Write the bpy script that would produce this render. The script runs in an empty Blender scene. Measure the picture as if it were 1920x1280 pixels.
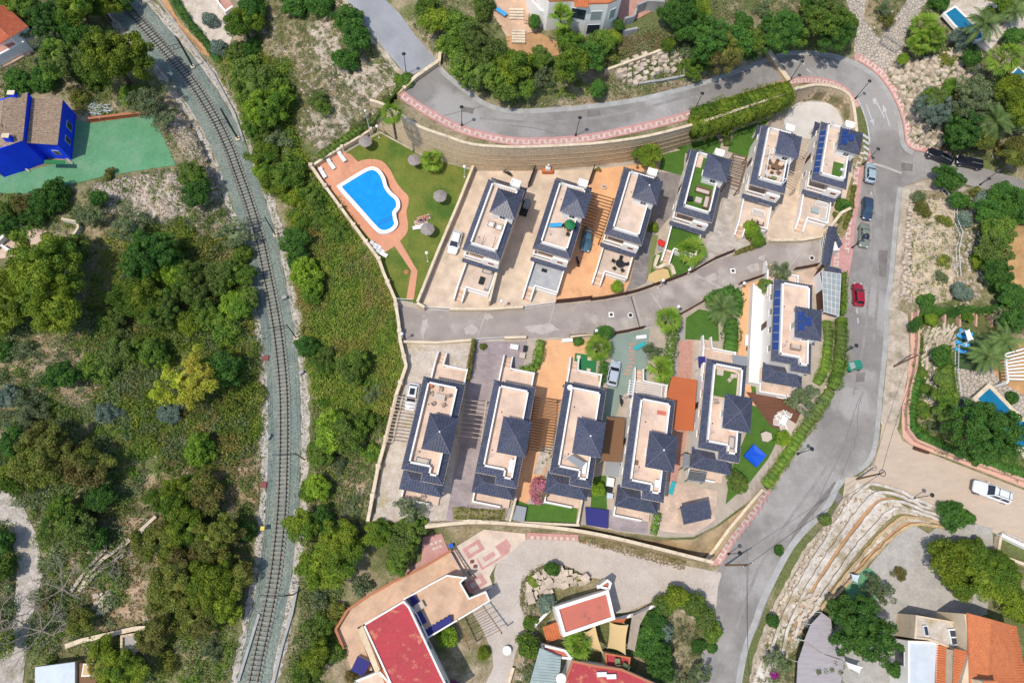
import bpy,math,random
import numpy as np
from mathutils import Vector,Matrix
from mathutils.geometry import delaunay_2d_cdt,tessellate_polygon
R=math.radians
rng=random.Random(7)
nrng=np.random.default_rng(11)
SC=bpy.context.scene
COL=SC.collection
PI=math.pi
# ------------------------------------------------------------------ camera
F_PX,CAM_H=1280.0,100.0
_nc=np.array([-80/F_PX,-430/F_PX,-1.0]);_nc/=np.linalg.norm(_nc)
_Z=-_nc
_Y=np.array([0,1.0,0])-_Z*_Z[1];_Y/=np.linalg.norm(_Y)
_X=np.cross(_Y,_Z)
cam=bpy.data.objects.new('camera',bpy.data.cameras.new('camera'))
COL.objects.link(cam)
cam.data.sensor_width=36.0
cam.data.lens=24.0
cam.data.clip_start=1.0
cam.data.clip_end=1500.0
cam.matrix_world=Matrix(((_X[0],_X[1],_X[2],0),(_Y[0],_Y[1],_Y[2],0),(_Z[0],_Z[1],_Z[2],CAM_H),(0,0,0,1)))
SC.camera=cam
# ------------------------------------------------------------------ light
SUN_AZ,SUN_EL=R(212),R(64)
world=bpy.data.worlds.new('World');SC.world=world
world.use_nodes=True
wn=world.node_tree
sky=wn.nodes.new('ShaderNodeTexSky');sky.sky_type='NISHITA';sky.sun_disc=False
sky.sun_elevation=SUN_EL;sky.sun_rotation=R(90)-SUN_AZ
bg=next(n for n in wn.nodes if n.type=='BACKGROUND')
wn.links.new(sky.outputs[0],bg.inputs[0]);bg.inputs[1].default_value=0.15
sun=bpy.data.objects.new('sun',bpy.data.lights.new('sun','SUN'));COL.objects.link(sun)
sun.data.energy=2.9;sun.data.angle=R(0.53);sun.data.color=(1.0,0.94,0.84)
sd=Vector((math.cos(SUN_AZ)*math.cos(SUN_EL),math.sin(SUN_AZ)*math.cos(SUN_EL),math.sin(SUN_EL)))
sun.rotation_euler=sd.to_track_quat('Z','Y').to_euler()
SC.view_settings.view_transform='Standard'
SC.view_settings.look='None'
SC.view_settings.gamma=1.0
SC.view_settings.use_curve_mapping=False
SC.view_settings.exposure=0.3
SC.cycles.max_bounces=6
SC.cycles.transparent_max_bounces=6
SC.cycles.use_denoising=True
# ------------------------------------------------------------------ photo pixel -> place
def P(u,v,z=0.0):
 d=((u-960)/F_PX,-(v-640)/F_PX,-1.0)
 wx=d[0]*_X[0]+d[1]*_X[1]+d[2]*_X[2]
 wy=d[0]*_Y[0]+d[1]*_Y[1]+d[2]*_Y[2]
 wz=d[0]*_Z[0]+d[1]*_Z[1]+d[2]*_Z[2]
 t=(z-CAM_H)/wz
 return(wx*t,wy*t,z)
def proj(x,y,z):
 q=(x,y,z-CAM_H)
 cx=q[0]*_X[0]+q[1]*_Y[0]+q[2]*_Z[0]
 cy=q[0]*_X[1]+q[1]*_Y[1]+q[2]*_Z[1]
 cz=q[0]*_X[2]+q[1]*_Y[2]+q[2]*_Z[2]
 return 960-cx/cz*F_PX,640+cy/cz*F_PX
def Parr(u,v,z):
 dx=(u-960)/F_PX;dy=-(v-640)/F_PX
 wx=dx*_X[0]+dy*_X[1]-_X[2];wy=dx*_Y[0]+dy*_Y[1]-_Y[2];wz=dx*_Z[0]+dy*_Z[1]-_Z[2]
 t=(z-CAM_H)/wz
 return wx*t,wy*t
# ------------------------------------------------------------------ materials
MATS={}
def _nodes(m):
 m.use_nodes=True
 nt=m.node_tree
 return nt,next(n for n in nt.nodes if n.type=='BSDF_PRINCIPLED')
def mat(name,c,c2=None,rough=0.8,scale=1.0,bump=0.0,bscale=None,metal=0.0,spec=0.3,detail=5,sharp=(0.35,0.65),
  c3=None,s3=0.12,sharp3=(0.45,0.7),obj=False,objrand=0.0,stretch=None,coat=0.0,fine=0.0,fscale=9.0):
 m=bpy.data.materials.new(name);nt,b=_nodes(m);L=nt.links
 b.inputs['Roughness'].default_value=rough;b.inputs['Metallic'].default_value=metal
 b.inputs['Specular IOR Level'].default_value=spec
 if coat:b.inputs['Coat Weight'].default_value=coat
 b.inputs['Base Color'].default_value=(*c,1)
 if obj:
  tc=nt.nodes.new('ShaderNodeTexCoord');src=tc.outputs['Object']
 else:
  g=nt.nodes.new('ShaderNodeNewGeometry');src=g.outputs['Position']
 if stretch:
  mp=nt.nodes.new('ShaderNodeMapping');mp.inputs['Scale'].default_value=stretch
  L.new(src,mp.inputs[0]);src=mp.outputs[0]
 def noise(sc,det=5,rg=0.6):
  n=nt.nodes.new('ShaderNodeTexNoise');n.inputs['Scale'].default_value=sc
  n.inputs['Detail'].default_value=det;n.inputs['Roughness'].default_value=rg
  L.new(src,n.inputs['Vector']);return n
 def ramp(fac,lo,hi):
  r=nt.nodes.new('ShaderNodeMapRange');r.inputs[1].default_value=lo;r.inputs[2].default_value=hi
  L.new(fac,r.inputs[0]);return r.outputs[0]
 def mix(fac,a,bb):
  x=nt.nodes.new('ShaderNodeMix');x.data_type='RGBA'
  for v,i in((fac,0),(a,6),(bb,7)):
   if hasattr(v,'links'):L.new(v,x.inputs[i])
   elif i==0:x.inputs[0].default_value=v
   else:x.inputs[i].default_value=(*v,1)
  return x.outputs[2]
 col=None
 if c2 is not None:
  col=mix(ramp(noise(scale,detail).outputs[0],*sharp),c,c2)
 if c3 is not None:
  col=mix(ramp(noise(s3,6,0.65).outputs[0],*sharp3),col if col is not None else c,c3)
 if fine:
  nf=ramp(noise(fscale,3,0.7).outputs[0],0.3,0.7)
  h=nt.nodes.new('ShaderNodeMapRange');h.inputs[3].default_value=1-fine;h.inputs[4].default_value=1+fine
  L.new(nf,h.inputs[0])
  mm=nt.nodes.new('ShaderNodeVectorMath');mm.operation='SCALE'
  if col is not None:L.new(col,mm.inputs[0])
  else:mm.inputs[0].default_value=c
  L.new(h.outputs[0],mm.inputs['Scale']);col=mm.outputs[0]
 if objrand:
  oi=nt.nodes.new('ShaderNodeObjectInfo')
  h=nt.nodes.new('ShaderNodeMapRange');h.inputs[3].default_value=1-objrand;h.inputs[4].default_value=1+objrand
  L.new(oi.outputs['Random'],h.inputs[0])
  mm=nt.nodes.new('ShaderNodeVectorMath');mm.operation='SCALE'
  if col is not None:L.new(col,mm.inputs[0])
  else:mm.inputs[0].default_value=c
  L.new(h.outputs[0],mm.inputs['Scale']);col=mm.outputs[0]
 if col is not None:L.new(col,b.inputs['Base Color'])
 if bump:
  bn=nt.nodes.new('ShaderNodeBump');bn.inputs['Strength'].default_value=1.0;bn.inputs['Distance'].default_value=bump
  L.new(noise(bscale or scale*3,4,0.7).outputs[0],bn.inputs['Height']);L.new(bn.outputs[0],b.inputs['Normal'])
 MATS[name]=m
 return m
def tiled(name,c,joint,size=0.35,rough=0.6,c2=None,angle=0.0,mortar=0.02,var=0.12,row=None,dirt=None):
 """square tiles / paving: colour per tile, thin joints"""
 m=bpy.data.materials.new(name);nt,b=_nodes(m);L=nt.links
 g=nt.nodes.new('ShaderNodeNewGeometry')
 mp=nt.nodes.new('ShaderNodeMapping');mp.inputs['Rotation'].default_value=(0,0,R(angle));L.new(g.outputs['Position'],mp.inputs[0])
 bk=nt.nodes.new('ShaderNodeTexBrick');L.new(mp.outputs[0],bk.inputs['Vector'])
 bk.offset=0.0 if row is None else 0.5
 bk.inputs['Scale'].default_value=1.0;bk.inputs['Brick Width'].default_value=size;bk.inputs['Row Height'].default_value=row or size
 bk.inputs['Mortar Size'].default_value=mortar;bk.inputs['Mortar'].default_value=(*joint,1)
 bk.inputs['Color1'].default_value=(*[x*(1-var)for x in c],1)
 bk.inputs['Color2'].default_value=(*(c2 or[min(1,x*(1+var))for x in c]),1)
 n=nt.nodes.new('ShaderNodeTexNoise');n.inputs['Scale'].default_value=0.5;n.inputs['Detail'].default_value=6;L.new(g.outputs['Position'],n.inputs['Vector'])
 r=nt.nodes.new('ShaderNodeMapRange');r.inputs[1].default_value=0.3;r.inputs[2].default_value=0.7;r.inputs[3].default_value=0.76;r.inputs[4].default_value=1.08;L.new(n.outputs[0],r.inputs[0])
 mm=nt.nodes.new('ShaderNodeVectorMath');mm.operation='SCALE';L.new(bk.outputs[0],mm.inputs[0]);L.new(r.outputs[0],mm.inputs['Scale'])
 L.new(mm.outputs[0],b.inputs['Base Color']);b.inputs['Roughness'].default_value=rough
 b.inputs['Specular IOR Level'].default_value=0.25
 MATS[name]=m
 return m
def leafmat(name,c,c2,c3=None,var=0.25,trans=0.25):
 m=bpy.data.materials.new(name);nt,b=_nodes(m);L=nt.links
 g=nt.nodes.new('ShaderNodeNewGeometry');oi=nt.nodes.new('ShaderNodeObjectInfo')
 n=nt.nodes.new('ShaderNodeTexNoise');n.inputs['Scale'].default_value=0.75;n.inputs['Detail'].default_value=4;L.new(g.outputs['Position'],n.inputs['Vector'])
 r=nt.nodes.new('ShaderNodeMapRange');r.inputs[1].default_value=0.36;r.inputs[2].default_value=0.64;L.new(n.outputs[0],r.inputs[0])
 x=nt.nodes.new('ShaderNodeMix');x.data_type='RGBA';L.new(r.outputs[0],x.inputs[0]);x.inputs[6].default_value=(*c,1);x.inputs[7].default_value=(*c2,1)
 out=x.outputs[2]
 if c3 is not None:
  n2=nt.nodes.new('ShaderNodeTexNoise');n2.inputs['Scale'].default_value=0.16;n2.inputs['Detail'].default_value=5;L.new(g.outputs['Position'],n2.inputs['Vector'])
  r2=nt.nodes.new('ShaderNodeMapRange');r2.inputs[1].default_value=0.45;r2.inputs[2].default_value=0.62;L.new(n2.outputs[0],r2.inputs[0])
  x2=nt.nodes.new('ShaderNodeMix');x2.data_type='RGBA';L.new(r2.outputs[0],x2.inputs[0]);L.new(out,x2.inputs[6]);x2.inputs[7].default_value=(*c3,1);out=x2.outputs[2]
 ri=nt.nodes.new('ShaderNodeMath');ri.operation='ADD';L.new(oi.outputs['Random'],ri.inputs[0]);L.new(g.outputs['Random Per Island'],ri.inputs[1])
 h=nt.nodes.new('ShaderNodeMapRange');h.inputs[2].default_value=2.0;h.inputs[3].default_value=1-var;h.inputs[4].default_value=1+var;L.new(ri.outputs[0],h.inputs[0])
 mm=nt.nodes.new('ShaderNodeVectorMath');mm.operation='SCALE';L.new(out,mm.inputs[0]);L.new(h.outputs[0],mm.inputs['Scale'])
 L.new(mm.outputs[0],b.inputs['Base Color']);b.inputs['Roughness'].default_value=0.6;b.inputs['Specular IOR Level'].default_value=0.2
 tr=nt.nodes.new('ShaderNodeBsdfTranslucent');L.new(mm.outputs[0],tr.inputs[0])
 ms=nt.nodes.new('ShaderNodeMixShader');ms.inputs[0].default_value=trans
 outn=next(q for q in nt.nodes if q.type=='OUTPUT_MATERIAL')
 L.new(b.outputs[0],ms.inputs[1]);L.new(tr.outputs[0],ms.inputs[2]);L.new(ms.outputs[0],outn.inputs[0])
 MATS[name]=m
 return m
# ------------------------------------------------------------------ mesh building
class MB:
 def __init__(s):s.v=[];s.f=[]
 def add(s,vs,fs):
  n=len(s.v);s.v+=[tuple(p)for p in vs];s.f+=[tuple(i+n for i in f)for f in fs];return s
 def box(s,x0,x1,y0,y1,z0,z1):
  x0,x1=min(x0,x1),max(x0,x1);y0,y1=min(y0,y1),max(y0,y1);z0,z1=min(z0,z1),max(z0,z1)
  return s.add([(x0,y0,z0),(x1,y0,z0),(x1,y1,z0),(x0,y1,z0),(x0,y0,z1),(x1,y0,z1),(x1,y1,z1),(x0,y1,z1)],
      [(3,2,1,0),(4,5,6,7),(0,1,5,4),(1,2,6,5),(2,3,7,6),(3,0,4,7)])
 def bbox(s,x0,x1,y0,y1,z0,z1,b=0.05):
  """box with bevelled top edges"""
  x0,x1=min(x0,x1),max(x0,x1);y0,y1=min(y0,y1),max(y0,y1)
  a=[(x0,y0),(x1,y0),(x1,y1),(x0,y1)];c=[(x0+b,y0+b),(x1-b,y0+b),(x1-b,y1-b),(x0+b,y1-b)]
  vs=[(*p,z0)for p in a]+[(*p,z1-b)for p in a]+[(*p,z1)for p in c]
  fs=[(3,2,1,0),(8,9,10,11)]
  for i in range(4):
   j=(i+1)%4;fs+=[(i,j,j+4,i+4),(i+4,j+4,j+8,i+8)]
  return s.add(vs,fs)
 def obox(s,p0,p1,w,z0a,z1a,z0b=None,z1b=None,side=0.0):
  """wall segment between two plan points, thickness w; heights at both ends"""
  z0b=z0a if z0b is None else z0b;z1b=z1a if z1b is None else z1b
  dx,dy=p1[0]-p0[0],p1[1]-p0[1];l=math.hypot(dx,dy)or 1e-6
  nx,ny=-dy/l,dx/l;o=w*side
  a=w/2+o;b=-w/2+o
  return s.add([(p0[0]+nx*b,p0[1]+ny*b,z0a),(p1[0]+nx*b,p1[1]+ny*b,z0b),(p1[0]+nx*a,p1[1]+ny*a,z0b),(p0[0]+nx*a,p0[1]+ny*a,z0a),
       (p0[0]+nx*b,p0[1]+ny*b,z1a),(p1[0]+nx*b,p1[1]+ny*b,z1b),(p1[0]+nx*a,p1[1]+ny*a,z1b),(p0[0]+nx*a,p0[1]+ny*a,z1a)],
      [(3,2,1,0),(4,5,6,7),(0,1,5,4),(1,2,6,5),(2,3,7,6),(3,0,4,7)])
 def prism(s,poly,z0,z1):
  n=len(poly)
  a=sum(poly[i][0]*poly[(i+1)%n][1]-poly[(i+1)%n][0]*poly[i][1]for i in range(n))
  if a<0:poly=poly[::-1]
  vs=[(p[0],p[1],z0)for p in poly]+[(p[0],p[1],z1)for p in poly]
  return s.add(vs,[tuple(range(n-1,-1,-1)),tuple(range(n,2*n))]+[(i,(i+1)%n,(i+1)%n+n,i+n)for i in range(n)])
 def tube(s,p0,p1,r0,r1=None,n=6,cap=True):
  r1=r0 if r1 is None else r1
  a,b=Vector(p0),Vector(p1);d=(b-a);d.normalize()
  t=Vector((0,0,1))if abs(d.z)<0.9 else Vector((1,0,0));x=d.cross(t).normalized();y=d.cross(x)
  vs=[]
  for c,r in((a,r0),(b,r1)):
   for i in range(n):
    q=2*PI*i/n;vs.append(c+x*(math.cos(q)*r)+y*(math.sin(q)*r))
  fs=[(i,i+n,(i+1)%n+n,(i+1)%n)for i in range(n)]
  if cap:fs+=[tuple(range(n)),tuple(range(2*n-1,n-1,-1))]
  return s.add(vs,fs)
 def path(s,pts,r,n=6):
  for a,b in zip(pts,pts[1:]):s.tube(a,b,r,r,n)
  return s
 def lathe(s,prof,cx=0,cy=0,cz=0,n=12,rx=1,ry=1):
  vs=[];fs=[];k=len(prof)
  for r,z in prof:
   for i in range(n):
    q=2*PI*i/n;vs.append((cx+math.cos(q)*r*rx,cy+math.sin(q)*r*ry,cz+z))
  for j in range(k-1):
   for i in range(n):fs.append((j*n+i,j*n+(i+1)%n,(j+1)*n+(i+1)%n,(j+1)*n+i))
  fs+=[tuple(range(n-1,-1,-1)),tuple((k-1)*n+i for i in range(n))]
  return s.add(vs,fs)
 def ball(s,c,r,n=10,k=6,sz=1.0):
  return s.lathe([(math.sin(PI*(j+0.02)/(k+0.04))*r,-math.cos(PI*(j+0.02)/(k+0.04))*r*sz)for j in range(k+1)],*c,n=n)
 def rock(s,c,r,rr,n=7,flat=0.7,rz=0):
  """uneven stone: jittered low ball"""
  vs=[];fs=[];k=4
  for j in range(k):
   a=PI*(j+0.6)/(k+0.2)
   for i in range(n):
    q=2*PI*i/n+rr.uniform(-.25,.25);w=r*rr.uniform(.78,1.18)
    x,y=math.cos(q)*math.sin(a)*w,math.sin(q)*math.sin(a)*w*rr.uniform(.8,1)
    vs.append((c[0]+x*math.cos(rz)-y*math.sin(rz),c[1]+x*math.sin(rz)+y*math.cos(rz),c[2]-math.cos(a)*w*flat))
  for j in range(k-1):
   for i in range(n):fs.append((j*n+i,j*n+(i+1)%n,(j+1)*n+(i+1)%n,(j+1)*n+i))
  fs+=[tuple(range(n-1,-1,-1)),tuple((k-1)*n+i for i in range(n))]
  return s.add(vs,fs)
 def block(s,c,sx,sy,sz,rr,rz=0):
  """rough block stone with uneven corners"""
  vs=[]
  for z in(0,1):
   for x,y in((-1,-1),(1,-1),(1,1),(-1,1)):
    x2=x*sx*rr.uniform(.36,.52)*(1-z*.12);y2=y*sy*rr.uniform(.36,.52)*(1-z*.12)
    vs.append((c[0]+x2*math.cos(rz)-y2*math.sin(rz),c[1]+x2*math.sin(rz)+y2*math.cos(rz),c[2]+(z*sz*rr.uniform(.8,1.15)if z else-.25)))
  return s.add(vs,[(3,2,1,0),(4,5,6,7),(0,1,5,4),(1,2,6,5),(2,3,7,6),(3,0,4,7)])
 def data(s,name,m,smooth=False):
  me=bpy.data.meshes.new(name);me.from_pydata(s.v,[],s.f)
  if m is not None:me.materials.append(MATS[m]if isinstance(m,str)else m)
  if smooth:me.polygons.foreach_set('use_smooth',[True]*len(me.polygons))
  me.update();return me
def tag(o,label=None,cat=None,group=None,kind=None):
 if label:o['label']=label
 if cat:o['category']=cat
 if group:o['group']=group
 if kind:o['kind']=kind
 return o
def thing(name,label,cat,loc=(0,0,0),rz=0.0,group=None,kind=None):
 o=bpy.data.objects.new(name,None);o.empty_display_size=0.3;COL.objects.link(o)
 o.location=loc;o.rotation_euler=(0,0,rz)
 return tag(o,label,cat,group,kind)
def obj(name,mb,m,parent=None,label=None,kind=None,smooth=False,loc=None):
 me=mb if isinstance(mb,bpy.types.Mesh)else mb.data(name,m,smooth)
 o=bpy.data.objects.new(name,me);COL.objects.link(o)
 if parent is not None:o.parent=parent
 if loc is not None:o.location=loc
 if label:o['label']=label
 if kind:o['kind']=kind
 return o
def copy_tree(o,parent=None):
 c=o.copy();COL.objects.link(c)
 if parent is not None:c.parent=parent
 for ch in list(o.children):copy_tree(ch,c)
 return c
def place(o,loc,rz=0.0,label=None,group=None):
 o.location=loc;o.rotation_euler=(0,0,rz)
 if label:o['label']=label
 if group:o['group']=group
 return o
def fast_mesh(name,V,Q,m):
 """V (n,3) float, Q (k,4) int quads"""
 me=bpy.data.meshes.new(name)
 me.vertices.add(len(V));me.vertices.foreach_set('co',np.ascontiguousarray(V,dtype=np.float32).ravel())
 k=len(Q);w=Q.shape[1]
 me.loops.add(k*w);me.loops.foreach_set('vertex_index',np.ascontiguousarray(Q,dtype=np.int32).ravel())
 me.polygons.add(k);me.polygons.foreach_set('loop_start',np.arange(0,k*w,w,dtype=np.int32))
 me.polygons.foreach_set('loop_total',np.full(k,w,dtype=np.int32))
 me.materials.append(MATS[m]if isinstance(m,str)else m)
 me.update(calc_edges=True);return me
def cr(pts,n=6,closed=False):
 """Catmull-Rom through points (2 or 3 numbers each)"""
 if len(pts)<3:return[tuple(p)for p in pts]
 out=[];N=len(pts);k=len(pts[0])
 rngi=range(N if closed else N-1)
 for i in rngi:
  if closed:a,b,c,d=pts[i-1],pts[i],pts[(i+1)%N],pts[(i+2)%N]
  else:a,b,c,d=pts[max(i-1,0)],pts[i],pts[i+1],pts[min(i+2,N-1)]
  for j in range(n):
   t=j/n
   out.append(tuple(0.5*(2*b[q]+(c[q]-a[q])*t+(2*a[q]-5*b[q]+4*c[q]-d[q])*t*t+(3*b[q]-a[q]-3*c[q]+d[q])*t**3)for q in range(k)))
 if not closed:out.append(tuple(pts[-1]))
 return out
def dens(pts,step,closed=False):
 out=[];N=len(pts)
 for i in range(N if closed else N-1):
  a,b=pts[i],pts[(i+1)%N];n=max(1,int(math.hypot(b[0]-a[0],b[1]-a[1])/step))
  for j in range(n):out.append(tuple(a[q]+(b[q]-a[q])*j/n for q in range(len(a))))
 if not closed:out.append(tuple(pts[-1]))
 return out
def wob(poly,amp=3.0,step=7.0,seed=1):
 rr=random.Random(seed);p=dens(poly,step,True)
 return[(x+rr.uniform(-amp,amp),y+rr.uniform(-amp,amp))for x,y in p]
def resample(pts,step):
 """points at equal steps along a polyline, with unit tangents"""
 out=[];acc=0.0;nxt=0.0
 for a,b in zip(pts,pts[1:]):
  l=math.dist(a,b)
  while nxt<=acc+l and l>0:
   t=(nxt-acc)/l
   out.append((tuple(a[q]+(b[q]-a[q])*t for q in range(len(a))),tuple((b[q]-a[q])/l for q in range(len(a)))))
   nxt+=step
  acc+=l
 return out
def offs(pts,d):
 """offset a 2-D polyline sideways"""
 out=[]
 for i,p in enumerate(pts):
  a=pts[max(i-1,0)];b=pts[min(i+1,len(pts)-1)]
  dx,dy=b[0]-a[0],b[1]-a[1];l=math.hypot(dx,dy)or 1
  out.append((p[0]-dy/l*d,p[1]+dx/l*d))
 return out
def inpoly(px,py,poly):
 """vectorised point in polygon"""
 c=np.zeros(px.shape,bool);n=len(poly);j=n-1
 for i in range(n):
  xi,yi=poly[i];xj,yj=poly[j]
  if yi!=yj:c^=((yi>py)!=(yj>py))&(px<(xj-xi)*(py-yi)/((yj-yi)if yj!=yi else 1e-9)+xi)
  j=i
 return c
# ------------------------------------------------------------------ height model (photo pixel, height in metres over the villa plots)
CTRL=[(-800,-520,9),(0,-520,6),(960,-520,22),(1900,-520,24),(2750,-520,28),(-800,300,4),(-800,1000,2),(-800,1900,-4),
  (300,1900,-10),(1100,1900,-12),(2000,1900,-4),(2750,1900,4),(2750,600,18),(2750,1200,12),
  (-60,-60,1),(100,60,-1),(20,230,-1.5),(0,340,-1.6),(130,300,-1.6),(320,300,-1.8),(250,400,-3),(60,450,-2.6),(100,600,-3.5),(-60,650,-3),
  (300,480,-4),(420,420,-4),(400,600,-4.2),(100,760,-4.5),(350,800,-4.6),(50,950,-6),(300,950,-5),(60,1150,-7),(250,1150,-6),(420,1000,-4.8),(60,1340,-8),(300,1340,-7),
  (235,-20,-3.2),(300,70,-3.4),(380,180,-3.6),(440,310,-3.8),(486,450,-4),(513,580,-4),(531,720,-4),(532,870,-4),(520,1030,-4),(485,1230,-4),(470,1320,-4),
  (300,-60,-1.5),(430,40,-.5),(480,60,0),(450,220,-2.5),(520,330,-3),(560,400,-3),(575,500,-3.2),(600,620,-3),(600,800,-3.2),(600,950,-3.6),(590,1100,-4),(560,1250,-4.2),
  (560,120,2),(640,150,3.2),(600,250,0.5),(560,20,3.5),(690,190,2.8),(650,240,1.2),(680,400,-1.8),(690,560,-2.0),(700,700,-2.2),(680,850,-2.6),(660,960,-3.0),
  (650,-10,8.4),(720,-15,8.4),(700,60,7.6),(775,60,7.6),(765,142,7.3),(825,118,7.2),
  (757,172,7.1),(830,218,6.7),(905,247,6.2),(1010,257,5.9),(1110,250,5.8),(1260,217,5.5),(1360,185,5.2),(1440,160,4.7),(1505,144,4.1),(1560,149,3.6),(1600,178,2.9),(1625,232,2.0),(1638,305,0.9),(1612,350,.5),
  (825,130,7.1),(915,195,6.5),(1052,200,6.0),(1185,185,5.8),(1335,145,5.3),(1440,107,4.8),(1515,96,4.2),(1600,112,3.5),(1652,150,2.8),(1687,215,2.0),(1700,280,1.1),(1735,288,1.1),(1840,315,2.2),(1925,340,3.2),
  (1732,335,1.0),(1815,347,1.9),(1925,378,3.2),(1692,350,.6),
  (870,90,9),(900,30,10.5),(960,80,10),(1040,120,8.5),(1060,40,11),(1150,50,10.5),(1200,110,8.5),(1280,60,10.5),(1350,90,8),(1450,40,9),(1560,50,7),(1600,60,6),(1000,-60,12),(1500,-60,11),
  (1650,100,4.6),(1700,60,6.5),(1760,120,7),(1830,60,9),(1900,60,10),(1740,220,4),(1830,220,6),(1920,260,6),(1780,270,2.6),(1960,-40,11),
  (1760,380,2.6),(1740,470,2.6),(1700,440,1),(1850,420,5),(1930,450,7),(1780,560,3.0),(1900,600,5.6),(1720,560,1.6),
  (1700,700,.8),(1760,660,2.6),(1850,660,4.4),(1930,700,5.4),(1770,760,3.4),(1870,820,4.4),(1720,800,.8),(1930,880,5),
  (1590,545,0),(1665,600,.1),(1572,690,-.2),(1655,740,-.2),(1530,795,-1.0),(1647,830,-.6),(1497,840,-1.5),(1615,885,-1.4),(1440,930,-2.6),(1575,915,-2),(1422,960,-3),(1550,960,-2.6),
  (1382,1010,-3.8),(1490,1025,-3.6),(1440,1120,-5),(1345,1070,-4.9),(1330,1140,-5.6),(1422,1167,-5.4),(1310,1290,-6.6),(1390,1290,-6.6),
  (1608,382,.3),(1682,440,.3),(1599,470,.1),(1675,520,.2),
  (1715,840,.2),(1810,875,2.2),(1920,918,4.4),(1702,930,-.4),(1775,960,1.2),(1920,1030,3.6),(1630,898,-1.2),
  (1600,960,-2.4),(1520,1060,-3.6),(1450,1200,-5.2),(1700,1000,-1.5),(1620,1100,-4.2),(1540,1180,-4.6),(1700,1150,-4),(1800,1040,-1.2),(1900,1100,-1),(1600,1300,-5.4),(1900,1300,-2.5),
  (1085,1020,-4.2),(985,1018,-4),(1170,1040,-4.4),(1250,1110,-5),(1050,1080,-4.4),(960,1150,-4.5),(900,1250,-5),(1150,1170,-5),(1030,1290,-6),(1240,1290,-6.2),
  (900,1010,-3.8),(810,1010,-3.6),(700,1020,-3.4),(760,1120,-3.7),(650,1180,-4.2),(700,1290,-5),(850,1200,-4.6),
  (590,318,0),(726,200,0),(712,492,0),(742,560,0),(752,640,0),(762,690,0),(745,740,0),(725,825,0),(711,877,0),(693,975,0),
  (640,340,0),(780,400,0),(880,350,0),(900,600,0),(1200,600,0),(1500,480,0),(1300,350,0),(1450,300,0),(1530,205,0),(1575,232,0),(1590,330,0),(1565,400,0),(1555,470,0),(1565,540,0),(1560,600,0),(1556,680,0),(1530,745,-.1),(1470,830,-.4),(1410,920,-.6),(1340,975,-.5),
  (1000,800,0),(1200,800,0),(1400,700,0),(850,900,0),(780,975,0),(960,970,0),(1085,975,0),(1200,990,-.1),(1300,1000,-.3)]
def _top(u,v,z,h,back=0.25):
 x,y,_=P(u,v,z);U,V=proj(x,y,z+h);d=math.hypot(U-880,V-1070)
 return U+(U-880)/d*back,V+(V-1070)/d*back
RETAIN=[(704,240,0,6.3),(726,252,0,7.0),(750,266,0,7.0),(792,291,0,6.8),(840,306,0,6.5),(885,317,0,6.0),(960,321,0,5.9),(1050,317,0,5.8),(1120,311,0,5.7),(1200,298,0,5.6),(1290,273,0,5.4),(1370,244,0,5.1),(1440,217,0,4.7),(1474,201,0,4.3)]
CUL=[(1474,201,0,4.3),(1508,191,0,3.8),(1545,192,0,3.3),(1573,204,0,2.9),(1588,235,0,1.9),(1597,290,0,1.0)]
LOWER=[(800,992,-3.6,3.6),(880,984,-3.8,3.8),(960,987,-4,4),(1060,997,-4.1,4.1),(1140,1012,-4.3,4.2),(1230,1034,-4.6,4.2),(1318,1056,-4.9,4.0)]
SEGS=[]
pv=[(u,v)for u,v,z in CTRL];pz=[z for*_,z in CTRL]
def _line(pts):
 i0=len(pv)
 for u,v,z in pts:pv.append((u,v));pz.append(z)
 SEGS.extend((i,i+1)for i in range(i0,i0+len(pts)-1))
_line([(u,v,z)for u,v,z,h in RETAIN+CUL[1:]])
_line([(*_top(u,v,z,h),z+h)for u,v,z,h in RETAIN+CUL[1:]])
_line([(u,v,z)for u,v,z,h in LOWER])
_line([(800,985,0),(880,976,0),(960,979,0),(1085,984,0),(1165,1000,-.1),(1250,1009,-.2),(1300,1008,-.3),(1345,985,-.6),(1410,935,-.8)])
vv,ee,ff,ov,oe,of_=delaunay_2d_cdt([Vector(p)for p in pv],SEGS,[],0,1e-4)
VZ=[sum(pz[i]for i in o)/len(o)if o else None for o in ov]
for i,z in enumerate(VZ):
 if z is None:
  j=min(range(len(pv)),key=lambda k:(pv[k][0]-vv[i][0])**2+(pv[k][1]-vv[i][1])**2);VZ[i]=pz[j]
US=np.array([-760,-560,-420,-320,-240,-180,-130,-95,-65]+list(range(-40,1961,8))+[1985,2015,2050,2100,2170,2260,2380,2540,2700],float)
VS=np.array([-500,-400,-310,-230,-170,-120,-85,-60]+list(range(-40,1321,8))+[1345,1375,1420,1480,1560,1660,1780,1880],float)
GU,GV=np.meshgrid(US,VS)
ZG=np.zeros(GU.shape);done=np.zeros(GU.shape,bool)
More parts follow.
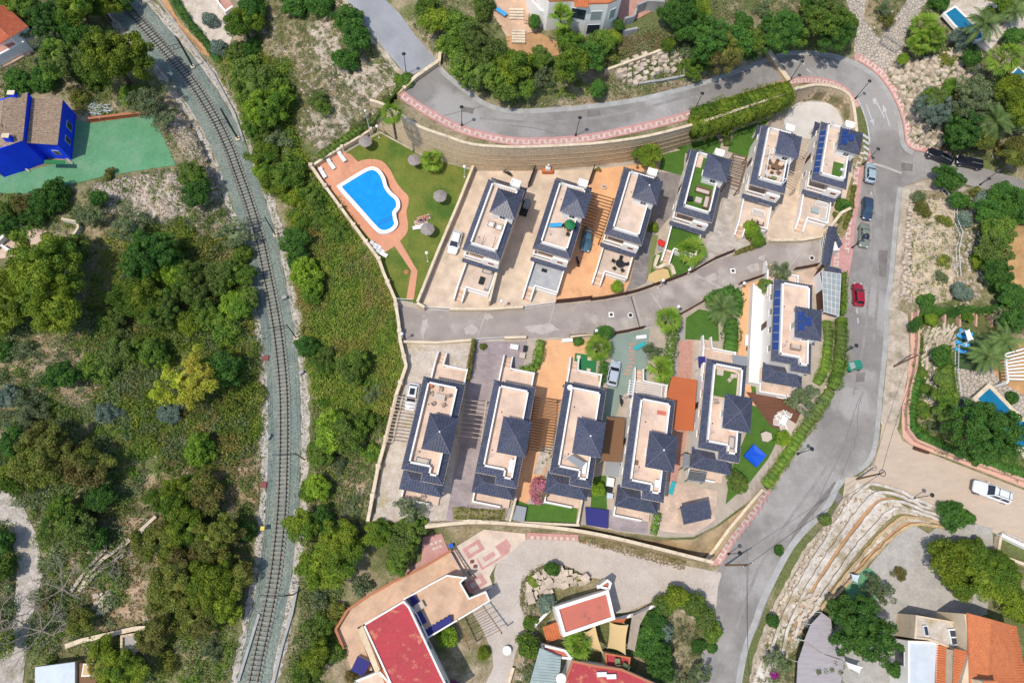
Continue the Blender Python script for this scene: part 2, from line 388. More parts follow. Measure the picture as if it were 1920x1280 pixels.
for f in ff:
 a,b,c=(vv[i]for i in f);za,zb,zc=(VZ[i]for i in f)
 iu=np.where((US>=min(a.x,b.x,c.x)-1)&(US<=max(a.x,b.x,c.x)+1))[0];iv=np.where((VS>=min(a.y,b.y,c.y)-1)&(VS<=max(a.y,b.y,c.y)+1))[0]
 if not len(iu)or not len(iv):continue
 sl=np.ix_(iv,iu);U,V=GU[sl],GV[sl]
 D=(b.y-c.y)*(a.x-c.x)+(c.x-b.x)*(a.y-c.y)
 if abs(D)<1e-9:continue
 l1=((b.y-c.y)*(U-c.x)+(c.x-b.x)*(V-c.y))/D;l2=((c.y-a.y)*(U-c.x)+(a.x-c.x)*(V-c.y))/D;l3=1-l1-l2
 m=(l1>=-1e-6)&(l2>=-1e-6)&(l3>=-1e-6)
 Zs=l1*za+l2*zb+l3*zc;sub=ZG[sl];sub[m]=Zs[m];ZG[sl]=sub;dd=done[sl];dd[m]=True;done[sl]=dd
# ------------------------------------------------------------------ built regions, all as outlines in the photo
up_left=[(640,-40),(650,0),(665,20),(697,67),(730,104),(765,145)]
up_right=[(712,-40),(722,0),(750,27),(777,65),(808,100),(823,118)]
top_edge=cr([(823,118),(840,138),(880,170),(915,193),(960,204),(1052,201),(1120,194),(1185,185),(1260,168),(1335,146),(1385,128),(1440,108),(1472,98),(1515,95),(1560,101),(1600,113),(1630,130),(1652,150),(1672,180),(1687,215),(1693,240),(1697,268),(1710,281),(1735,288),(1840,315),(1965,350)],4)
low_edge=cr([(752,168),(792,195),(830,217),(867,235),(905,246),(960,257),(1010,258),(1060,256),(1110,250),(1185,235),(1260,217),(1310,202),(1360,185),(1410,168),(1440,159),(1470,150),(1505,144),(1540,146),(1570,154),(1590,167),(1605,185),(1615,205),(1624,232),(1628,260),(1628,290),(1618,320),(1610,382),(1602,432),(1599,470),(1592,515),(1588,560),(1580,610),(1576,640),(1572,690),(1565,715),(1550,747),(1530,795),(1497,840),(1440,930),(1422,960),(1382,1010),(1355,1052),(1345,1069)],4)
east_edge=cr([(1692,352),(1688,380),(1682,440),(1675,520),(1667,570),(1665,640),(1660,690),(1655,740),(1651,785),(1645,835),(1632,868),(1608,888),(1590,898),(1575,915),(1550,960),(1490,1025),(1440,1120),(1422,1167),(1400,1230),(1384,1330)],4)
ROAD=[(757,168)]+low_edge[1:]+[(1340,1090),(1334,1130),(1322,1190),(1312,1250),(1300,1330)]+east_edge[::-1]+[(1732,335),(1815,347),(1875,362),(1965,388)]+top_edge[::-1]
UPROAD=up_left+[(822,117)]+up_right[::-1][1:]
def band(edge,w0,w1):
 a=offs(edge,w0);b=offs(edge,w1);return a+b[::-1]
inner_top=cr([(742,571),(795,580),(842,581),(915,581),(960,578),(1040,571),(1110,566),(1172,556),(1230,538),(1297,513),(1335,491),(1372,476),(1410,463),(1440,454),(1480,452),(1537,450)],3)
inner_bot=cr([(745,642),(800,641),(880,635),(960,634),(1020,633),(1070,631),(1160,625),(1205,615),(1230,610),(1270,592),(1310,571),(1355,542),(1397,530),(1435,517),(1490,506),(1532,498)],3)
rail_c=cr([(205,-45),(232,5),(265,44),(312,97),(360,155),(400,218),(427,272),(447,325),(468,385),(489,457),(502,520),(513,575),(523,640),(531,720),(533,790),(532,865),(528,960),(516,1072),(502,1150),(485,1230),(466,1330)],6)
REG=[]
def reg(name,poly,m,lift=0.03,**k):REG.append((name,poly,m,lift,k))
reg('villa_grounds',[(590,316),(712,246),(792,290),(885,316),(1050,318),(1200,299),(1290,274),(1440,218),(1474,202),(1508,193),(1545,194),(1573,205),(1586,235),(1592,290),(1603,330),(1592,380),(1585,440),(1582,545),(1568,600),(1562,690),(1545,740),(1500,822),(1430,925),(1410,935),(1345,983),(1300,1006),(1250,1007),(1165,997),(1085,982),(960,977),(880,975),(800,984),(693,976),(711,877),(728,825),(747,740),(764,690),(752,640),(742,560),(712,492),(640,390)],'concrete_warm',0.02)
reg('ballast_bed',band(rail_c,30,-31),'ballast',0.05)
reg('track_bed',band(rail_c,13,-13),'track_ballast',0.06)
reg('railway_path',wob(band(rail_c,-31,-47)[:],3.5,7,3),'white_gravel',0.03)
reg('railway_path',wob(band(rail_c,31,43),3.5,7,4),'white_gravel',0.03)
reg('road',ROAD,'asphalt',0.03)
reg('road',UPROAD,'asphalt_light',0.03)
reg('road_gutter',band(top_edge[2:90],0,9),'gutter',0.045)
reg('road_gutter',band(east_edge,0,-10),'gutter',0.045)if False else reg('road_gutter',band(east_edge[:44],0,9),'gutter',0.045)
reg('road_gutter',band(east_edge[50:],0,12),'gutter',0.045)
reg('road_shoulder',wob(band(up_left,1,9),2,8,5),'dirt_pale',0.02)
reg('inner_road',inner_top+inner_bot[::-1],'asphalt_warm',0.035)
reg('gravel_lot',cr([(930,1060),(985,1011),(1085,1013),(1130,1024),(1170,1032),(1230,1048),(1335,1070),(1352,1075),(1346,1100),(1338,1150),(1300,1160),(1262,1130),(1228,1125),(1155,1150),(1135,1092),(1100,1080),(1060,1060),(1010,1062),(980,1090),(975,1130),(985,1170),(965,1230),(950,1290),(905,1325),(880,1325),(925,1250),(905,1180),(880,1130),(925,1100)],3,True),'gravel_beige',0.04)
reg('side_street',[(1638,868),(1648,838),(1654,790),(1680,800),(1692,826),(1720,842),(1765,858),(1810,876),(1965,936),(1965,1046),(1920,1027),(1870,1002),(1822,977),(1775,960),(1752,950),(1702,932),(1640,905),(1610,892)],'beige_concrete',0.04)
reg('east_path',[(1667,570),(1702,590),(1704,640),(1703,690),(1694,740),(1684,800),(1660,830),(1651,790),(1656,740),(1663,680),(1665,640)],'dirt_pale',0.035)
reg('east_verge',[(1692,352),(1735,338),(1820,352),(1800,362),(1720,356),(1704,372),(1698,440),(1690,520),(1684,575),(1666,575),(1676,520),(1683,440)],'dirt_pale',0.02)
reg('pink_pavement',[(1708,585),(1706,640),(1708,655),(1702,690),(1700,720),(1692,745),(1690,790),(1692,818),(1705,832),(1730,842),(1770,856),(1812,872),(1965,932),(1965,922),(1815,864),(1770,848),(1735,834),(1712,824),(1700,806),(1700,770),(1706,730),(1712,690),(1716,655),(1716,585)],'pink_concrete',0.12)
reg('beige_bay',[(1585,895),(1612,893),(1640,905),(1600,925),(1580,930)],'beige_concrete',0.05)
reg('red_pavement',band(low_edge[0:54],0.5,16),'red_paving',0.13)
reg('red_pavement',band(low_edge[54:84],0.5,13),'red_paving',0.13)
reg('red_pavement',[(1637,318)]+low_edge[94:114]+[(1583,560),(1576,545),(1578,500),(1560,500),(1560,475),(1587,435),(1592,400),(1600,345),(1600,318)],'red_paving',0.13)
reg('red_pavement',[(1576,640)]+low_edge[130:166]+[(1328,1060),(1342,1045),(1372,1000),(1412,955),(1430,928),(1486,838),(1520,790),(1544,740),(1560,700)],'red_paving',0.13)
reg('red_pavement',band(top_edge[60:95],-1,-14),'red_paving',0.13)
reg('bare_slope',[(985,985),(1060,988),(1140,1003),(1230,1012),(1300,1011),(1345,988),(1410,940),(1425,925),(1434,930),(1374,997),(1345,1040),(1325,1056),(1318,1054),(1230,1033),(1140,1011),(1060,996),(985,988)],'ochre_earth',0.03)
reg('pool_lawn',[(712,250),(792,293),(885,320),(783,570),(742,560),(716,500),(710,480),(650,400),(590,320)],'lawn',0.04)
pool_deck=[(590,316),(640,284),(658,290),(671,304)]+cr([(671,304),(690,299),(715,302),(731,318),(742,340),(753,355),(765,368),(766,382),(762,398),(765,420),(763,437),(750,452)],3)+[(775,495),(783,508),(776,562),(762,560),(771,508),(740,462),(718,476),(648,395)]
reg('pool_deck',pool_deck,'terracotta_deck',0.07)
reg('driveway',[(888,322),(1002,319),(980,374),(934,503),(917,578),(795,579),(785,575)],'beige_stamped',0.04)
reg('driveway',[(1003,319),(1111,318),(1059,490),(1041,568),(917,577),(936,503),(982,374)],'beige_stamped',0.045)
reg('driveway',[(1112,318),(1235,305),(1210,400),(1177,545),(1110,560),(1042,568),(1061,490)],'orange_stamped',0.045)
reg('driveway',[(1203,322),(1285,326),(1262,400),(1228,440),(1212,530),(1172,549),(1180,530),(1208,420)],'grey_stamped',0.055)
reg('turf',[(1242,290),(1285,280),(1280,330),(1236,318)],'turf',0.06)
reg('turf',[(1268,278),(1340,255),(1352,268),(1345,300),(1290,290)],'turf',0.06)
reg('turf',[(1268,436),(1285,440),(1300,500),(1290,512),(1228,532),(1216,525),(1226,480),(1245,470)],'turf',0.06)
reg('turf',[(1222,440),(1234,442),(1226,480),(1215,525),(1212,522)],'turf_dry',0.06)
reg('turf',[(1378,246),(1444,222),(1425,250),(1400,296),(1364,284)],'turf',0.06)
reg('driveway',[(1360,285),(1402,296),(1395,340),(1372,420),(1380,455),(1420,430),(1432,452),(1372,478),(1300,510),(1336,430),(1360,370)],'stone_pale',0.05)
reg('planting_bed',[(1395,445),(1435,450),(1434,458),(1375,482),(1372,478),(1410,460)],'soil_green',0.06)
reg('driveway',[(1460,330),(1500,320),(1530,260),(1600,330),(1590,370),(1560,410),(1550,450),(1440,453),(1434,430),(1470,370)],'beige_stamped',0.05)
reg('white_plaza',cr([(1484,200),(1508,190),(1545,192),(1568,206),(1580,235),(1576,258),(1520,262),(1478,250),(1470,225)],3,True),'white_concrete',0.055)
reg('verge',[(1597,330),(1603,345),(1596,400),(1588,440),(1570,470),(1562,440),(1580,400),(1588,360)],'soil_green',0.05)
reg('driveway',[(762,645),(886,641),(873,720),(838,975),(697,975),(716,877),(735,825),(752,740),(766,690)],'gravel_pale',0.04)
reg('driveway',[(893,641),(988,640),(978,700),(930,720),(905,850),(880,945),(955,948),(950,970),(835,978),(860,850),(878,715)],'grey_stamped_violet',0.05)
reg('driveway',[(1018,638),(1105,636),(1112,700),(1066,705),(1040,800),(1018,900),(985,945),(955,935),(985,800),(1003,720)],'orange_stamped',0.05)
reg('white_bed',[(1013,838),(1036,838),(1016,890),(1000,888)],'white_gravel',0.08)
reg('turf',[(967,936),(990,945),(1085,942),(1079,980),(958,975)],'turf',0.07)
reg('turf',[(848,950),(948,955),(946,972),(850,975)],'soil_green',0.07)
reg('driveway',[(1146,630),(1218,616),(1212,720),(1168,740),(1150,790),(1130,870),(1120,860),(1138,730),(1146,690)],'teal_paving',0.05)
reg('turf',[(1112,895),(1136,890),(1138,955),(1106,960)],'turf',0.06)
reg('patio',[(1135,955),(1215,962),(1213,1000),(1160,995),(1132,985)],'grey_stamped_violet',0.06)
reg('patio',[(1240,900),(1345,920),(1340,975),(1300,1002),(1235,995)],'stone_warm',0.06)
reg('path',[(1272,640),(1300,636),(1295,720),(1286,830),(1262,930),(1250,930),(1262,850),(1270,720)],'brick_pink',0.055)
reg('path',[(1264,625),(1284,610),(1280,700),(1262,710)],'grey_paving',0.05)
reg('lawn_patch',[(1286,596),(1310,580),(1345,586),(1348,640),(1284,636)],'turf',0.07)
reg('driveway',[(1392,536),(1422,526),(1420,620),(1408,700),(1420,760),(1398,760),(1385,700),(1382,640)],'orange_stamped',0.06)
reg('turf',[(1410,760),(1450,770),(1470,800),(1440,860),(1405,905),(1360,945),(1370,880),(1400,810)],'turf',0.055)
reg('timber_deck',[(1398,735),(1470,740),(1500,775),(1485,812),(1445,800)],'deck_brown',0.09)
reg('yard',[(1490,512),(1534,500),(1550,505),(1570,510),(1572,600),(1535,600),(1528,540),(1470,530)],'stone_warm',0.05)
reg('turf',[(1407,640),(1412,700),(1418,740),(1410,742),(1402,690)],'turf',0.08)
reg('games_court',[(0,330),(10,330),(130,302),(140,226),(170,232),(284,216),(308,260),(330,310),(200,330),(60,365),(0,362),(-40,362),(-40,330)],'court_green',0.05)
reg('dirt_track',[(-40,885),(0,900),(42,945),(72,1008),(80,1080),(66,1135),(54,1190),(42,1290),(36,1330),(-22,1330),(-2,1250),(14,1190),(30,1110),(34,1050),(12,985),(-40,960)],'white_gravel',0.04)
reg('terrace_floor',[(-40,480),(0,470),(42,424),(82,432),(98,438),(60,475),(0,486),(-40,520)],'stone_warm',0.08)
reg('terrace_floor',[(632,1180),(654,1143),(760,1075),(846,1035),(870,1078),(770,1120),(690,1165),(672,1175),(700,1255),(660,1250)],'terrace_tile',0.9)
reg('forecourt',[(846,1030),(908,992),(985,1000),(985,1012),(930,1058),(918,1080),(925,1100),(890,1118),(862,1075)],'cream_paving',0.06)
reg('red_paving_patch',[(793,1006),(828,1000),(842,1034),(800,1056),(755,1083),(752,1075),(790,1050)],'red_paving',0.06)
reg('red_paving_patch',[(988,998),(1084,1002),(1084,1014),(985,1010)],'red_paving',0.08)
reg('garden_court',[(1630,1060),(1690,990),(1715,985),(1740,1000),(1780,970),(1860,990),(1862,1040),(1850,1150),(1800,1170),(1720,1150),(1680,1185),(1690,1290),(1640,1330),(1560,1330),(1545,1280),(1560,1180),(1600,1120)],'gravel_grey',0.04)
reg('green_mat',[(1582,1105),(1618,1065),(1632,1065),(1652,1085),(1640,1135),(1600,1130)],'court_green',0.06)
reg('stone_terrace',[(1790,680),(1810,660),(1850,670),(1905,720),(1965,760),(1965,870),(1925,870),(1880,800),(1850,770),(1790,760)],'crazy_paving',0.05)
reg('pool_terrace',[(1790,640),(1810,612),(1850,640),(1852,670),(1832,696),(1790,690)],'dark_turf',0.08)
reg('terrace_floor',[(1855,675),(1900,640),(1965,650),(1965,780),(1915,740),(1870,710)],'ochre_floor',0.09)
reg('stone_ramp',[(1575,-40),(1625,-40),(1620,40),(1650,75),(1700,0),(1730,-40),(1770,-40),(1740,0),(1700,60),(1690,100),(1670,130),(1660,140),(1600,108),(1603,60)],'crazy_paving',0.05)
reg('pool_surround',[(1765,15),(1800,-10),(1880,10),(1925,30),(1925,60),(1880,70),(1850,100),(1770,40)],'gravel_pale',0.05)
reg('terrace_floor',[(920,-40),(1000,-40),(990,40),(1010,60),(950,70),(925,30)],'terrace_tile',0.08)
reg('terrace_floor',[(948,68),(1010,62),(1045,80),(1048,105),(1000,108),(952,95)],'orange_earth',0.05)
reg('terrace_floor',[(1160,-40),(1235,-40),(1235,15),(1190,40),(1165,45),(1150,20)],'brick_pink',0.08)
reg('garden_gravel',[(320,-40),(395,-40),(420,30),(440,60),(425,100),(385,80),(350,35)],'gravel_pale',0.03)
reg('earth_strip',wob([(292,-10),(305,-10),(345,50),(395,95),(400,110),(385,105),(340,62)],2,9,8),'orange_earth',0.03)
reg('terraced_slope',wob([(1608,905),(1700,950),(1765,978),(1700,985),(1620,1045),(1556,1125),(1500,1200),(1440,1290),(1405,1290),(1450,1180),(1490,1085),(1560,975)],2,9,4),'gravel_white',0.03)
reg('rock_cutting',wob([(1712,372),(1790,380),(1786,470),(1792,560),(1722,575),(1706,560),(1712,450)],4,9,5),'rock_cream',0.02)
reg('bare_rock',wob([(575,50),(612,30),(640,100),(700,115),(745,152),(705,185),(668,215),(640,262),(600,290),(575,250),(592,200),(640,180),(650,150),(600,120)],6,9,6),'dirt_pale',0.02)
reg('bare_rock',wob([(180,350),(300,325),(345,335),(385,352),(425,405),(400,440),(345,440),(250,405),(200,390)],5,9,7),'gravel_pale',0.02)
reg('bare_rock',wob([(1606,903),(1588,918),(1562,965),(1504,1032),(1454,1128),(1434,1172),(1412,1236),(1398,1310),(1425,1310),(1446,1200),(1484,1105),(1550,990)],1.5,8,8),'dirt_pale',0.02)
reg('dry_slope',wob([(-20,628),(170,618),(235,660),(225,730),(150,765),(60,728),(-20,735)],8,12,12),'earth_dry',0.015)
reg('dry_slope',wob([(150,990),(250,960),(300,975),(300,1150),(250,1180),(150,1180),(120,1110)],8,12,9),'earth_dry',0.015)
reg('dry_slope',wob([(400,860),(470,850),(486,930),(440,960),(300,900),(270,940),(240,900),(330,880)],6,12,10),'earth_dry',0.015)
reg('dry_slope',wob([(600,760),(720,790),(700,960),(640,940),(600,960),(590,860)],6,12,11),'earth_dry',0.015)
NATURAL=('dry_slope','terraced_slope','rock_cutting','bare_rock')
reg('street_terrace',[(1875,470),(1900,560),(1965,560),(1965,400),(1905,420)],'ochre_floor',0.08)
built=np.zeros(GU.shape)
for name,poly,m,lift,k in REG:
 if name not in NATURAL:built[inpoly(GU,GV,poly)]=1
for(f,pts)in((1,RETAIN+CUL[1:]),(1,LOWER)):
 for u,v,z,h in pts:
  built[(abs(GU-u)<70)&(GV<v+12)&(GV>v-90)]=1
for _ in range(3):
 b2=built.copy();b2[1:]=np.maximum(b2[1:],built[:-1]);b2[:-1]=np.maximum(b2[:-1],built[1:]);b2[:,1:]=np.maximum(b2[:,1:],built[:,:-1]);b2[:,:-1]=np.maximum(b2[:,:-1],built[:,1:])
 built=b2 if _==0 else(built*1.0+b2)/2
def vnoise(X,Y,sc,seed):
 g=np.random.default_rng(seed).uniform(-1,1,(64,64));x=X/sc+300;y=Y/sc+300
 xi=np.floor(x).astype(int);yi=np.floor(y).astype(int);fx=x-xi;fy=y-yi;fx=fx*fx*(3-2*fx);fy=fy*fy*(3-2*fy)
 a=g[xi%64,yi%64];b=g[(xi+1)%64,yi%64];c=g[xi%64,(yi+1)%64];d=g[(xi+1)%64,(yi+1)%64]
 return a+(b-a)*fx+(c-a)*fy+(a-b-c+d)*fx*fy
_rz=[(-60,-3.2),(100,-3.45),(310,-3.8),(580,-4),(1030,-4),(1330,-4)]
bd=band(rail_c,48,-50);k=inpoly(GU,GV,bd);ZG[k]=np.interp(GV[k],[a for a,b in _rz],[b for a,b in _rz]);built[k]=1
GX,GY=Parr(GU,GV,ZG)
ZG=ZG+(1-built)*(0.55*vnoise(GX,GY,5.0,1)+0.25*vnoise(GX,GY,1.9,2))
GX,GY=Parr(GU,GV,ZG)
def Zf(u,v):
 i=int(np.clip(np.searchsorted(US,u,'right')-1,0,len(US)-2));j=int(np.clip(np.searchsorted(VS,v,'right')-1,0,len(VS)-2))
 a=(u-US[i])/(US[i+1]-US[i]);b=(v-VS[j])/(VS[j+1]-VS[j])
 z00,z10,z11,z01=ZG[j,i],ZG[j,i+1],ZG[j+1,i+1],ZG[j+1,i]
 return float(z00+a*(z10-z00)+b*(z11-z10)if a>=b else z00+b*(z01-z00)+a*(z11-z01))
def G(u,v,dz=0.0):
 return P(u,v,Zf(u,v)+dz)if not dz else(*P(u,v,Zf(u,v))[:2],Zf(u,v)+dz)
def Garr(u,v):
 i=np.clip(np.searchsorted(US,u,'right')-1,0,len(US)-2);j=np.clip(np.searchsorted(VS,v,'right')-1,0,len(VS)-2)
 a=(u-US[i])/(US[i+1]-US[i]);b=(v-VS[j])/(VS[j+1]-VS[j])
 z00,z10,z11,z01=ZG[j,i],ZG[j,i+1],ZG[j+1,i+1],ZG[j+1,i]
 z=np.where(a>=b,z00+a*(z10-z00)+b*(z11-z10),z00+b*(z01-z00)+a*(z11-z01))
 x,y=Parr(u,v,z);return x,y,z
def clip_tri(poly,tri):
 out=poly
 for k in range(3):
  ax,ay=tri[k];bx,by=tri[(k+1)%3]
  inp=out;out=[]
  if not inp:return out
  px,py=inp[-1];pd=(bx-ax)*(py-ay)-(by-ay)*(px-ax)
  for qx,qy in inp:
   qd=(bx-ax)*(qy-ay)-(by-ay)*(qx-ax)
   if(qd>=0)!=(pd>=0):
    t=pd/(pd-qd);out.append((px+(qx-px)*t,py+(qy-py)*t))
   if qd>=0:out.append((qx,qy))
   px,py,pd=qx,qy,qd
 return out
def drape(poly,lift):
 """outline in photo pixels -> triangles lying on the ground grid, lifted"""
 b=MB();cache={}
 def vert(u,v):
  k=(round(u,2),round(v,2))
  if k not in cache:
   cache[k]=len(b.v);x,y,z=G(u,v);b.v.append((x,y,z+lift))
  return cache[k]
 tris=tessellate_polygon([[Vector((x,y,0))for x,y in poly]])
 for t in tris:
  T=[poly[i]for i in t]
  if(T[1][0]-T[0][0])*(T[2][1]-T[0][1])-(T[1][1]-T[0][1])*(T[2][0]-T[0][0])<0:T=T[::-1]
  us=[p[0]for p in T];vs=[p[1]for p in T]
  i0=max(0,int(np.searchsorted(US,min(us),'right'))-1);i1=min(len(US)-2,int(np.searchsorted(US,max(us))))
  j0=max(0,int(np.searchsorted(VS,min(vs),'right'))-1);j1=min(len(VS)-2,int(np.searchsorted(VS,max(vs))))
  for j in range(j0,j1+1):
   for i in range(i0,i1+1):
    x0,x1,y0,y1=US[i],US[i+1],VS[j],VS[j+1]
    cell=clip_tri([(x0,y0),(x1,y0),(x1,y1),(x0,y1)],T)
    if len(cell)<3:continue
    for tri in(((x0,y0),(x1,y0),(x1,y1)),((x0,y0),(x1,y1),(x0,y1))):
     c=clip_tri(cell,tri)
     if len(c)<3:continue
     a=sum(c[q][0]*c[(q+1)%len(c)][1]-c[(q+1)%len(c)][0]*c[q][1]for q in range(len(c)))
     if abs(a)<0.02:continue
     ids=[]
     for p in c:
      w=vert(*p)
      if w not in ids:ids.append(w)
     if len(ids)>=3:b.f.append(tuple(ids[::-1]))
 return b
def skirted(poly,lift,down=0.25):
 """draped sheet with a kerb edge going down"""
 b=drape(poly,lift);p=dens(poly,6,True)
 pts=[G(*q)for q in p];n=len(pts);k=len(b.v)
 b.v+=[(x,y,z+lift)for x,y,z in pts]+[(x,y,z+lift-down)for x,y,z in pts]
 b.f+=[(k+i,k+(i+1)%n,k+n+(i+1)%n,k+n+i)for i in range(n)]
 return b
# ------------------------------------------------------------------ materials
mat('wild_ground',(0.22,0.17,0.09),(0.38,0.31,0.21),scale=0.55,c3=(0.12,0.135,0.045),s3=0.11,sharp3=(0.42,0.56),rough=0.95,bump=0.12,bscale=2.2,fine=0.35,fscale=3.2)
mat('asphalt',(0.255,0.232,0.212),(0.203,0.187,0.173),scale=0.3,c3=(0.33,0.307,0.287),s3=0.07,sharp3=(0.48,0.6),rough=0.9,bump=0.01,bscale=12,fine=0.16,fscale=7)
mat('asphalt_light',(0.32,0.325,0.34),(0.265,0.27,0.285),scale=0.3,rough=0.9,fine=0.10,fscale=7)
mat('asphalt_warm',(0.35,0.295,0.255),(0.27,0.23,0.205),scale=0.3,c3=(0.43,0.375,0.33),s3=0.13,sharp3=(0.54,0.66),rough=0.9,fine=0.08,fscale=6)
mat('asphalt_worn',(0.285,0.262,0.242),(0.22,0.203,0.19),scale=0.6,rough=0.9,fine=0.14,fscale=6)
mat('earth_dry',(0.33,0.22,0.13),(0.42,0.33,0.23),scale=0.7,c3=(0.16,0.15,0.06),s3=0.3,sharp3=(0.5,0.64),rough=0.95,bump=0.08,bscale=2.5,fine=0.3,fscale=3.5)
mat('gutter',(0.39,0.38,0.36),(0.30,0.295,0.28),scale=0.8,rough=0.9,fine=0.1)
mat('concrete_warm',(0.46,0.38,0.30),(0.36,0.30,0.235),scale=0.5,rough=0.9,fine=0.1)
mat('track_ballast',(0.16,0.18,0.15),(0.215,0.225,0.19),scale=2.5,rough=0.95,fine=0.4,fscale=5)
mat('ballast',(0.165,0.20,0.165),(0.23,0.255,0.215),scale=2.5,c3=(0.13,0.165,0.15),s3=0.2,rough=0.95,bump=0.05,bscale=6,fine=0.45,fscale=5)
mat('white_gravel',(0.53,0.475,0.42),(0.37,0.325,0.28),scale=1.2,c3=(0.27,0.24,0.17),s3=0.45,sharp3=(0.52,0.68),rough=0.95,bump=0.04,bscale=5,fine=0.22,fscale=3.5)
mat('gravel_pale',(0.55,0.48,0.41),(0.42,0.35,0.28),scale=0.8,c3=(0.36,0.30,0.16),s3=0.35,sharp3=(0.55,0.68),rough=0.95,fine=0.18,fscale=4)
mat('gravel_white',(0.60,0.55,0.49),(0.44,0.39,0.33),scale=0.9,c3=(0.33,0.27,0.17),s3=0.3,sharp3=(0.52,0.64),rough=0.95,fine=0.15,fscale=3)
mat('rock_cream',(0.58,0.47,0.32),(0.44,0.345,0.23),scale=1.1,c3=(0.28,0.25,0.12),s3=0.35,sharp3=(0.52,0.66),rough=0.95,bump=0.06,bscale=2.5,fine=0.2,fscale=3)
mat('gravel_beige',(0.50,0.44,0.385),(0.43,0.37,0.315),scale=0.4,c3=(0.35,0.29,0.23),s3=0.08,sharp3=(0.56,0.7),rough=0.95,fine=0.13,fscale=4)
mat('gravel_grey',(0.40,0.37,0.33),(0.32,0.30,0.27),scale=0.6,rough=0.95,fine=0.15,fscale=3)
mat('dirt_pale',(0.50,0.42,0.34),(0.34,0.28,0.21),scale=0.8,c3=(0.24,0.21,0.15),s3=0.5,sharp3=(0.52,0.68),rough=0.95,bump=0.04,bscale=3,fine=0.25,fscale=4)
mat('beige_concrete',(0.49,0.385,0.29),(0.43,0.34,0.26),scale=0.4,rough=0.9,fine=0.12,fscale=5,stretch=(1.0,3.0,1.0))
mat('pink_concrete',(0.60,0.36,0.27),(0.52,0.31,0.24),scale=0.6,rough=0.85,fine=0.06)
mat('red_paving',(0.54,0.29,0.26),(0.45,0.235,0.21),scale=0.8,rough=0.8,fine=0.12,fscale=4)
mat('cream_slab',(0.62,0.52,0.43),(0.52,0.43,0.36),scale=0.7,rough=0.8,fine=0.1)
mat('ochre_earth',(0.50,0.36,0.20),(0.40,0.28,0.15),scale=0.5,c3=(0.28,0.21,0.12),s3=0.25,sharp3=(0.52,0.7),rough=0.95,bump=0.03,bscale=3,fine=0.18,fscale=4)
mat('orange_earth',(0.50,0.28,0.14),(0.38,0.22,0.11),scale=0.8,rough=0.95,fine=0.2)
mat('lawn',(0.115,0.155,0.022),(0.17,0.18,0.035),scale=0.35,c3=(0.06,0.12,0.018),s3=0.12,sharp3=(0.5,0.66),rough=0.95,bump=0.03,bscale=8,fine=0.25,fscale=5)
mat('turf',(0.075,0.155,0.022),(0.055,0.125,0.018),scale=0.7,rough=0.95,fine=0.15,fscale=6)
mat('turf_dry',(0.16,0.19,0.06),(0.20,0.20,0.09),scale=0.6,rough=0.95,fine=0.15)
mat('dark_turf',(0.045,0.085,0.03),(0.06,0.10,0.04),scale=0.7,rough=0.95,fine=0.1)
mat('soil_green',(0.17,0.16,0.05),(0.28,0.22,0.12),scale=0.9,rough=0.95,bump=0.05,fine=0.3,fscale=4)
mat('terracotta_deck',(0.62,0.29,0.17),(0.55,0.255,0.155),scale=0.5,rough=0.75,fine=0.06,fscale=5)
tiled('beige_stamped',(0.62,0.485,0.36),(0.52,0.41,0.31),size=0.9,var=0.05,angle=18,mortar=0.012)
mat('orange_stamped',(0.72,0.40,0.20),(0.63,0.34,0.17),scale=0.45,c3=(0.56,0.27,0.14),s3=0.3,sharp3=(0.55,0.7),rough=0.75,fine=0.08,fscale=4)
tiled('grey_stamped',(0.25,0.22,0.20),(0.17,0.15,0.14),size=0.6,var=0.14,angle=20,row=0.35)
tiled('grey_stamped_violet',(0.335,0.275,0.27),(0.25,0.20,0.20),size=0.7,var=0.10,angle=12,row=0.4,mortar=0.015)
tiled('stone_pale',(0.47,0.41,0.35),(0.33,0.29,0.25),size=0.8,var=0.12,angle=20,row=0.5)
tiled('stone_warm',(0.58,0.43,0.33),(0.46,0.33,0.25),size=0.7,var=0.08,angle=12,row=0.5,mortar=0.015)
mat('white_concrete',(0.60,0.565,0.52),(0.52,0.48,0.44),scale=0.4,rough=0.85,fine=0.05)
mat('teal_paving',(0.20,0.265,0.22),(0.24,0.29,0.245),scale=0.4,rough=0.85,fine=0.08)
mat('brick_pink',(0.50,0.27,0.20),(0.42,0.22,0.17),scale=1.5,rough=0.85,fine=0.15,fscale=4)
mat('grey_paving',(0.36,0.34,0.31),(0.30,0.28,0.26),scale=0.8,rough=0.85,fine=0.1)
mat('deck_brown',(0.17,0.07,0.035),(0.12,0.05,0.03),scale=0.9,rough=0.6,fine=0.2,stretch=(0.4,4,1))
mat('court_green',(0.09,0.25,0.12),(0.13,0.29,0.155),scale=0.35,c3=(0.17,0.29,0.18),s3=0.22,sharp3=(0.52,0.72),rough=0.85,fine=0.12,fscale=2.5)
tiled('terrace_tile',(0.58,0.38,0.25),(0.50,0.33,0.23),size=0.5,var=0.06,angle=28,mortar=0.012)
tiled('cream_paving',(0.64,0.52,0.42),(0.55,0.45,0.37),size=0.5,var=0.05,angle=35,mortar=0.01)
tiled('ochre_floor',(0.48,0.28,0.12),(0.40,0.24,0.11),size=0.5,var=0.08,angle=25)
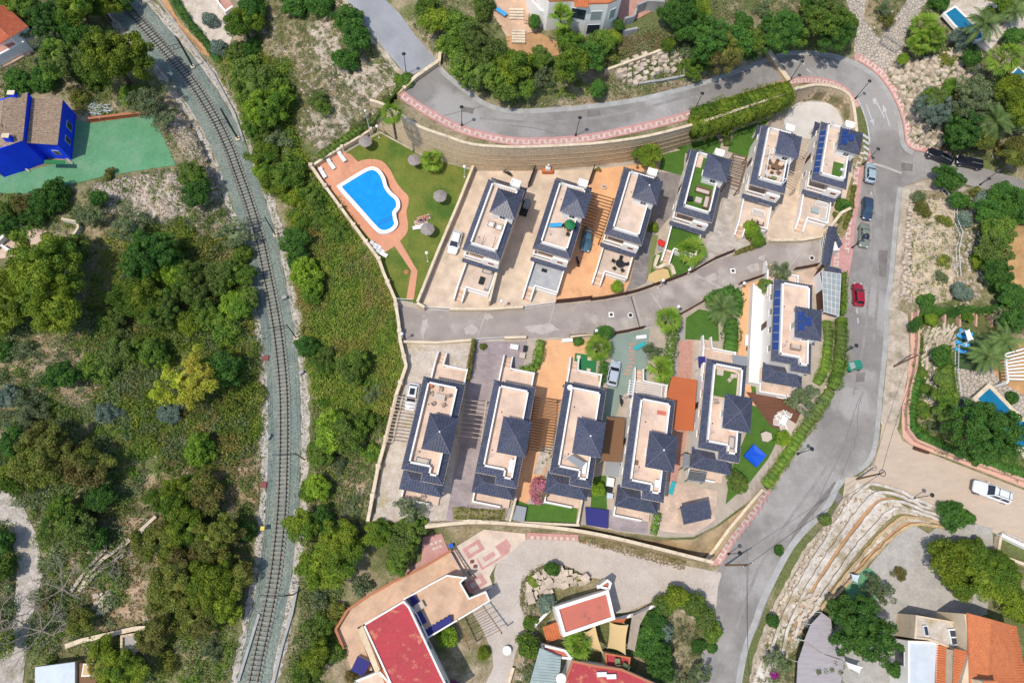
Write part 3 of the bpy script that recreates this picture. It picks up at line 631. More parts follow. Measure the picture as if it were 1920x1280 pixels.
def crazy(name,c,c2,joint,sc=1.3):
 m=bpy.data.materials.new(name);nt,b=_nodes(m);L=nt.links
 g=nt.nodes.new('ShaderNodeNewGeometry')
 vo=nt.nodes.new('ShaderNodeTexVoronoi');vo.inputs['Scale'].default_value=sc;L.new(g.outputs['Position'],vo.inputs['Vector'])
 ve=nt.nodes.new('ShaderNodeTexVoronoi');ve.feature='DISTANCE_TO_EDGE';ve.inputs['Scale'].default_value=sc;L.new(g.outputs['Position'],ve.inputs['Vector'])
 x=nt.nodes.new('ShaderNodeMix');x.data_type='RGBA';L.new(vo.outputs['Color'],x.inputs[0]);x.inputs[6].default_value=(*c,1);x.inputs[7].default_value=(*c2,1)
 r=nt.nodes.new('ShaderNodeMapRange');r.inputs[1].default_value=0.02;r.inputs[2].default_value=0.09;L.new(ve.outputs['Distance'],r.inputs[0])
 y=nt.nodes.new('ShaderNodeMix');y.data_type='RGBA';L.new(r.outputs[0],y.inputs[0]);y.inputs[6].default_value=(*joint,1);L.new(x.outputs[2],y.inputs[7])
 L.new(y.outputs[2],b.inputs['Base Color']);b.inputs['Roughness'].default_value=0.85
 bu=nt.nodes.new('ShaderNodeBump');bu.inputs['Distance'].default_value=0.05;L.new(r.outputs[0],bu.inputs['Height']);L.new(bu.outputs[0],b.inputs['Normal'])
 MATS[name]=m
crazy('crazy_paving',(0.52,0.44,0.36),(0.40,0.34,0.28),(0.22,0.19,0.15),1.9)
crazy('rubble_wall',(0.72,0.56,0.37),(0.60,0.46,0.30),(0.46,0.35,0.23),2.4)
mat('roof_navy',(0.047,0.053,0.086),(0.080,0.087,0.122),scale=2.2,rough=0.34,spec=0.6,fine=0.4,fscale=5,obj=True,objrand=0.14,c3=(0.085,0.088,0.12),s3=0.5,sharp3=(0.5,0.7))
mat('ridge_navy',(0.10,0.10,0.16),rough=0.4,spec=0.5)
mat('render_white',(0.86,0.81,0.75),(0.81,0.76,0.70),scale=0.7,rough=0.85,fine=0.03)
mat('render_cream',(0.66,0.53,0.37),(0.56,0.44,0.30),scale=0.5,c3=(0.42,0.34,0.24),s3=0.6,sharp3=(0.55,0.72),rough=0.9,fine=0.12)
mat('cap_cream',(0.70,0.58,0.42),(0.58,0.47,0.33),scale=0.9,c3=(0.40,0.32,0.22),s3=0.8,sharp3=(0.54,0.72),rough=0.85,fine=0.12,fscale=4)
tiled('terrace_beige',(0.68,0.50,0.385),(0.56,0.42,0.34),size=0.42,var=0.035,angle=12,mortar=0.016)
tiled('terrace_beige_upper',(0.66,0.51,0.40),(0.56,0.44,0.36),size=0.42,var=0.035,angle=-18,mortar=0.012)
mat('slate_floor',(0.34,0.34,0.35),(0.42,0.42,0.42),scale=1.1,rough=0.7,fine=0.12)
mat('glass_dark',(0.035,0.045,0.06),rough=0.08,spec=0.8)
mat('glass_pale',(0.30,0.33,0.32),rough=0.15,spec=0.8)
mat('solar',(0.012,0.035,0.15),(0.018,0.05,0.20),scale=1.2,rough=0.15,spec=0.8)
mat('metal_white',(0.72,0.72,0.70),rough=0.5)
mat('metal_grey',(0.30,0.31,0.32),rough=0.5,metal=0.3)
mat('metal_black',(0.02,0.02,0.022),rough=0.5)
mat('gate_brown',(0.10,0.042,0.028),(0.075,0.03,0.02),scale=1.0,rough=0.6,fine=0.1)
mat('beam_brown',(0.19,0.10,0.05),rough=0.8,fine=0.2)
mat('beam_pale',(0.52,0.42,0.32),rough=0.8,fine=0.15)
mat('bark',(0.16,0.11,0.07),(0.09,0.065,0.045),scale=2,rough=0.95,bump=0.03,fine=0.2)
mat('bark_pale',(0.34,0.28,0.23),(0.24,0.20,0.16),scale=2,rough=0.95,fine=0.2)
mat('stone',(0.56,0.47,0.36),(0.44,0.36,0.27),scale=0.9,rough=0.9,bump=0.05,bscale=3,fine=0.12,objrand=0.16)
mat('stone_white',(0.56,0.46,0.36),(0.44,0.36,0.28),scale=0.9,rough=0.9,bump=0.04,bscale=3,fine=0.15,objrand=0.12)
mat('rubble_rock',(0.55,0.46,0.37),(0.40,0.33,0.26),scale=0.8,rough=0.95,bump=0.04,bscale=4,fine=0.2)
mat('sleeper',(0.27,0.275,0.235),(0.22,0.225,0.19),scale=1.5,rough=0.9,fine=0.15,objrand=0.1)
mat('rail_steel',(0.10,0.07,0.055),rough=0.5,metal=0.4)
mat('pool_water',(0.01,0.29,0.72),(0.008,0.25,0.68),scale=0.8,rough=0.08,spec=0.5,bump=0.05,bscale=2.2,fine=0.06,fscale=1.5)
mat('pool_teal',(0.01,0.17,0.30),(0.008,0.14,0.27),scale=0.6,rough=0.08,spec=0.5,bump=0.05,bscale=2.2,fine=0.06,fscale=1.5)
mat('blue_wall',(0.006,0.06,0.88),(0.006,0.05,0.76),scale=0.6,rough=0.8,fine=0.12,fscale=2)
mat('tile_brown',(0.25,0.175,0.12),(0.38,0.28,0.20),scale=2.6,rough=0.85,fine=0.4,fscale=5)
mat('tile_red',(0.47,0.13,0.06),(0.38,0.10,0.05),scale=1.4,rough=0.8,fine=0.2,fscale=5)
mat('tile_orange',(0.53,0.17,0.065),(0.46,0.14,0.055),scale=1.4,rough=0.8,fine=0.2,fscale=5)
mat('roof_red_paint',(0.43,0.05,0.06),(0.36,0.05,0.055),scale=0.35,c3=(0.52,0.17,0.10),s3=0.7,sharp3=(0.56,0.64),rough=0.75,fine=0.12,fscale=2.5)
mat('roof_salmon',(0.52,0.15,0.10),(0.47,0.14,0.10),scale=0.6,c3=(0.25,0.10,0.08),s3=0.45,sharp3=(0.55,0.68),rough=0.8,fine=0.1)
mat('awning_orange',(0.45,0.12,0.04),(0.42,0.11,0.04),scale=0.5,rough=0.8)
mat('sail_tan',(0.60,0.42,0.19),(0.56,0.39,0.18),scale=0.5,rough=0.8)
mat('straw',(0.33,0.29,0.26),(0.25,0.22,0.20),scale=3,rough=0.95,bump=0.05,bscale=7,fine=0.25,obj=True)
mat('plastic_white',(0.75,0.74,0.72),rough=0.5)
mat('plastic_blue',(0.01,0.09,0.55),rough=0.5)
mat('plastic_teal',(0.03,0.36,0.38),rough=0.5)
mat('plastic_green',(0.02,0.16,0.05),rough=0.6)
mat('fabric_red',(0.60,0.03,0.03),rough=0.8)
mat('fabric_navy',(0.03,0.03,0.16),rough=0.8)
mat('fabric_grey',(0.28,0.29,0.30),rough=0.9)
mat('fabric_beige',(0.52,0.42,0.34),rough=0.9)
mat('fabric_sky',(0.05,0.33,0.62),rough=0.8)
mat('terracotta_pot',(0.42,0.16,0.08),rough=0.8)
mat('wood_brown',(0.20,0.11,0.06),(0.14,0.08,0.045),scale=3,rough=0.7,fine=0.15)
mat('skin',(0.55,0.33,0.24),rough=0.6)
mat('hair',(0.04,0.025,0.015),rough=0.7)
mat('road_paint',(0.55,0.55,0.53),(0.38,0.37,0.36),scale=1.5,rough=0.7,fine=0.1)
mat('stain',(0.15,0.13,0.12),(0.20,0.18,0.165),scale=0.8,rough=0.9)
mat('seam',(0.16,0.155,0.15),rough=0.9)
mat('patch_pale',(0.46,0.40,0.355),(0.38,0.33,0.29),scale=0.8,rough=0.9,fine=0.1)
mat('iron',(0.05,0.045,0.045),rough=0.7)
mat('red_lid',(0.22,0.07,0.06),rough=0.8)
mat('yellow_paint',(0.65,0.52,0.12),rough=0.7)
mat('lamp_glass',(0.85,0.83,0.78),rough=0.2)
mat('corrugated',(0.36,0.42,0.40),(0.30,0.36,0.34),scale=1,rough=0.6,fine=0.08)
mat('metal_sheet',(0.55,0.60,0.65),(0.48,0.53,0.57),scale=0.8,rough=0.6,fine=0.05)
mat('reed_mat',(0.38,0.31,0.24),(0.30,0.24,0.18),scale=1.5,rough=0.9,fine=0.15)
mat('shade_net',(0.38,0.34,0.345),(0.31,0.28,0.285),scale=0.6,rough=0.9,fine=0.1,stretch=(1,6,1))
mat('wire',(0.05,0.05,0.05),rough=0.6)
mat('tyre',(0.02,0.02,0.02),rough=0.8)
mat('rim',(0.45,0.46,0.47),rough=0.35,metal=0.7)
mat('car_glass',(0.015,0.02,0.03),rough=0.05,spec=0.8)
mat('car_glass_blue',(0.03,0.07,0.10),rough=0.05,spec=0.8)
mat('tail_red',(0.45,0.01,0.01),rough=0.3)
mat('light_clear',(0.75,0.77,0.8),rough=0.15)
for n_,c_ in(('white',(0.72,0.73,0.74)),('silver',(0.42,0.46,0.50)),('black',(0.012,0.014,0.02)),('navy',(0.03,0.05,0.09)),('olive',(0.19,0.21,0.16)),
      ('blue',(0.055,0.12,0.16)),('red',(0.30,0.008,0.02)),('teal',(0.02,0.22,0.14)),('pale',(0.33,0.42,0.47))):
 mat('car_'+n_,c_,rough=0.22,spec=0.6,coat=0.6,metal=0.0)
leafmat('leaf_pine',(0.15,0.225,0.020),(0.265,0.325,0.032),(0.10,0.18,0.022),var=0.42)
leafmat('leaf_dark',(0.055,0.145,0.028),(0.105,0.225,0.036),var=0.4)
leafmat('leaf_mid',(0.095,0.195,0.030),(0.215,0.315,0.042),(0.15,0.21,0.05),var=0.42)
leafmat('leaf_lime',(0.19,0.32,0.028),(0.30,0.42,0.04),(0.13,0.24,0.03),var=0.35)
leafmat('leaf_yellow',(0.33,0.42,0.03),(0.46,0.50,0.05),(0.45,0.40,0.06),var=0.3)
leafmat('leaf_olive',(0.135,0.185,0.085),(0.22,0.265,0.12),var=0.38)
leafmat('leaf_grey',(0.162,0.230,0.176),(0.230,0.297,0.230),var=0.3)
leafmat('leaf_brown',(0.15,0.205,0.035),(0.26,0.275,0.05),(0.17,0.145,0.045),var=0.42)
leafmat('leaf_palm',(0.12,0.235,0.02),(0.26,0.36,0.045),var=0.35)
leafmat('leaf_date',(0.10,0.175,0.045),(0.19,0.26,0.075),var=0.35)
leafmat('leaf_dry',(0.286,0.242,0.132),(0.396,0.319,0.176),(0.330,0.198,0.088),var=0.35)
leafmat('leaf_carpet',(0.16,0.25,0.035),(0.31,0.35,0.06),(0.30,0.25,0.07),var=0.42)
leafmat('leaf_scrub',(0.20,0.24,0.085),(0.31,0.31,0.13),(0.17,0.21,0.09),var=0.4)
leafmat('leaf_pink',(0.55,0.16,0.24),(0.62,0.25,0.32),(0.14,0.2,0.05),var=0.3)
leafmat('leaf_magenta',(0.40,0.02,0.30),(0.5,0.04,0.36),var=0.3)
leafmat('leaf_white',(0.62,0.62,0.56),(0.5,0.52,0.42),var=0.2)
# ------------------------------------------------------------------ the ground
ny,nx=GU.shape
Vg=np.stack([GX.ravel(),GY.ravel(),ZG.ravel()],1)
ii=(np.arange(ny-1)[:,None]*nx+np.arange(nx-1)[None,:]).ravel()
Q=np.concatenate([np.stack([ii,ii+nx+1,ii+1],1),np.stack([ii,ii+nx,ii+nx+1],1)])
me=fast_mesh('ground',Vg,Q,'wild_ground')
gr=obj('ground',me,None,kind='structure')
far=MB();far.add([(-1200,-1200,-18),(1200,-1200,-18),(1200,1200,-18),(-1200,1200,-18)],[(0,1,2,3)])
obj('far_ground',far,'wild_ground',kind='structure')
REGOBJ={}
for k_,(name,poly,m,lift,opt)in enumerate(REG):
 b=skirted(poly,lift+0.0005*(k_%7),0.3)if name in('red_pavement','pink_pavement')or lift>0.5 else drape(poly,lift+0.0007*k_)
 REGOBJ.setdefault(name,[]).append(obj(name,b,m,kind='structure'))
# ------------------------------------------------------------------ tiled roof planes: ribs are real
def roof_plane(b,pts,sp=0.36,w=0.11,h=0.095,base=0.05):
 """pts: convex polygon, first edge is the eave. Flat sheet plus raised tile rows running up the slope"""
 p=[Vector(q)for q in pts];e=(p[1]-p[0]);L=e.length;e.normalize()
 nrm=None
 for i in range(2,len(p)):
  c=(p[1]-p[0]).cross(p[i]-p[0])
  if c.length>1e-6:nrm=c.normalized();break
 if nrm.z<0:nrm=-nrm
 up=nrm.cross(e)
 if up.dot(sum((q-p[0]for q in p),Vector()))<0:up=-up
 low=[q-nrm*base for q in p];n=len(p)
 b.add(p+low,[tuple(range(n)),tuple(range(2*n-1,n-1,-1))]+[(i,(i+1)%n,(i+1)%n+n,i+n)for i in range(n)])
 q2=[((q-p[0]).dot(e),(q-p[0]).dot(up))for q in p]
 amin,amax=min(q[0]for q in q2),max(q[0]for q in q2);k=max(1,int((amax-amin)/sp));s=(amax-amin)/k
 for i in range(k):
  a=amin+(i+0.5)*s;hits=[]
  for(x0,y0),(x1,y1)in zip(q2,q2[1:]+q2[:1]):
   if(x0<=a<x1)or(x1<=a<x0):hits.append(y0+(y1-y0)*(a-x0)/(x1-x0))
  if len(hits)<2:continue
  lo,hi=min(hits),max(hits)
  if hi-lo<0.12:continue
  c0=p[0]+e*a+up*(lo+.01);c1=p[0]+e*a+up*(hi-.02)
  vs=[c0-e*w,c0+e*w,c0+e*w*.45+nrm*h,c0-e*w*.45+nrm*h,c1-e*w,c1+e*w,c1+e*w*.45+nrm*h,c1-e*w*.45+nrm*h]
  b.add(vs,[(0,1,2,3),(7,6,5,4),(1,5,6,2),(2,6,7,3),(3,7,4,0)])
 return b
def inset(poly,d):
 """inset an axis-aligned counter-clockwise polygon"""
 n=len(poly);out=[]
 for i in range(n):
  a,b,c=poly[i-1],poly[i],poly[(i+1)%n]
  d1=(b[0]-a[0],b[1]-a[1]);d2=(c[0]-b[0],c[1]-b[1]);l1=math.hypot(*d1);l2=math.hypot(*d2)
  n1=(-d1[1]/l1,d1[0]/l1);n2=(-d2[1]/l2,d2[0]/l2)
  out.append((b[0]+(n1[0]+n2[0])*d,b[1]+(n1[1]+n2[1])*d))
 return out
def hip_roof(parent,x0,x1,y0,y1,ze,zr,name='roof',ridge=None,m='roof_navy',finial=False,cap='ridge_navy'):
 """hip or pyramid roof over a rectangle"""
 w,l=x1-x0,y1-y0
 if abs(w-l)<1.6:r0=r1=Vector(((x0+x1)/2,(y0+y1)/2,zr))
 elif w>l:r0=Vector((x0+l/2,(y0+y1)/2,zr));r1=Vector((x1-l/2,(y0+y1)/2,zr))
 else:r0=Vector(((x0+x1)/2,y0+w/2,zr));r1=Vector(((x0+x1)/2,y1-w/2,zr))
 A,B,C_,D=(Vector((x0,y0,ze)),Vector((x1,y0,ze)),Vector((x1,y1,ze)),Vector((x0,y1,ze)))
 b=MB();same=(r0-r1).length<1e-6
 if same:pl=[[A,B,r0],[B,C_,r0],[C_,D,r0],[D,A,r0]]
 elif w>l:pl=[[A,B,r1,r0],[B,C_,r1],[C_,D,r0,r1],[D,A,r0]]
 else:pl=[[A,B,r0],[B,C_,r1,r0],[C_,D,r1],[D,A,r0,r1]]
 for q in pl:roof_plane(b,q)
 ro=obj(name,b,m,parent)
 ends=[(A,r0),(B,r1 if(w>l and not same)else r0),(C_,r1),(D,r0 if(w>l or same)else r1)]
 if not same:ends.append((r0,r1))
 for p,q in ends:c=MB();c.tube(p+Vector((0,0,.06)),q+Vector((0,0,.06)),.075,n=5);obj('ridge_cap',c,cap,ro)
 if finial:
  f=MB();f.ball((r0.x,r0.y,zr+.16),.13,8,5);obj('finial',f,'render_white',ro)
 return ro
def balustrade(parent,p0,p1,z,h=0.85,m='render_white',name='balustrade',posts=True,sp=0.24):
 b=MB();l=math.dist(p0,p1);k=max(2,int(l/sp));ux,uy=(p1[0]-p0[0])/l,(p1[1]-p0[1])/l
 b.obox(p0,p1,.16,z,z+.10);b.obox(p0,p1,.2,z+h-.1,z+h)
 for i in range(k):
  t=(i+.5)/k;x,y=p0[0]+ux*l*t,p0[1]+uy*l*t
  b.lathe([(.045,0),(.065,(h-.2)*.35),(.03,(h-.2)*.6),(.045,h-.2)],x,y,z+.1,n=5)
 if posts:
  for x,y in(p0,p1):b.box(x-.12,x+.12,y-.12,y+.12,z,z+h+.06)
 return obj(name,b,m,parent)
def window(parent,cx,cy,z0,w,h,face,m='glass_dark',fr='metal_white',mull=1):
 """window on a wall: face = outward direction 'x-','x+','y-','y+'"""
 s=-1 if face[1]=='-' else 1;b=MB();g=MB()
 def bx(mb,a0,a1,d0,d1,za,zb):
  if face[0]=='x':mb.box(cx+s*d0,cx+s*d1,cy+a0,cy+a1,za,zb)
  else:mb.box(cx+a0,cx+a1,cy+s*d0,cy+s*d1,za,zb)
 bx(b,-w/2-.06,-w/2,0,.07,z0-.06,z0+h+.06);bx(b,w/2,w/2+.06,0,.07,z0-.06,z0+h+.06)
 bx(b,-w/2,w/2,0,.07,z0-.06,z0);bx(b,-w/2,w/2,0,.07,z0+h,z0+h+.06)
 for i in range(mull):x=-w/2+w*(i+1)/(mull+1);bx(b,x-.025,x+.025,.005,.06,z0,z0+h)
 o=obj('window',b,fr,parent);bx(g,-w/2,w/2,.002,.03,z0,z0+h);obj('pane',g,m,o)
 bb=MB();bx(bb,-w/2-.12,w/2+.12,0.071,.16,z0-.12,z0-.06);obj('sill',bb,'render_white',o)
 return o
VILLA={}
def VL(k,x,y,z=0.0):
 ox,oy,a=VILLA[k];c,s=math.cos(a),math.sin(a)
 return(ox+x*c-y*s,oy+x*s+y*c,z)
def VR(k):return VILLA[k][2]
def villa(k,sw,ang,L,up,label,floor='terrace_beige',deck='terrace_beige',tfrac=None,solar=False,wext=0.0,stairs=True,porch=True,notch=True,pergola_roof=False,W=6.0,terr=4.15):
 ox,oy,_=P(*sw,6.2);a=R(ang);VILLA[k]=(ox,oy,a)
 t=thing('villa',label,'house',(ox,oy,0),a,'navy-roofed white villas of the estate')
 e=.35;d=.88;H1=5.85
 fr=1 if up else-1
 b=MB()
 if up:
  b.box(e,W-e,e,L-e,0,2.85);b.box(e,W-e,1.9,L-e,2.85,H1+.02);b.box(3.35,W-e,e,1.9,2.85,H1+.02)
  if notch:b.box(3.7,5.1,L-e,L+.55,0,6.75)
 else:
  y0=-.75 if notch else e
  b.box(e,W-e,e,L-e,0,2.85);b.box(e,W-e,e,L-1.9,2.85,H1+.02);b.box(3.35,W-e,L-1.9,L-e,2.85,H1+.02)
  if notch:b.box(3.3,W-e,y0,e,0,H1+.02)
 if wext:b.box(-wext,e,-2.4,L+.8,0,.9);b.box(-wext,-wext+.2,-2.4,L+.8,.9,1.7);b.box(-wext+.2,e,-2.4,-2.2,.9,1.7)
 wall=obj('wall',b,'render_white',t)
 if notch and not up:out=[(0,0),(2.95,0),(2.95,-1.05),(W,-1.05),(W,L),(0,L)]
 else:out=[(0,0),(W,0),(W,L),(0,L)]
 inn=inset(out,d)
 b=MB();rc=MB()
 for i in range(len(out)):
  j=(i+1)%len(out)
  roof_plane(b,[(*out[i],H1),(*out[j],H1),(*inn[j],H1+.55),(*inn[i],H1+.55)])
 ro=obj('roof',b,'roof_navy',t)
 for p,q in zip(out,inn):rc=MB();rc.tube((*p,H1+.07),(*q,H1+.61),.07,n=5);obj('ridge_cap',rc,'ridge_navy',ro)
 fb=MB();n=len(out)
 for i in range(n):fb.obox(out[i],out[(i+1)%n],.06,H1-.16,H1-.005,side=-.3)
 obj('fascia',fb,'render_cream',ro)
 b=MB();c2=MB()
 for i in range(n):
  p,q=inn[i],inn[(i+1)%n];l=math.dist(p,q);ux,uy=(q[0]-p[0])/l,(q[1]-p[1])/l
  b.obox((p[0]+ux*.0,p[1]+uy*.0),(q[0],q[1]),.22,H1-.1,7.0,side=.5)
 for p in inn:pass
 obj('parapet',b,'render_white',t)
 fl=MB();fi=inset(inn,.2);fl.prism(fi,H1,6.12)
 tf=obj('terrace_floor',fl,floor,t)
 rr=random.Random(k)
 for q in range(2):dx,dy=rr.uniform(1.6,2.2),(L*(.25+.45*q)+rr.uniform(-.6,.6));b=MB();b.lathe([(.11,6.121),(.11,6.14)],dx,dy,0,n=8);obj('floor_drain',b,'iron',tf)
 ax_,ay_=(5.1,ty[0]-.1)if False else(1.25,L-1.3 if up else 2.0);b=MB();b.tube((ax_,ay_,6.1),(ax_,ay_,7.9),.025,n=5)
 for q in range(4):b.tube((ax_-.35,ay_+.12*q,7.7),(ax_+.35,ay_+.12*q,7.7),.015,n=4)
 obj('aerial',b,'metal_grey',t)
 if up and notch:
  x=MB();x.box(3.62,3.80,L-.35,L+.75,5.6,7.0);x.box(5.0,5.18,L-.35,L+.75,5.6,7.0);x.box(3.80,5.0,L+.57,L+.75,5.6,7.0);obj('parapet',x,'render_white',t)
 ty0,ty1=tfrac or((6.0,10.4)if up else(2.8,7.8))
 b=MB();b.box(2.72,W-.12,ty0+.4,ty1-.4,5.7,8.42);tw=obj('turret',b,'render_white',t)
 hip_roof(tw,2.3,W+.25,ty0,ty1,8.45,9.6,'turret_roof',finial=(k in('U3','L1','L3','L4')))
 window(tw,2.72,(ty0+ty1)/2,6.25,.9,1.9,'x-','glass_pale','metal_white',0)
 window(tw,4.3,ty0+.4,6.9,.8,.8,'y-','glass_dark')
 by0,by1=(.05,1.9)if up else(L-1.9,L-.05)
 yf=by0 if up else by1
 b=MB();b.box(.15,W-.15,by0,by1,2.86,3.02);bal=obj('balcony',b,'terrace_beige',t)
 balustrade(bal,(.25,yf+fr*.1),(3.2,yf+fr*.1),3.02,.95)
 balustrade(bal,(.25,yf+fr*.1),(.25,yf+fr*1.75),3.02,.95,posts=False)
 b=MB();b.box(3.3,W-.2,yf-fr*.04,yf+fr*.34,2.86,4.6);obj('balcony_wall',b,'render_white',t)
 window(t,4.6,yf-fr*.045,3.7,.75,.45,'y-' if up else 'y+','glass_dark','terracotta_pot',0)
 window(t,1.8,yf+fr*1.83,3.15,2.2,2.1,'y-' if up else 'y+','glass_dark','metal_white',1)
 b=MB();roof_plane(b,[(0.0,yf-fr*.5,2.5),(W,yf-fr*.5,2.5),(W,yf-fr*.02,2.86),(0.0,yf-fr*.02,2.86)]if up else[(W,yf-fr*.5,2.5),(0.0,yf-fr*.5,2.5),(0.0,yf-fr*.02,2.86),(W,yf-fr*.02,2.86)])
 obj('tiled_ledge',b,'roof_navy',t)
 yw=e if up else L-e;fc='y-' if up else 'y+'
 window(t,2.0,yw,1.05,2.6,1.75,fc,'glass_pale','metal_white',2)
 window(t,4.7,yw,1.6,.9,.9,fc,'glass_dark')
 for yy in(2.5,5.5,8.5,11.0):
  window(t,e,yy,3.9,.9,1.1,'x-');
  if yy!=5.5:window(t,W-e,yy,3.9,.7,.9,'x+')
 window(t,e,4.0,1.0,.9,1.1,'x-')if not wext else None
 dr=MB();dr.box(e-.06,e+.02,6.6,7.6,0.9,2.9);dd=obj('door',dr,'gate_brown',t);hb=MB();hb.box(e-.11,e-.06,6.7,6.76,1.9,2.05);obj('handle',hb,'metal_grey',dd)
 y1=-terr if up else L+terr-.7
 b=MB();b.box(.55,W-.35,yw-fr*.005,y1,0,1.0);ft=obj('front_terrace',b,'render_white',t)
 b=MB();b.box(.62,W-.42,yw-fr*.1,y1+fr*.06,1.0,1.03);obj('terrace_floor',b,deck,ft)
 if stairs:
  sx0,sx1=.75,1.75
  for i in range(6):
   s=MB();ya=y1-fr*i*.34;s.box(sx0,sx1,ya-fr*.004,ya-fr*.336,0,1.0-(i+1)*.15);obj('step',s,'terrace_tile' if i%2 else 'terrace_beige',ft)
  b=MB();ye=y1-fr*2.1
  b.add([(.5,y1,0),(.72,y1,0),(.72,ye,0),(.5,ye,0),(.5,y1,1.9),(.72,y1,1.9),(.72,ye,.9),(.5,ye,.9)],[(3,2,1,0),(4,5,6,7),(0,1,5,4),(1,2,6,5),(2,3,7,6),(3,0,4,7)])
  b.add([(1.78,y1,0),(2.0,y1,0),(2.0,ye,0),(1.78,ye,0),(1.78,y1,1.9),(2.0,y1,1.9),(2.0,ye,.9),(1.78,ye,.9)],[(3,2,1,0),(4,5,6,7),(0,1,5,4),(1,2,6,5),(2,3,7,6),(3,0,4,7)])
  b.box(.5,.72,yw,y1,1.0,1.9);obj('stair_wall',b,'render_white',t)
 balustrade(ft,(2.0,y1+fr*.12),(W-.45,y1+fr*.12),1.03)
 balustrade(ft,(W-.45,y1+fr*.12),(W-.45,yw-fr*.3),1.03,posts=False)
 if porch and not up:
  hip_roof(t,0,W,-2.4,.6,3.0,4.15,'porch_roof')
  b=MB();b.box(.4,W-.4,-3.35,e,0,.5);pf=obj('porch_floor',b,'terrace_beige',t)
  b=MB()
  for px in(.3,2.2,W-.5):b=MB();b.box(px,px+.25,-2.2,-1.95,.5,2.98);obj('porch_column',b,'render_white',t)
  b=MB();b.box(.3,W-1.6,-3.55,-3.35,0,1.3);b.box(.3,.5,-3.35,-2.25,0,1.3);obj('porch_wall',b,'render_white',t)
  window(t,1.7,e,.6,2.0,2.1,'y-','glass_dark','metal_white',1)
 if porch and up:
  hip_roof(t,0,W,L-.6,L+2.2,3.0,4.1,'porch_roof')
  b=MB()
  for px in(.3,2.2,W-.5):b=MB();b.box(px,px+.25,L+1.75,L+2.0,0,2.98);obj('porch_column',b,'render_white',t)
 if solar:
  yy=1.2 if up else 1.6
  nsol=7;st=(L-1.9-yy)/nsol
  for i in range(nsol):
   s=MB();v=[(.12,yy+i*st+.05,H1+.19),(.78,yy+i*st+.05,H1+.60),(.78,yy+(i+1)*st-.05,H1+.60),(.12,yy+(i+1)*st-.05,H1+.19)]
   s.add(v+[(x,y,z+.05)for x,y,z in v],[(3,2,1,0),(4,5,6,7),(0,1,5,4),(1,2,6,5),(2,3,7,6),(3,0,4,7)]);so=obj('solar_panel',s,'solar',t)
   s=MB();s.tube((.12,yy+i*st+.05,H1+.24),(.78,yy+i*st+.05,H1+.65),.03,n=4);s.tube((.12,yy+(i+1)*st-.05,H1+.24),(.78,yy+(i+1)*st-.05,H1+.65),.03,n=4);obj('frame',s,'metal_grey',so)
  cx,cy=(2.3+W+.25)/2,(ty0+ty1)/2
  for i,(fx,fy)in enumerate(((.3,-.8),(.3,.75),(1.15,-.1))):
   x0_=2.3+fx;y0_=cy+fy-.7;zz=8.45+1.15*(fx+.1)/1.97+.1;z2=zz+.4
   s=MB();v=[(x0_,y0_,zz),(x0_+.75,y0_,z2),(x0_+.75,y0_+1.4,z2),(x0_,y0_+1.4,zz)]
   s.add(v+[(x,y,z+.06)for x,y,z in v],[(3,2,1,0),(4,5,6,7),(0,1,5,4),(1,2,6,5),(2,3,7,6),(3,0,4,7)]);obj('solar_panel',s,'solar',tw)
 if pergola_roof:
  b=MB()
  for x in(1.5,4.9):
   for y in(.95 if up else 9.5,5.6 if up else 12.0):b.box(x-.06,x+.06,y-.06,y+.06,6.1,8.2)
   b.box(x-.06,x+.06,.9,5.7,8.2,8.32)
  for y in(.9,5.6):b.box(1.44,4.96,y-.06,y+.06,8.325,8.44)
  obj('terrace_frame',b,'metal_white',t)
 return t
villa('U1',(867,466),-18.3,12.9,True,'white villa nearest the pool garden, two wicker chairs on its roof terrace',deck='terrace_beige_upper',floor='terrace_beige_upper')
villa('U2',(999,464),-18.0,12.8,True,'white villa with a blue slide and green parasol on its roof terrace',deck='slate_floor',floor='terrace_beige_upper')
villa('U3',(1134,437),-18.6,12.5,True,'white villa with bare roof terrace on the orange stamped driveway',deck='terrace_beige_upper',floor='terrace_beige_upper')
villa('U4',(1267,395),-18.3,12.2,True,'white villa with green turf and sofas on its roof terrace',floor='turf',deck='turf')
villa('U5',(1407,343),-17.5,11.9,True,'white villa with a white frame standing on its roof terrace',deck='terrace_beige_upper',floor='terrace_beige_upper',pergola_roof=True,tfrac=(5.1,9.5),W=5.8,terr=4.6)
villa('U6',(1523,335),-17.5,11.8,True,'white villa nearest the road bend, solar panels along its west eave',deck='terrace_beige_upper',floor='terrace_beige_upper',solar=True,tfrac=(5.1,9.5),W=5.8,terr=4.4)
villa('L1',(752,878),-12.0,13.3,False,'white villa beside the gravel driveway, grey lounge set on its roof terrace')
villa('L2',(891,884),-12.0,13.3,False,'white villa between the violet-grey and the orange driveways, empty roof terrace')
villa('L3',(1031,885),-12.0,13.2,False,'white villa beside the pink oleander, grey canopy on its roof terrace')
villa('L4',(1166,911),-12.0,13.5,False,'white villa left of the orange awning, brown mat on its roof terrace')
villa('L5',(1310,838),-11.7,13.4,False,'white villa right of the orange awning, turf on half its roof terrace')
villa('L6',(1447,675),-10.3,13.4,False,'white villa at the road corner with dark blue solar panels on its west eave',solar=True,wext=1.6,tfrac=(3.3,8.2))
def patch(name,k,x0,x1,y0,y1,z,m,label,cat):
 b=MB();b.box(x0,x1,y0,y1,0,.02);o=obj(name,b,m);o.location=VL(k,0,0,z);o.rotation_euler=(0,0,VR(k));tag(o,label,cat);return o
patch('artificial_turf','L5',1.2,4.7,7.9,12.0,6.125,'turf','sheet of green turf on the roof terrace right of the orange awning','turf')
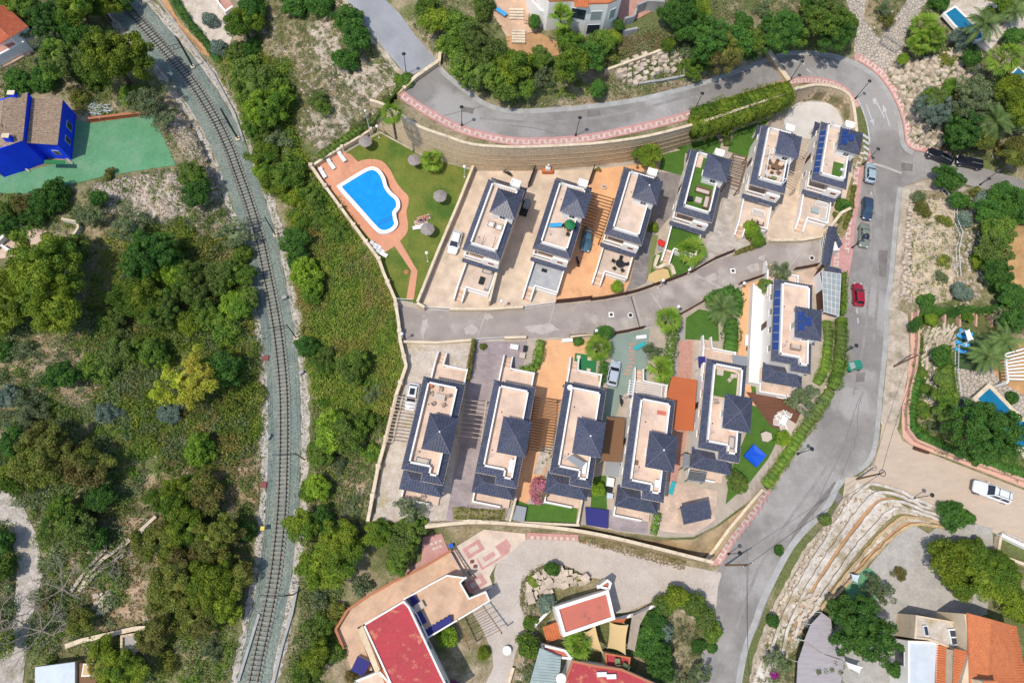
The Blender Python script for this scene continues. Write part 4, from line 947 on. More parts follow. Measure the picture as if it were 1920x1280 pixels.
patch('artificial_turf','U6',3.0,4.7,1.2,4.5,6.125,'turf','green turf mat on the roof terrace nearest the road bend','turf')
patch('floor_tiles','U4',1.1,2.2,9.0,11.2,6.125,'terrace_beige','patch of beige tiles at the north end of the turfed roof terrace','tiles')
# ------------------------------------------------------------------ walls, fences, pavement patterns
def wpts(px,step=None,dz=0.0):
 p=dens(px,step)if step else px
 return[(*P(u,v,Zf(u,v))[:2],Zf(u,v)+dz)for u,v in p]
def wall(name,label,cat,px,h,th=.25,m='render_cream',cap='cap_cream',step=14,pier=0,base=.4,kind=None,group=None,world_pts=None,piece=None):
 pts=world_pts or wpts(px,step)
 t=thing(name,label,cat,pts[0],0,group,kind);o=pts[0]
 L_=[(x-o[0],y-o[1],z-o[2])for x,y,z in pts]
 b=MB();c=MB()
 for p,q in zip(L_,L_[1:]):
  b.obox(p,q,th,p[2]-base,p[2]+h,q[2]-base,q[2]+h)
  if cap:c.obox(p,q,th+.12,p[2]+h+.002,p[2]+h+.09,q[2]+h+.002,q[2]+h+.09)
 obj('wall',b,m,t)
 if cap:obj('coping',c,cap,t)
 if pier:
  for(p,d)in resample(L_,pier):
   x=MB();x.bbox(p[0]-th*.9,p[0]+th*.9,p[1]-th*.9,p[1]+th*.9,p[2]-base,p[2]+h+.35,.04);obj('pillar',x,cap or m,t)
 return t
def retaining(name,label,feet,par,m='rubble_wall',th=.34,courses=True):
 pts=[];
 for a in cr([tuple(map(float,f))for f in feet],3):pts.append((*P(a[0],a[1],a[2])[:2],a[2],a[3]))
 t=thing(name,label,'retaining wall',(pts[0][0],pts[0][1],pts[0][2]));o=pts[0]
 b=MB();c=MB();s=MB()
 for p,q in zip(pts,pts[1:]):
  a,e=(p[0]-o[0],p[1]-o[1]),(q[0]-o[0],q[1]-o[1]);za,zb=p[2]-o[2],q[2]-o[2]
  b.obox(a,e,th,za-.5,za+p[3]+par,zb-.5,zb+q[3]+par,side=.32)
  c.obox(a,e,th+.12,za+p[3]+par+.002,za+p[3]+par+.14,zb+q[3]+par+.002,zb+q[3]+par+.14,side=.22)
  if courses:
   for f in(.3,.55,.78):s.obox(a,e,.07,za+p[3]*f,za+p[3]*f+.05,zb+q[3]*f,zb+q[3]*f+.05,side=-1.4)
 obj('wall',b,m,t);obj('coping',c,'cap_cream',t)
 if courses:obj('wire_course',s,'ochre_earth',t)
 return t
retaining('retaining_wall','tall ochre stone retaining wall carrying the upper road above the villas',RETAIN,.85)
retaining('retaining_wall','low curved ochre wall around the white turning place behind the villas',CUL,.6,'rubble_wall',th=.4,courses=False)
retaining('retaining_wall','ochre wall between the villa gardens and the gravel parking lot below',LOWER,.5,'ochre_earth',courses=False)
wall('boundary_wall','cream boundary wall closing the bare ochre slope along the striped pavement','wall',[(1318,1052),(1336,1030),(1365,990),(1402,946),(1426,918)],.7,.3)
wall('boundary_wall','long cream stone wall with pillars between pool garden and railway thicket','wall',[(586,318),(606,348),(650,408),(690,462),(712,492),(722,520),(742,566),(749,610),(752,645),(763,690),(745,742),(725,826),(711,877),(692,978)],1.3,.35,'rubble_wall',pier=4.2,base=3.0)
wall('boundary_wall','low ochre wall at the north west edge of the pool deck','wall',[(586,318),(612,300),(642,282),(680,260),(704,243)],.9,.3,pier=6)
wall('boundary_wall','cream wall between the pool lawn and the first villa driveway','wall',[(887,320),(860,388),(820,482),(784,572)],1.5,.28)
wall('boundary_wall','tall cream wall along the east side of the villa nearest the pool garden','wall',[(981,376),(958,440),(934,505),(917,574)],2.2,.22,'render_cream')
wall('boundary_wall','cream roadside wall at the foot of the first two villa driveways','wall',[(783,574),(797,582)],1.4,.3)
wall('boundary_wall','cream roadside wall between the first and second driveway gates','wall',[(843,583),(918,583),(960,580),(980,579)],.9,.3)
wall('boundary_wall','short cream wall at the lower end of the bare slope garden','wall',[(790,985),(880,976),(982,980),(1085,985)],.8,.2)
wall('boundary_wall','cream wall on the east side of the green lawn behind the pink oleander','wall',[(1088,938),(1080,984)],1.3,.2)
wall('boundary_wall','cream wall on the west side of the green lawn behind the pink oleander','wall',[(967,932),(955,978)],1.3,.2)
wall('boundary_wall','cream wall along the inner road in front of the lower gravel drive','wall',[(752,643),(820,645),(886,640)],.7,.25)
wall('boundary_wall','cream wall with terracotta coping at the front of the orange driveway','wall',[(1068,634),(1105,630),(1148,628)],.9,.25)
wall('boundary_wall','cream wall at the road side of the second lower villa garden','wall',[(945,636),(986,635)],.8,.25)
wall('boundary_wall','cream kerb wall between gate portico and the road-corner villa','wall',[(1532,500),(1538,508),(1534,560)],1.0,.3)
wall('boundary_wall','curved cream wall along the planting beside the estate gate','wall',[(1440,455),(1500,454),(1535,448),(1560,420),(1572,404),(1590,395)],.9,.35)
wall('boundary_wall','cream wall across the mouth of the upper grey road','wall',[(746,182),(780,150),(823,120)],.8,.45)
wall('boundary_wall','short cream pier wall beside the mouth of the upper grey road','wall',[(826,104),(824,124)],1.1,.35)
wall('boundary_wall','stepped ochre wall crossing the road beside the bend','wall',[(1438,100),(1452,122),(1476,156)],.7,.7,'ochre_earth')
wall('boundary_wall','pale stone wall below the rock pile above the upper road','wall',[(1132,140),(1170,126),(1250,97)],1.0,.3,'rubble_wall')
wall('boundary_wall','grey concrete kerb wall below the white boulders by the upper road','wall',[(1196,160),(1240,154),(1285,145)],.5,.3,'gutter','gutter')
wall('boundary_wall','low stone wall edging the parking beside the rockery island','wall',[(962,1250),(950,1290)],.5,.3,'rubble_wall')
wall('boundary_wall','pink rendered wall with scalloped corner beside the east pavement','wall',[(1716,585),(1717,640),(1712,690),(1703,730),(1697,770),(1697,806),(1712,826),(1735,836),(1770,850),(1815,866),(1925,905)],.8,.25,'pink_concrete','pink_concrete')
wall('boundary_wall','white garden wall beside the beige side street, right of the pines','wall',[(1868,1003),(1925,1030)],1.0,.3,'render_white','render_white')
wall('boundary_wall','cream wall separating the two small lawns right of the pines','wall',[(1868,1005),(1862,1040),(1925,1062)],.9,.3)
wall('boundary_wall','orange brick wall edging the green games court','wall',[(170,228),(220,222),(282,215)],.8,.3,'tile_red','terracotta_pot')
wall('boundary_wall','white wall at the edge of the left hand terrace','wall',[(-10,472),(20,445),(43,423)],1.2,.3,'render_white','render_white')
wall('boundary_wall','low white wall crossing the left hand terrace','wall',[(8,464),(24,474)],.8,.25,'render_white','render_white')
wall('boundary_wall','white wall round a small orange terrace below the rubble slope','wall',[(122,416),(150,421),(153,432),(143,447)],1.0,.25,'render_white','cap_cream')
wall('boundary_wall','white ruined wall left of the railway, near the pale shed','wall',[(130,1210),(157,1200),(200,1190),(258,1177),(278,1176)],1.0,.5,'stone_white','cap_cream')
wall('boundary_wall','white ramp wall beside the salmon roofed house and parking','wall',[(1150,1160),(1190,1150),(1228,1132)],1.1,.3,'render_white','render_white')
wall('boundary_wall','low terracotta wall along the cream terrace north of the red roof','wall',[(846,1032),(795,1063),(740,1090),(690,1118),(655,1142),(633,1178),(648,1214)],1.5,.2,'render_cream','terracotta_pot')
wall('boundary_wall','white kerb wall along the right side of the small lower path','wall',[(1030,1143),(1005,1168),(990,1195)],.5,.25,'render_white','render_white')
for i,(px,lab)in enumerate([([(152,1108),(170,1075),(196,1048),(240,1018),(295,968)],'uppermost pale dry stone terrace wall on the left slope'),
      ([(137,1108),(165,1068),(200,1030)],'leftmost pale dry stone terrace wall on the left slope'),
      ([(230,1020),(262,1002),(285,988)],'short pale terrace wall below the uppermost one on the left slope'),
      ([(160,1100),(180,1078),(235,1040)],'lowest pale dry stone terrace wall on the left slope')]):
 wall('terrace_wall',lab,'terrace wall',px,.5,.35,'stone_white','stone_white')
TA=cr([(1800,975),(1720,938),(1645,908),(1600,930),(1545,1012),(1485,1112),(1452,1190),(1440,1250)],3);TB=cr([(1790,992),(1740,985),(1712,984),(1690,992),(1640,1035),(1600,1080),(1572,1108),(1556,1122)],3)
TO=['outermost','second','third','fourth','fifth','innermost']
for i in range(6):
 f=i/5;ln=[(a[0]*(1-f)+b[0]*f,a[1]*(1-f)+b[1]*f)for a,b in zip(TA,TB)]
 rr=random.Random(i);ln=[(u+rr.uniform(-1.6,1.6),v+rr.uniform(-1.6,1.6))for u,v in dens(ln,9)]
 wall('terrace_wall',TO[i]+' curved pale terrace wall of the slope below the side street, counted from the road','terrace wall',ln,.45,.3,'stone_white','gravel_white' if i<4 else 'ochre_earth',step=9)
 if i<5:
  g0,g1=f+.12,f+.19;A_=[(a[0]*(1-g0)+b[0]*g0,a[1]*(1-g0)+b[1]*g0)for a,b in zip(TA,TB)];B_=[(a[0]*(1-g1)+b[0]*g1,a[1]*(1-g1)+b[1]*g1)for a,b in zip(TA,TB)]
  if i in(1,3,4):obj('earth_bed',drape(A_+B_[::-1],.16),'orange_earth' if i!=3 else 'soil_green',REGOBJ['terraced_slope'][0])
def slat_fence(label,px,h=1.5,m='gate_brown',cat='fence',panel=2.2,cap=None):
 pts=wpts(px,10);t=thing('panel_fence',label,cat,pts[0]);o=pts[0];L_=[(x-o[0],y-o[1],z-o[2])for x,y,z in pts]
 rs=[p for p,d in resample(L_,panel)]+[L_[-1]]
 for p,q in zip(rs,rs[1:]):
  if math.dist(p,q)<.3:continue
  b=MB();b.obox(p,q,.07,p[2]+.1,p[2]+h,q[2]+.1,q[2]+h)
  k=5
  for i in range(k):z=.15+i*(h-.2)/k;b.obox(p,q,.11,p[2]+z,p[2]+z+.16,q[2]+z,q[2]+z+.16)
  obj('panel',b,m,t)
 for p in rs:b=MB();b.box(p[0]-.06,p[0]+.06,p[1]-.06,p[1]+.06,p[2]-.2,p[2]+h+.06);obj('post',b,m,t)
 return t
slat_fence('brown panel fence and gate in front of the orange upper driveway',[(1042,569),(1075,566),(1107,562)],1.7)
slat_fence('brown panel fence in front of the black table terrace',[(1108,564),(1140,560),(1172,553)],1.4)
slat_fence('brown panel fence in front of the curved sandstone planter',[(1174,553),(1200,546),(1230,535)],1.4)
slat_fence('brown panel fence below the round fan palm by the surfboard',[(1232,535),(1265,524),(1297,511)],1.4)
slat_fence('brown panel fence in front of the pale stone driveway',[(1298,511),(1335,489),(1372,474)],1.4)
slat_fence('brown panel fence at the west end of the lower orange driveway',[(1068,632),(1110,629),(1150,627)],1.1)
slat_fence('brown panel fence in front of the teal driveway',[(1152,627),(1180,622),(1205,616)],1.4)
slat_fence('brown panel fence in front of the small lawn beside the date palm',[(1272,592),(1300,577),(1318,566)],1.2)
slat_fence('brown panel fence in front of the narrow orange driveway',[(1385,534),(1412,525),(1434,517)],1.3)
slat_fence('brown panel fence behind the tree at the road corner villa',[(1488,507),(1512,503),(1530,499)],1.3)
slat_fence('black slatted screen at the top of the second upper driveway',[(1002,320),(990,352)],1.8,'metal_black')
slat_fence('black slatted screen at the top of the orange upper driveway',[(1112,320),(1102,348)],1.8,'metal_black')
def bars(label,px,h,name='gate',cat='gate',m='metal_white',sp=.35,lean=0,rails=2,group=None):
 pts=wpts(px,12);t=thing(name,label,cat,pts[0],0,group);o=pts[0];L_=[(x-o[0],y-o[1],z-o[2])for x,y,z in pts]
 for r in range(rails):
  b=MB();z=.15+r*(h-.2)/max(1,rails-1)
  for p,q in zip(L_,L_[1:]):b.obox(p,q,.06,p[2]+z,p[2]+z+.07,q[2]+z,q[2]+z+.07)
  obj('rail',b,m,t)
 for(p,d)in resample(L_,sp):b=MB();b.box(p[0]-.02,p[0]+.02,p[1]-.02,p[1]+.02,p[2],p[2]+h);obj('bar',b,m,t)
 return t
bars('tall white barred estate gate at the east end of the inner road',[(1536,450),(1540,475),(1532,500)],2.6,sp=.45,rails=5)
bars('white railing gate in front of the first upper driveway',[(798,580),(842,583)],1.2)
bars('white railing gate in front of the second upper driveway',[(982,579),(1016,574),(1040,571)],1.2)
bars('white railing gate in front of the violet-grey lower driveway',[(893,640),(918,638),(944,637)],1.2)
bars('white pedestrian gate between pool garden and inner road',[(744,566),(775,568)],1.5)
bars('white handrail along the steps on the rocky slope east of the road',[(1764,358),(1788,390),(1787,415),(1798,440),(1791,470),(1794,520)],1.0,'handrail','railing',rails=2,sp=.9)
bars('white railing west of the stone terrace with the right hand pool',[(1790,650),(1789,700),(1796,755)],1.0,'handrail','railing',sp=.6)
bars('thin white railing along the small lawns right of the pines',[(1872,1000),(1925,1022)],1.4,'handrail','railing',sp=.7)
bars('grey metal gate standing on the crazy paved ramp above the bend',[(1646,82),(1657,70),(1688,90),(1676,101),(1646,82)],.8,sp=.5,m='metal_grey')
def motifs(path,parent,t0,t1,period,pat,lift=.137):
 n=0;c=resample(path,1.0)
 def at(s,t):
  i=min(len(c)-1,max(0,int(s)));(x,y),(dx,dy)=c[i];f=s-i
  return(x+dx*f-dy*t,y+dy*f+dx*t)
 k=int((len(c)-1)/period)
 for i in range(k):
  b=MB()
  for(s0,s1,a0,a1)in pat:
   u0,u1=(i+s0)*period,(i+s1)*period;v0,v1=t0+(t1-t0)*a0,t0+(t1-t0)*a1
   q=[at(u0,v0),at(u1,v0),at(u1,v1),at(u0,v1)];w=[G(*p)for p in q]
   b.add([(x,y,z+lift)for x,y,z in w]+[(x,y,z+lift+.02)for x,y,z in w],[(0,1,2,3),(7,6,5,4),(0,4,5,1),(1,5,6,2),(2,6,7,3),(3,7,4,0)])
  obj('paving_slab',b,'cream_slab',parent);n+=1
KEY=[(0,.18,0,1),(.18,.5,.78,1.0),(.5,.68,0,1),(.68,1.0,0,.22)]
RP=REGOBJ['red_pavement']
def tagset(name,i,parent_kind='structure'):return REGOBJ[name][i]
motifs(low_edge[1:54],RP[0],5,13,20,KEY)
motifs(low_edge[54:84],RP[1],4,11,14,KEY)
motifs(offs(low_edge[96:114],6),RP[2],2,10,19,KEY)
motifs([(1566,500),(1570,450),(1578,436)],RP[2],-4,5,15,KEY)
motifs(offs(low_edge[130:166],1),RP[3],3,12,19,KEY)
motifs(top_edge[61:93],RP[4],-12,-4,15,KEY)
motifs([(992,1007),(1080,1010)],REGOBJ['red_paving_patch'][1],-3,3,11,[(.25,.8,0,1)],.15)
for(x,y)in((1400,1040),(1330,1030)):pass
sq=REGOBJ['red_paving_patch'][0]
for j in range(3):motifs([(808+j*9,1016-j*3),(832+j*3-12,1040-j*2)],sq,-2.5,3,10,[(.1,.6,0,1)],.14)
def rect_px(c,ax,hw,hh):
 ux,uy=math.cos(ax),math.sin(ax);return[(c[0]+ux*a*hw-uy*b*hh,c[1]+uy*a*hw+ux*b*hh)for a,b in((-1,-1),(1,-1),(1,1),(-1,1))]
fc=REGOBJ['forecourt'][0]
for(c,w,h)in(((888,1029),18,11),((892,1093),19,11)):
 for i,(a,mm)in enumerate(((1.0,'red_paving'),(.55,'cream_slab'))):obj('paving_border',drape(rect_px(c,R(-32),w*a,h*(a if i==0 else .42)),.125+.012*i),mm,fc)
obj('paving_border',drape([(893,1046),(950,1010),(958,1022),(955,1036),(903,1069)],.128),'red_paving',fc)
obj('paving_border',drape(rect_px((917,1043),R(-32),20,11),.145),'cream_slab',fc)
obj('paving_border',drape(rect_px((917,1043),R(-32),12,4.5),.157),'red_paving',fc)
def mark(name,poly,m,lift,parent):return obj(name,drape(poly,lift),m,parent)
RD=REGOBJ['road'][0];IR=REGOBJ['inner_road'][0]
def strip(path,w,name,m,lift,parent):
 a=offs(path,w/2);b=offs(path,-w/2);return mark(name,a+b[::-1],m,lift,parent)
for i in range(6):
 y=252+i*11;strip([(1617+i*.8,y),(1628+i*1.2,y+8)],4.2,'hatch_marking','road_paint',.052,RD)
strip(offs(low_edge[80:94],-1.5),2.2,'edge_line','road_paint',.05,RD)
def arrow(p,q,w=2.0,hw=4.2,hl=14):
 d=math.dist(p,q);ux,uy=(q[0]-p[0])/d,(q[1]-p[1])/d;m=(q[0]-ux*hl,q[1]-uy*hl);n=(-uy,ux)
 poly=[(p[0]+n[0]*w/2,p[1]+n[1]*w/2),(m[0]+n[0]*w/2,m[1]+n[1]*w/2),(m[0]+n[0]*hw,m[1]+n[1]*hw),q,(m[0]-n[0]*hw,m[1]-n[1]*hw),(m[0]-n[0]*w/2,m[1]-n[1]*w/2),(p[0]-n[0]*w/2,p[1]-n[1]*w/2)]
 mark('arrow_marking',poly,'road_paint',.054,RD)
arrow((1624,196),(1639,238));arrow((1668,237),(1655,196))
strip([(1642,190),(1659,222)],2.2,'line_marking','road_paint',.053,RD);mark('line_marking',[(1635,186),(1640,183),(1644,188),(1643,195),(1638,196)],'road_paint',.053,RD)
for a,b in(((1502,112),(1508,122)),((1512,130),(1522,138)),((1606,578),(1607,588)),((1608,596),(1609,606)),((1633,360),(1634,366)),((1486,112),(1496,118))):strip([a,b],2.4,'line_marking','road_paint',.053,RD)
strip([(1640,308),(1655,312),(1690,325)],4,'line_marking','patch_pale',.048,RD)
for pth in([(1612,745),(1604,765),(1593,800),(1585,830),(1570,865),(1555,890),(1540,925),(1525,965),(1510,1000)],
   [(1618,735),(1610,760),(1608,785),(1608,812),(1600,840),(1585,870),(1575,900)],
   [(1610,730),(1600,728)],[(830,218),(880,205),(905,200)],[(960,236),(1000,240),(1040,250)],[(1620,885),(1585,930),(1540,985)]):
 rr=random.Random(len(pth));p2=[(x+rr.uniform(-1.2,1.2),y)for x,y in dens(pth,7)]
 strip(p2,1.1,'crack','seam',.05,RD)
strip([(1568,905),(1500,985),(1440,1110),(1415,1180)],9,'road_patch','stain',.046,RD)
for pth,w_ in(([(1640,350),(1636,450),(1628,560),(1618,650),(1600,740)],5),([(1660,380),(1652,470),(1645,560),(1638,640)],5),([(1590,800),(1540,890),(1475,980),(1420,1070),(1380,1180)],6),([(900,222),(1010,230),(1110,222),(1220,200),(1330,168)],5)):
 rr=random.Random(int(w_*pth[0][0]));p2=[(x+rr.uniform(-.7,.7),y)for x,y in dens(cr(pth,4),9)];strip(p2,w_,'worn_lane','asphalt_worn',.044,RD)
for poly in([(1646,470),(1664,470),(1662,520),(1648,518)],[(1560,930),(1572,922),(1584,934),(1570,946)],[(1100,208),(1124,206),(1126,218),(1102,220)],[(1605,700),(1622,698),(1620,716),(1604,716)],[(1690,305),(1712,308),(1710,322),(1690,320)],[(868,200),(890,204),(886,214),(866,210)]):mark('trench_patch',wob(poly,.6,4,2),'stain',.047,RD)
mark('road_stain',wob([(1032,199),(1050,198),(1065,208),(1058,213),(1040,206)],1,3),'stain',.049,RD)
strip([(1520,452),(1498,478),(1478,503)],2.6,'joint','patch_pale',.055,IR)
strip([(1183,556),(1200,616)],1.6,'drain_channel','iron',.057,IR);strip([(1187,555),(1204,614)],1.8,'joint','patch_pale',.055,IR);strip([(1220,548),(1242,582)],2.4,'joint','patch_pale',.055,IR)
strip([(1301,514),(1352,540)],2.6,'joint','patch_pale',.055,IR);strip([(1039,573),(1024,630)],1.8,'joint','patch_pale',.055,IR);strip([(912,582),(895,634)],1.8,'joint','patch_pale',.055,IR)
for poly in([(870,615),(885,608),(897,618),(888,628),(872,626)],[(985,612),(1030,606),(1050,618),(1020,626),(990,622)],[(792,600),(802,598),(803,612),(796,622),(792,640),(788,620)],[(905,590),(920,588),(925,596),(912,600)],[(1400,500),(1420,494),(1424,506),(1406,512)],[(1425,480),(1436,478),(1432,490),(1420,486)],[(1320,520),(1340,512),(1345,522),(1330,530)]):
 mark('cement_patch',wob(poly,1.5,4,3),'patch_pale',.05,IR)
for(u,v,sq_)in((1146,590,1),(1374,508,1),(1182,591,0),(1522,484,0),(1411,500,1)):
 b=MB();x,y,z=G(u,v)
 t=thing('manhole',{1146:'square iron drain cover in a white frame, left one on the inner road',1374:'square iron drain cover in a white frame below the pale stone driveway',1182:'round iron manhole cover beside the drain channel',1522:'round iron manhole cover just inside the estate gate',1411:'pale square cover right of the square drain on the inner road'}[u],'manhole',(x,y,z),0)
 f=MB()
 if sq_:f.box(-.42,.42,-.42,.42,.03,.075);obj('frame',f,'patch_pale' if u==1411 else 'render_white',t);b.box(-.24,.24,-.24,.24,.076,.09);obj('cover',b,'grey_paving' if u==1411 else 'iron',t)
 else:f.lathe([(.45,.03),(.45,.075)],n=18);obj('frame',f,'render_white',t);b.lathe([(.33,.076),(.33,.09)],n=18);obj('cover',b,'iron',t)
for(u,v)in((807,592),(882,583),(956,582),(1143,568),(1659,788),(1722,307),(1718,337),(1678,441),(1505,838)):
 pass
# ------------------------------------------------------------------ railway
rp=[G(u,v,.0)for u,v in rail_c]
def smoothz(p,k=9):
 z=[q[2]for q in p];n=len(p)
 return[(p[i][0],p[i][1],sum(z[max(0,i-k):i+k+1])/len(z[max(0,i-k):i+k+1]))for i in range(n)]
rp=smoothz(rp,3)
tr=thing('railway_track','single narrow gauge track curving down the left of the picture','railway',(0,0,0))
slp=MB();slp.bbox(-1.0,1.0,-.15,.15,0,.12,.02)
for sx in(-.53,.53):slp.box(sx-.12,sx+.12,-.09,.09,.12,.135)
sm=slp.data('sleeper','sleeper')
for(p,d)in resample(rp,.62):
 o=obj('sleeper',sm,None,tr);o.location=(p[0],p[1],p[2]+.10);o.rotation_euler=(0,0,math.atan2(d[1],d[0])+PI/2)
for s in(-.53,.53):
 q=offs([(x,y)for x,y,z in rp],s);b=MB()
 for i in range(len(q)-1):b.obox(q[i],q[i+1],.07,rp[i][2]+.23,rp[i][2]+.37,rp[i+1][2]+.23,rp[i+1][2]+.37);b.obox(q[i],q[i+1],.15,rp[i][2]+.215,rp[i][2]+.24,rp[i+1][2]+.215,rp[i+1][2]+.24)
 obj('rail',b,'rail_steel',tr)
def nearest_rail(x,y):
 return min(range(len(rp)),key=lambda i:(rp[i][0]-x)**2+(rp[i][1]-y)**2)
masts=[(362,127,'railway mast second from the top, beside the pale rail path'),(447,262,'railway mast by the low wall level with the games court'),(517,442,'railway mast left of the lime thicket, level with the pool'),
   (556,634,'railway mast level with the inner road, beside the dense thicket'),(572,862,'railway mast level with the lowest villas'),(551,1114,'railway mast near the bottom of the picture'),(268,8,'railway mast at the very top of the picture')]
HEADS=[]
for u,v,lab in masts:
 x,y,z=G(u,v);i=nearest_rail(x,y);dx,dy=rp[i][0]-x,rp[i][1]-y;a=math.atan2(dy,dx);l=math.hypot(dx,dy)
 t=thing('railway_mast',lab,'mast',(x,y,z),a,'masts along the railway')
 b=MB();b.box(-.35,.35,-.35,.35,-.2,.35);obj('footing',b,'cap_cream',t)
 b=MB();b.tube((0,0,.3),(0,0,6.4),.11,.07,8);obj('pole',b,'metal_black',t)
 b=MB();b.tube((0,0,5.9),(l,0,6.3),.05,n=5);b.tube((0,0,5.0),(l*.8,0,5.3),.045,n=5);b.tube((l*.8,0,5.3),(l*.6,0,6.15),.035,n=5);ar=obj('cantilever_arm',b,'metal_black',t)
 b=MB();b.lathe([(.06,-.2),(.1,-.1),(.06,0),(.1,.1),(.06,.2)],.5,0,5.45,n=7);obj('insulator',b,'metal_grey',ar)
 HEADS.append((v,(x+dx,y+dy,z+5.3)))
HEADS.sort();w=MB()
pp=[(HEADS[0][1][0]-8,HEADS[0][1][1]+14,HEADS[0][1][2])]+[h[1]for h in HEADS]+[(HEADS[-1][1][0]-6,HEADS[-1][1][1]-20,HEADS[-1][1][2])]
for dz,k in((0,0),(.9,1)):
 w=MB();w.path([(x,y,z+dz)for x,y,z in pp],.018,4);obj('overhead_wire',w,'wire',None);tag(bpy.context.scene.collection.objects[-1],('lower' if k==0 else 'upper')+' thin contact wire hung over the railway track','wire')
for u,v,lab in((499,672,'small rusty red cover on the left rail path near the dense green slope'),(495,909,'small rusty red cover on the left rail path near the bottom')):
 t=thing('cable_box',lab,'cover',G(u,v));b=MB();b.bbox(-.4,.4,-.4,.4,0,.25,.03);obj('box',b,'red_lid',t);b=MB();b.bbox(-.44,.44,-.44,.44,.252,.31,.02);obj('lid',b,'red_lid',t)
t=thing('signal_post','small yellow topped post beside the lower railway track','post',G(497,991));b=MB();b.tube((0,0,0),(0,0,1.0),.07,n=6);obj('post',b,'metal_grey',t);b=MB();b.bbox(-.3,.3,-.3,.3,1.0,1.35,.04);obj('head',b,'yellow_paint',t)
for px,lab in(([(330,70),(345,95),(362,125)],'dark steel conduit on the right rail path, upper length'),([(414,205),(430,235),(447,262)],'dark steel conduit on the right rail path, lower length')):
 p=[G(u,v,.25)for u,v in px];b=MB();b.path(p,.12,6);tag(obj('cable_conduit',b,'metal_black'),lab,'pipe')
wall('kerb_wall','thin concrete kerb line beside the top of the railway','kerb',[(290,-10),(340,60),(400,140),(440,215),(458,268)],.3,.25,'gutter','gutter')
wall('kerb_wall','concrete kerb line left of the railway near the bottom edge','kerb',[(487,1150),(470,1205),(448,1275)],.3,.25,'gutter','gutter')
wall('kerb_wall','pale concrete kerb right of the railway near the bottom edge','kerb',[(558,1100),(548,1150),(530,1210),(512,1285)],.3,.25,'gutter','gutter')
# ------------------------------------------------------------------ other houses
def block(parent,px,zr,z0,m,roof=None,para=.0,pth=.3,pm=None,name='wall',roofname='roof',off=(0,0)):
 """upright block whose roof outline is seen at px; returns plan points"""
 o=parent.location;q=[P(u,v,zr)for u,v in px];pl=[(x-o.x,y-o.y)for x,y,z in q]
 b=MB();b.prism(pl,z0-o.z,zr-o.z);w=obj(name,b,m,parent)
 if roof:b=MB();b.prism(offs_poly(pl,-(pth if para else .0)-.01),zr-o.z,zr-o.z+.06);obj(roofname,b,roof,parent)
 if para:
  b=MB();n=len(pl)
  for i in range(n):b.obox(pl[i],pl[(i+1)%n],pth,zr-o.z-.02,zr-o.z+para+.003*(i%2),side=-.5 if area(pl)<0 else .5)
  obj('parapet',b,pm or m,parent)
 return pl
def area(p):return sum(p[i][0]*p[(i+1)%len(p)][1]-p[(i+1)%len(p)][0]*p[i][1]for i in range(len(p)))/2
def offs_poly(p,d):
 """grow (d>0) or shrink a plan polygon"""
 s=1 if area(p)>0 else-1;out=[]
 for i in range(len(p)):
  a,b,c=p[i-1],p[i],p[(i+1)%len(p)]
  d1=(b[0]-a[0],b[1]-a[1]);d2=(c[0]-b[0],c[1]-b[1]);l1=math.hypot(*d1)or 1;l2=math.hypot(*d2)or 1
  n1=(d1[1]/l1*s,-d1[0]/l1*s);n2=(d2[1]/l2*s,-d2[0]/l2*s);k=1+n1[0]*n2[0]+n1[1]*n2[1];k=max(k,.3)
  out.append((b[0]+(n1[0]+n2[0])/k*d,b[1]+(n1[1]+n2[1])/k*d))
 return out
def tplane(parent,px,zs,m,name='roof',sp=.32):
 o=parent.location;q=[P(u,v,z)for(u,v),z in zip(px,zs)]
 b=MB();roof_plane(b,[(x-o.x,y-o.y,z-o.z)for x,y,z in q],sp=sp);return obj(name,b,m,parent)
def wquad(parent,A,B,t0,t1,z0,z1,m='glass_dark',name='window',fr='metal_white'):
 """window set on the wall that runs A-B (plan points); t along the wall 0..1, outward is to the right of A->B"""
 o=parent.location;dx,dy=B[0]-A[0],B[1]-A[1];l=math.hypot(dx,dy);nx,ny=dy/l,-dx/l
 p=(A[0]+dx*t0,A[1]+dy*t0);q=(A[0]+dx*t1,A[1]+dy*t1);e=.08/l
 f=MB();f.obox((A[0]+dx*(t0-e),A[1]+dy*(t0-e)),(A[0]+dx*(t1+e),A[1]+dy*(t1+e)),.1,z0-o.z-.08,z1-o.z+.08);w=obj(name,f,fr,parent)
 g=MB();g.obox((p[0]+nx*.03,p[1]+ny*.03),(q[0]+nx*.03,q[1]+ny*.03),.1,z0-o.z,z1-o.z);obj('pane',g,m,w)
t=thing('blue_house','bright blue house with brown tiled roofs beside the green court','house',(*P(60,250,-1.6)[:2],-1.6))
A=block(t,[(-40,195),(0,186),(52,174),(42,263),(0,279),(-40,292)],4.6,-2,'blue_wall')
tplane(t,[(52,173),(43,263),(0,250),(8,186)],[4.75,4.75,5.7,5.7],'tile_brown')
tplane(t,[(0,279),(-45,296),(-50,262),(0,232),(43,263)],[4.5,4.5,5.6,5.6,4.75],'tile_brown')
tplane(t,[(8,187),(0,250),(-40,235),(-40,195)],[5.7,5.7,4.7,4.7],'tile_brown')
B=block(t,[(59,185),(117,186),(108,272),(50,266)],2.6,-2,'blue_wall')
tplane(t,[(118,185),(108,272),(50,268),(60,184)],[2.75,2.75,3.7,3.7],'tile_brown')
o=t.location
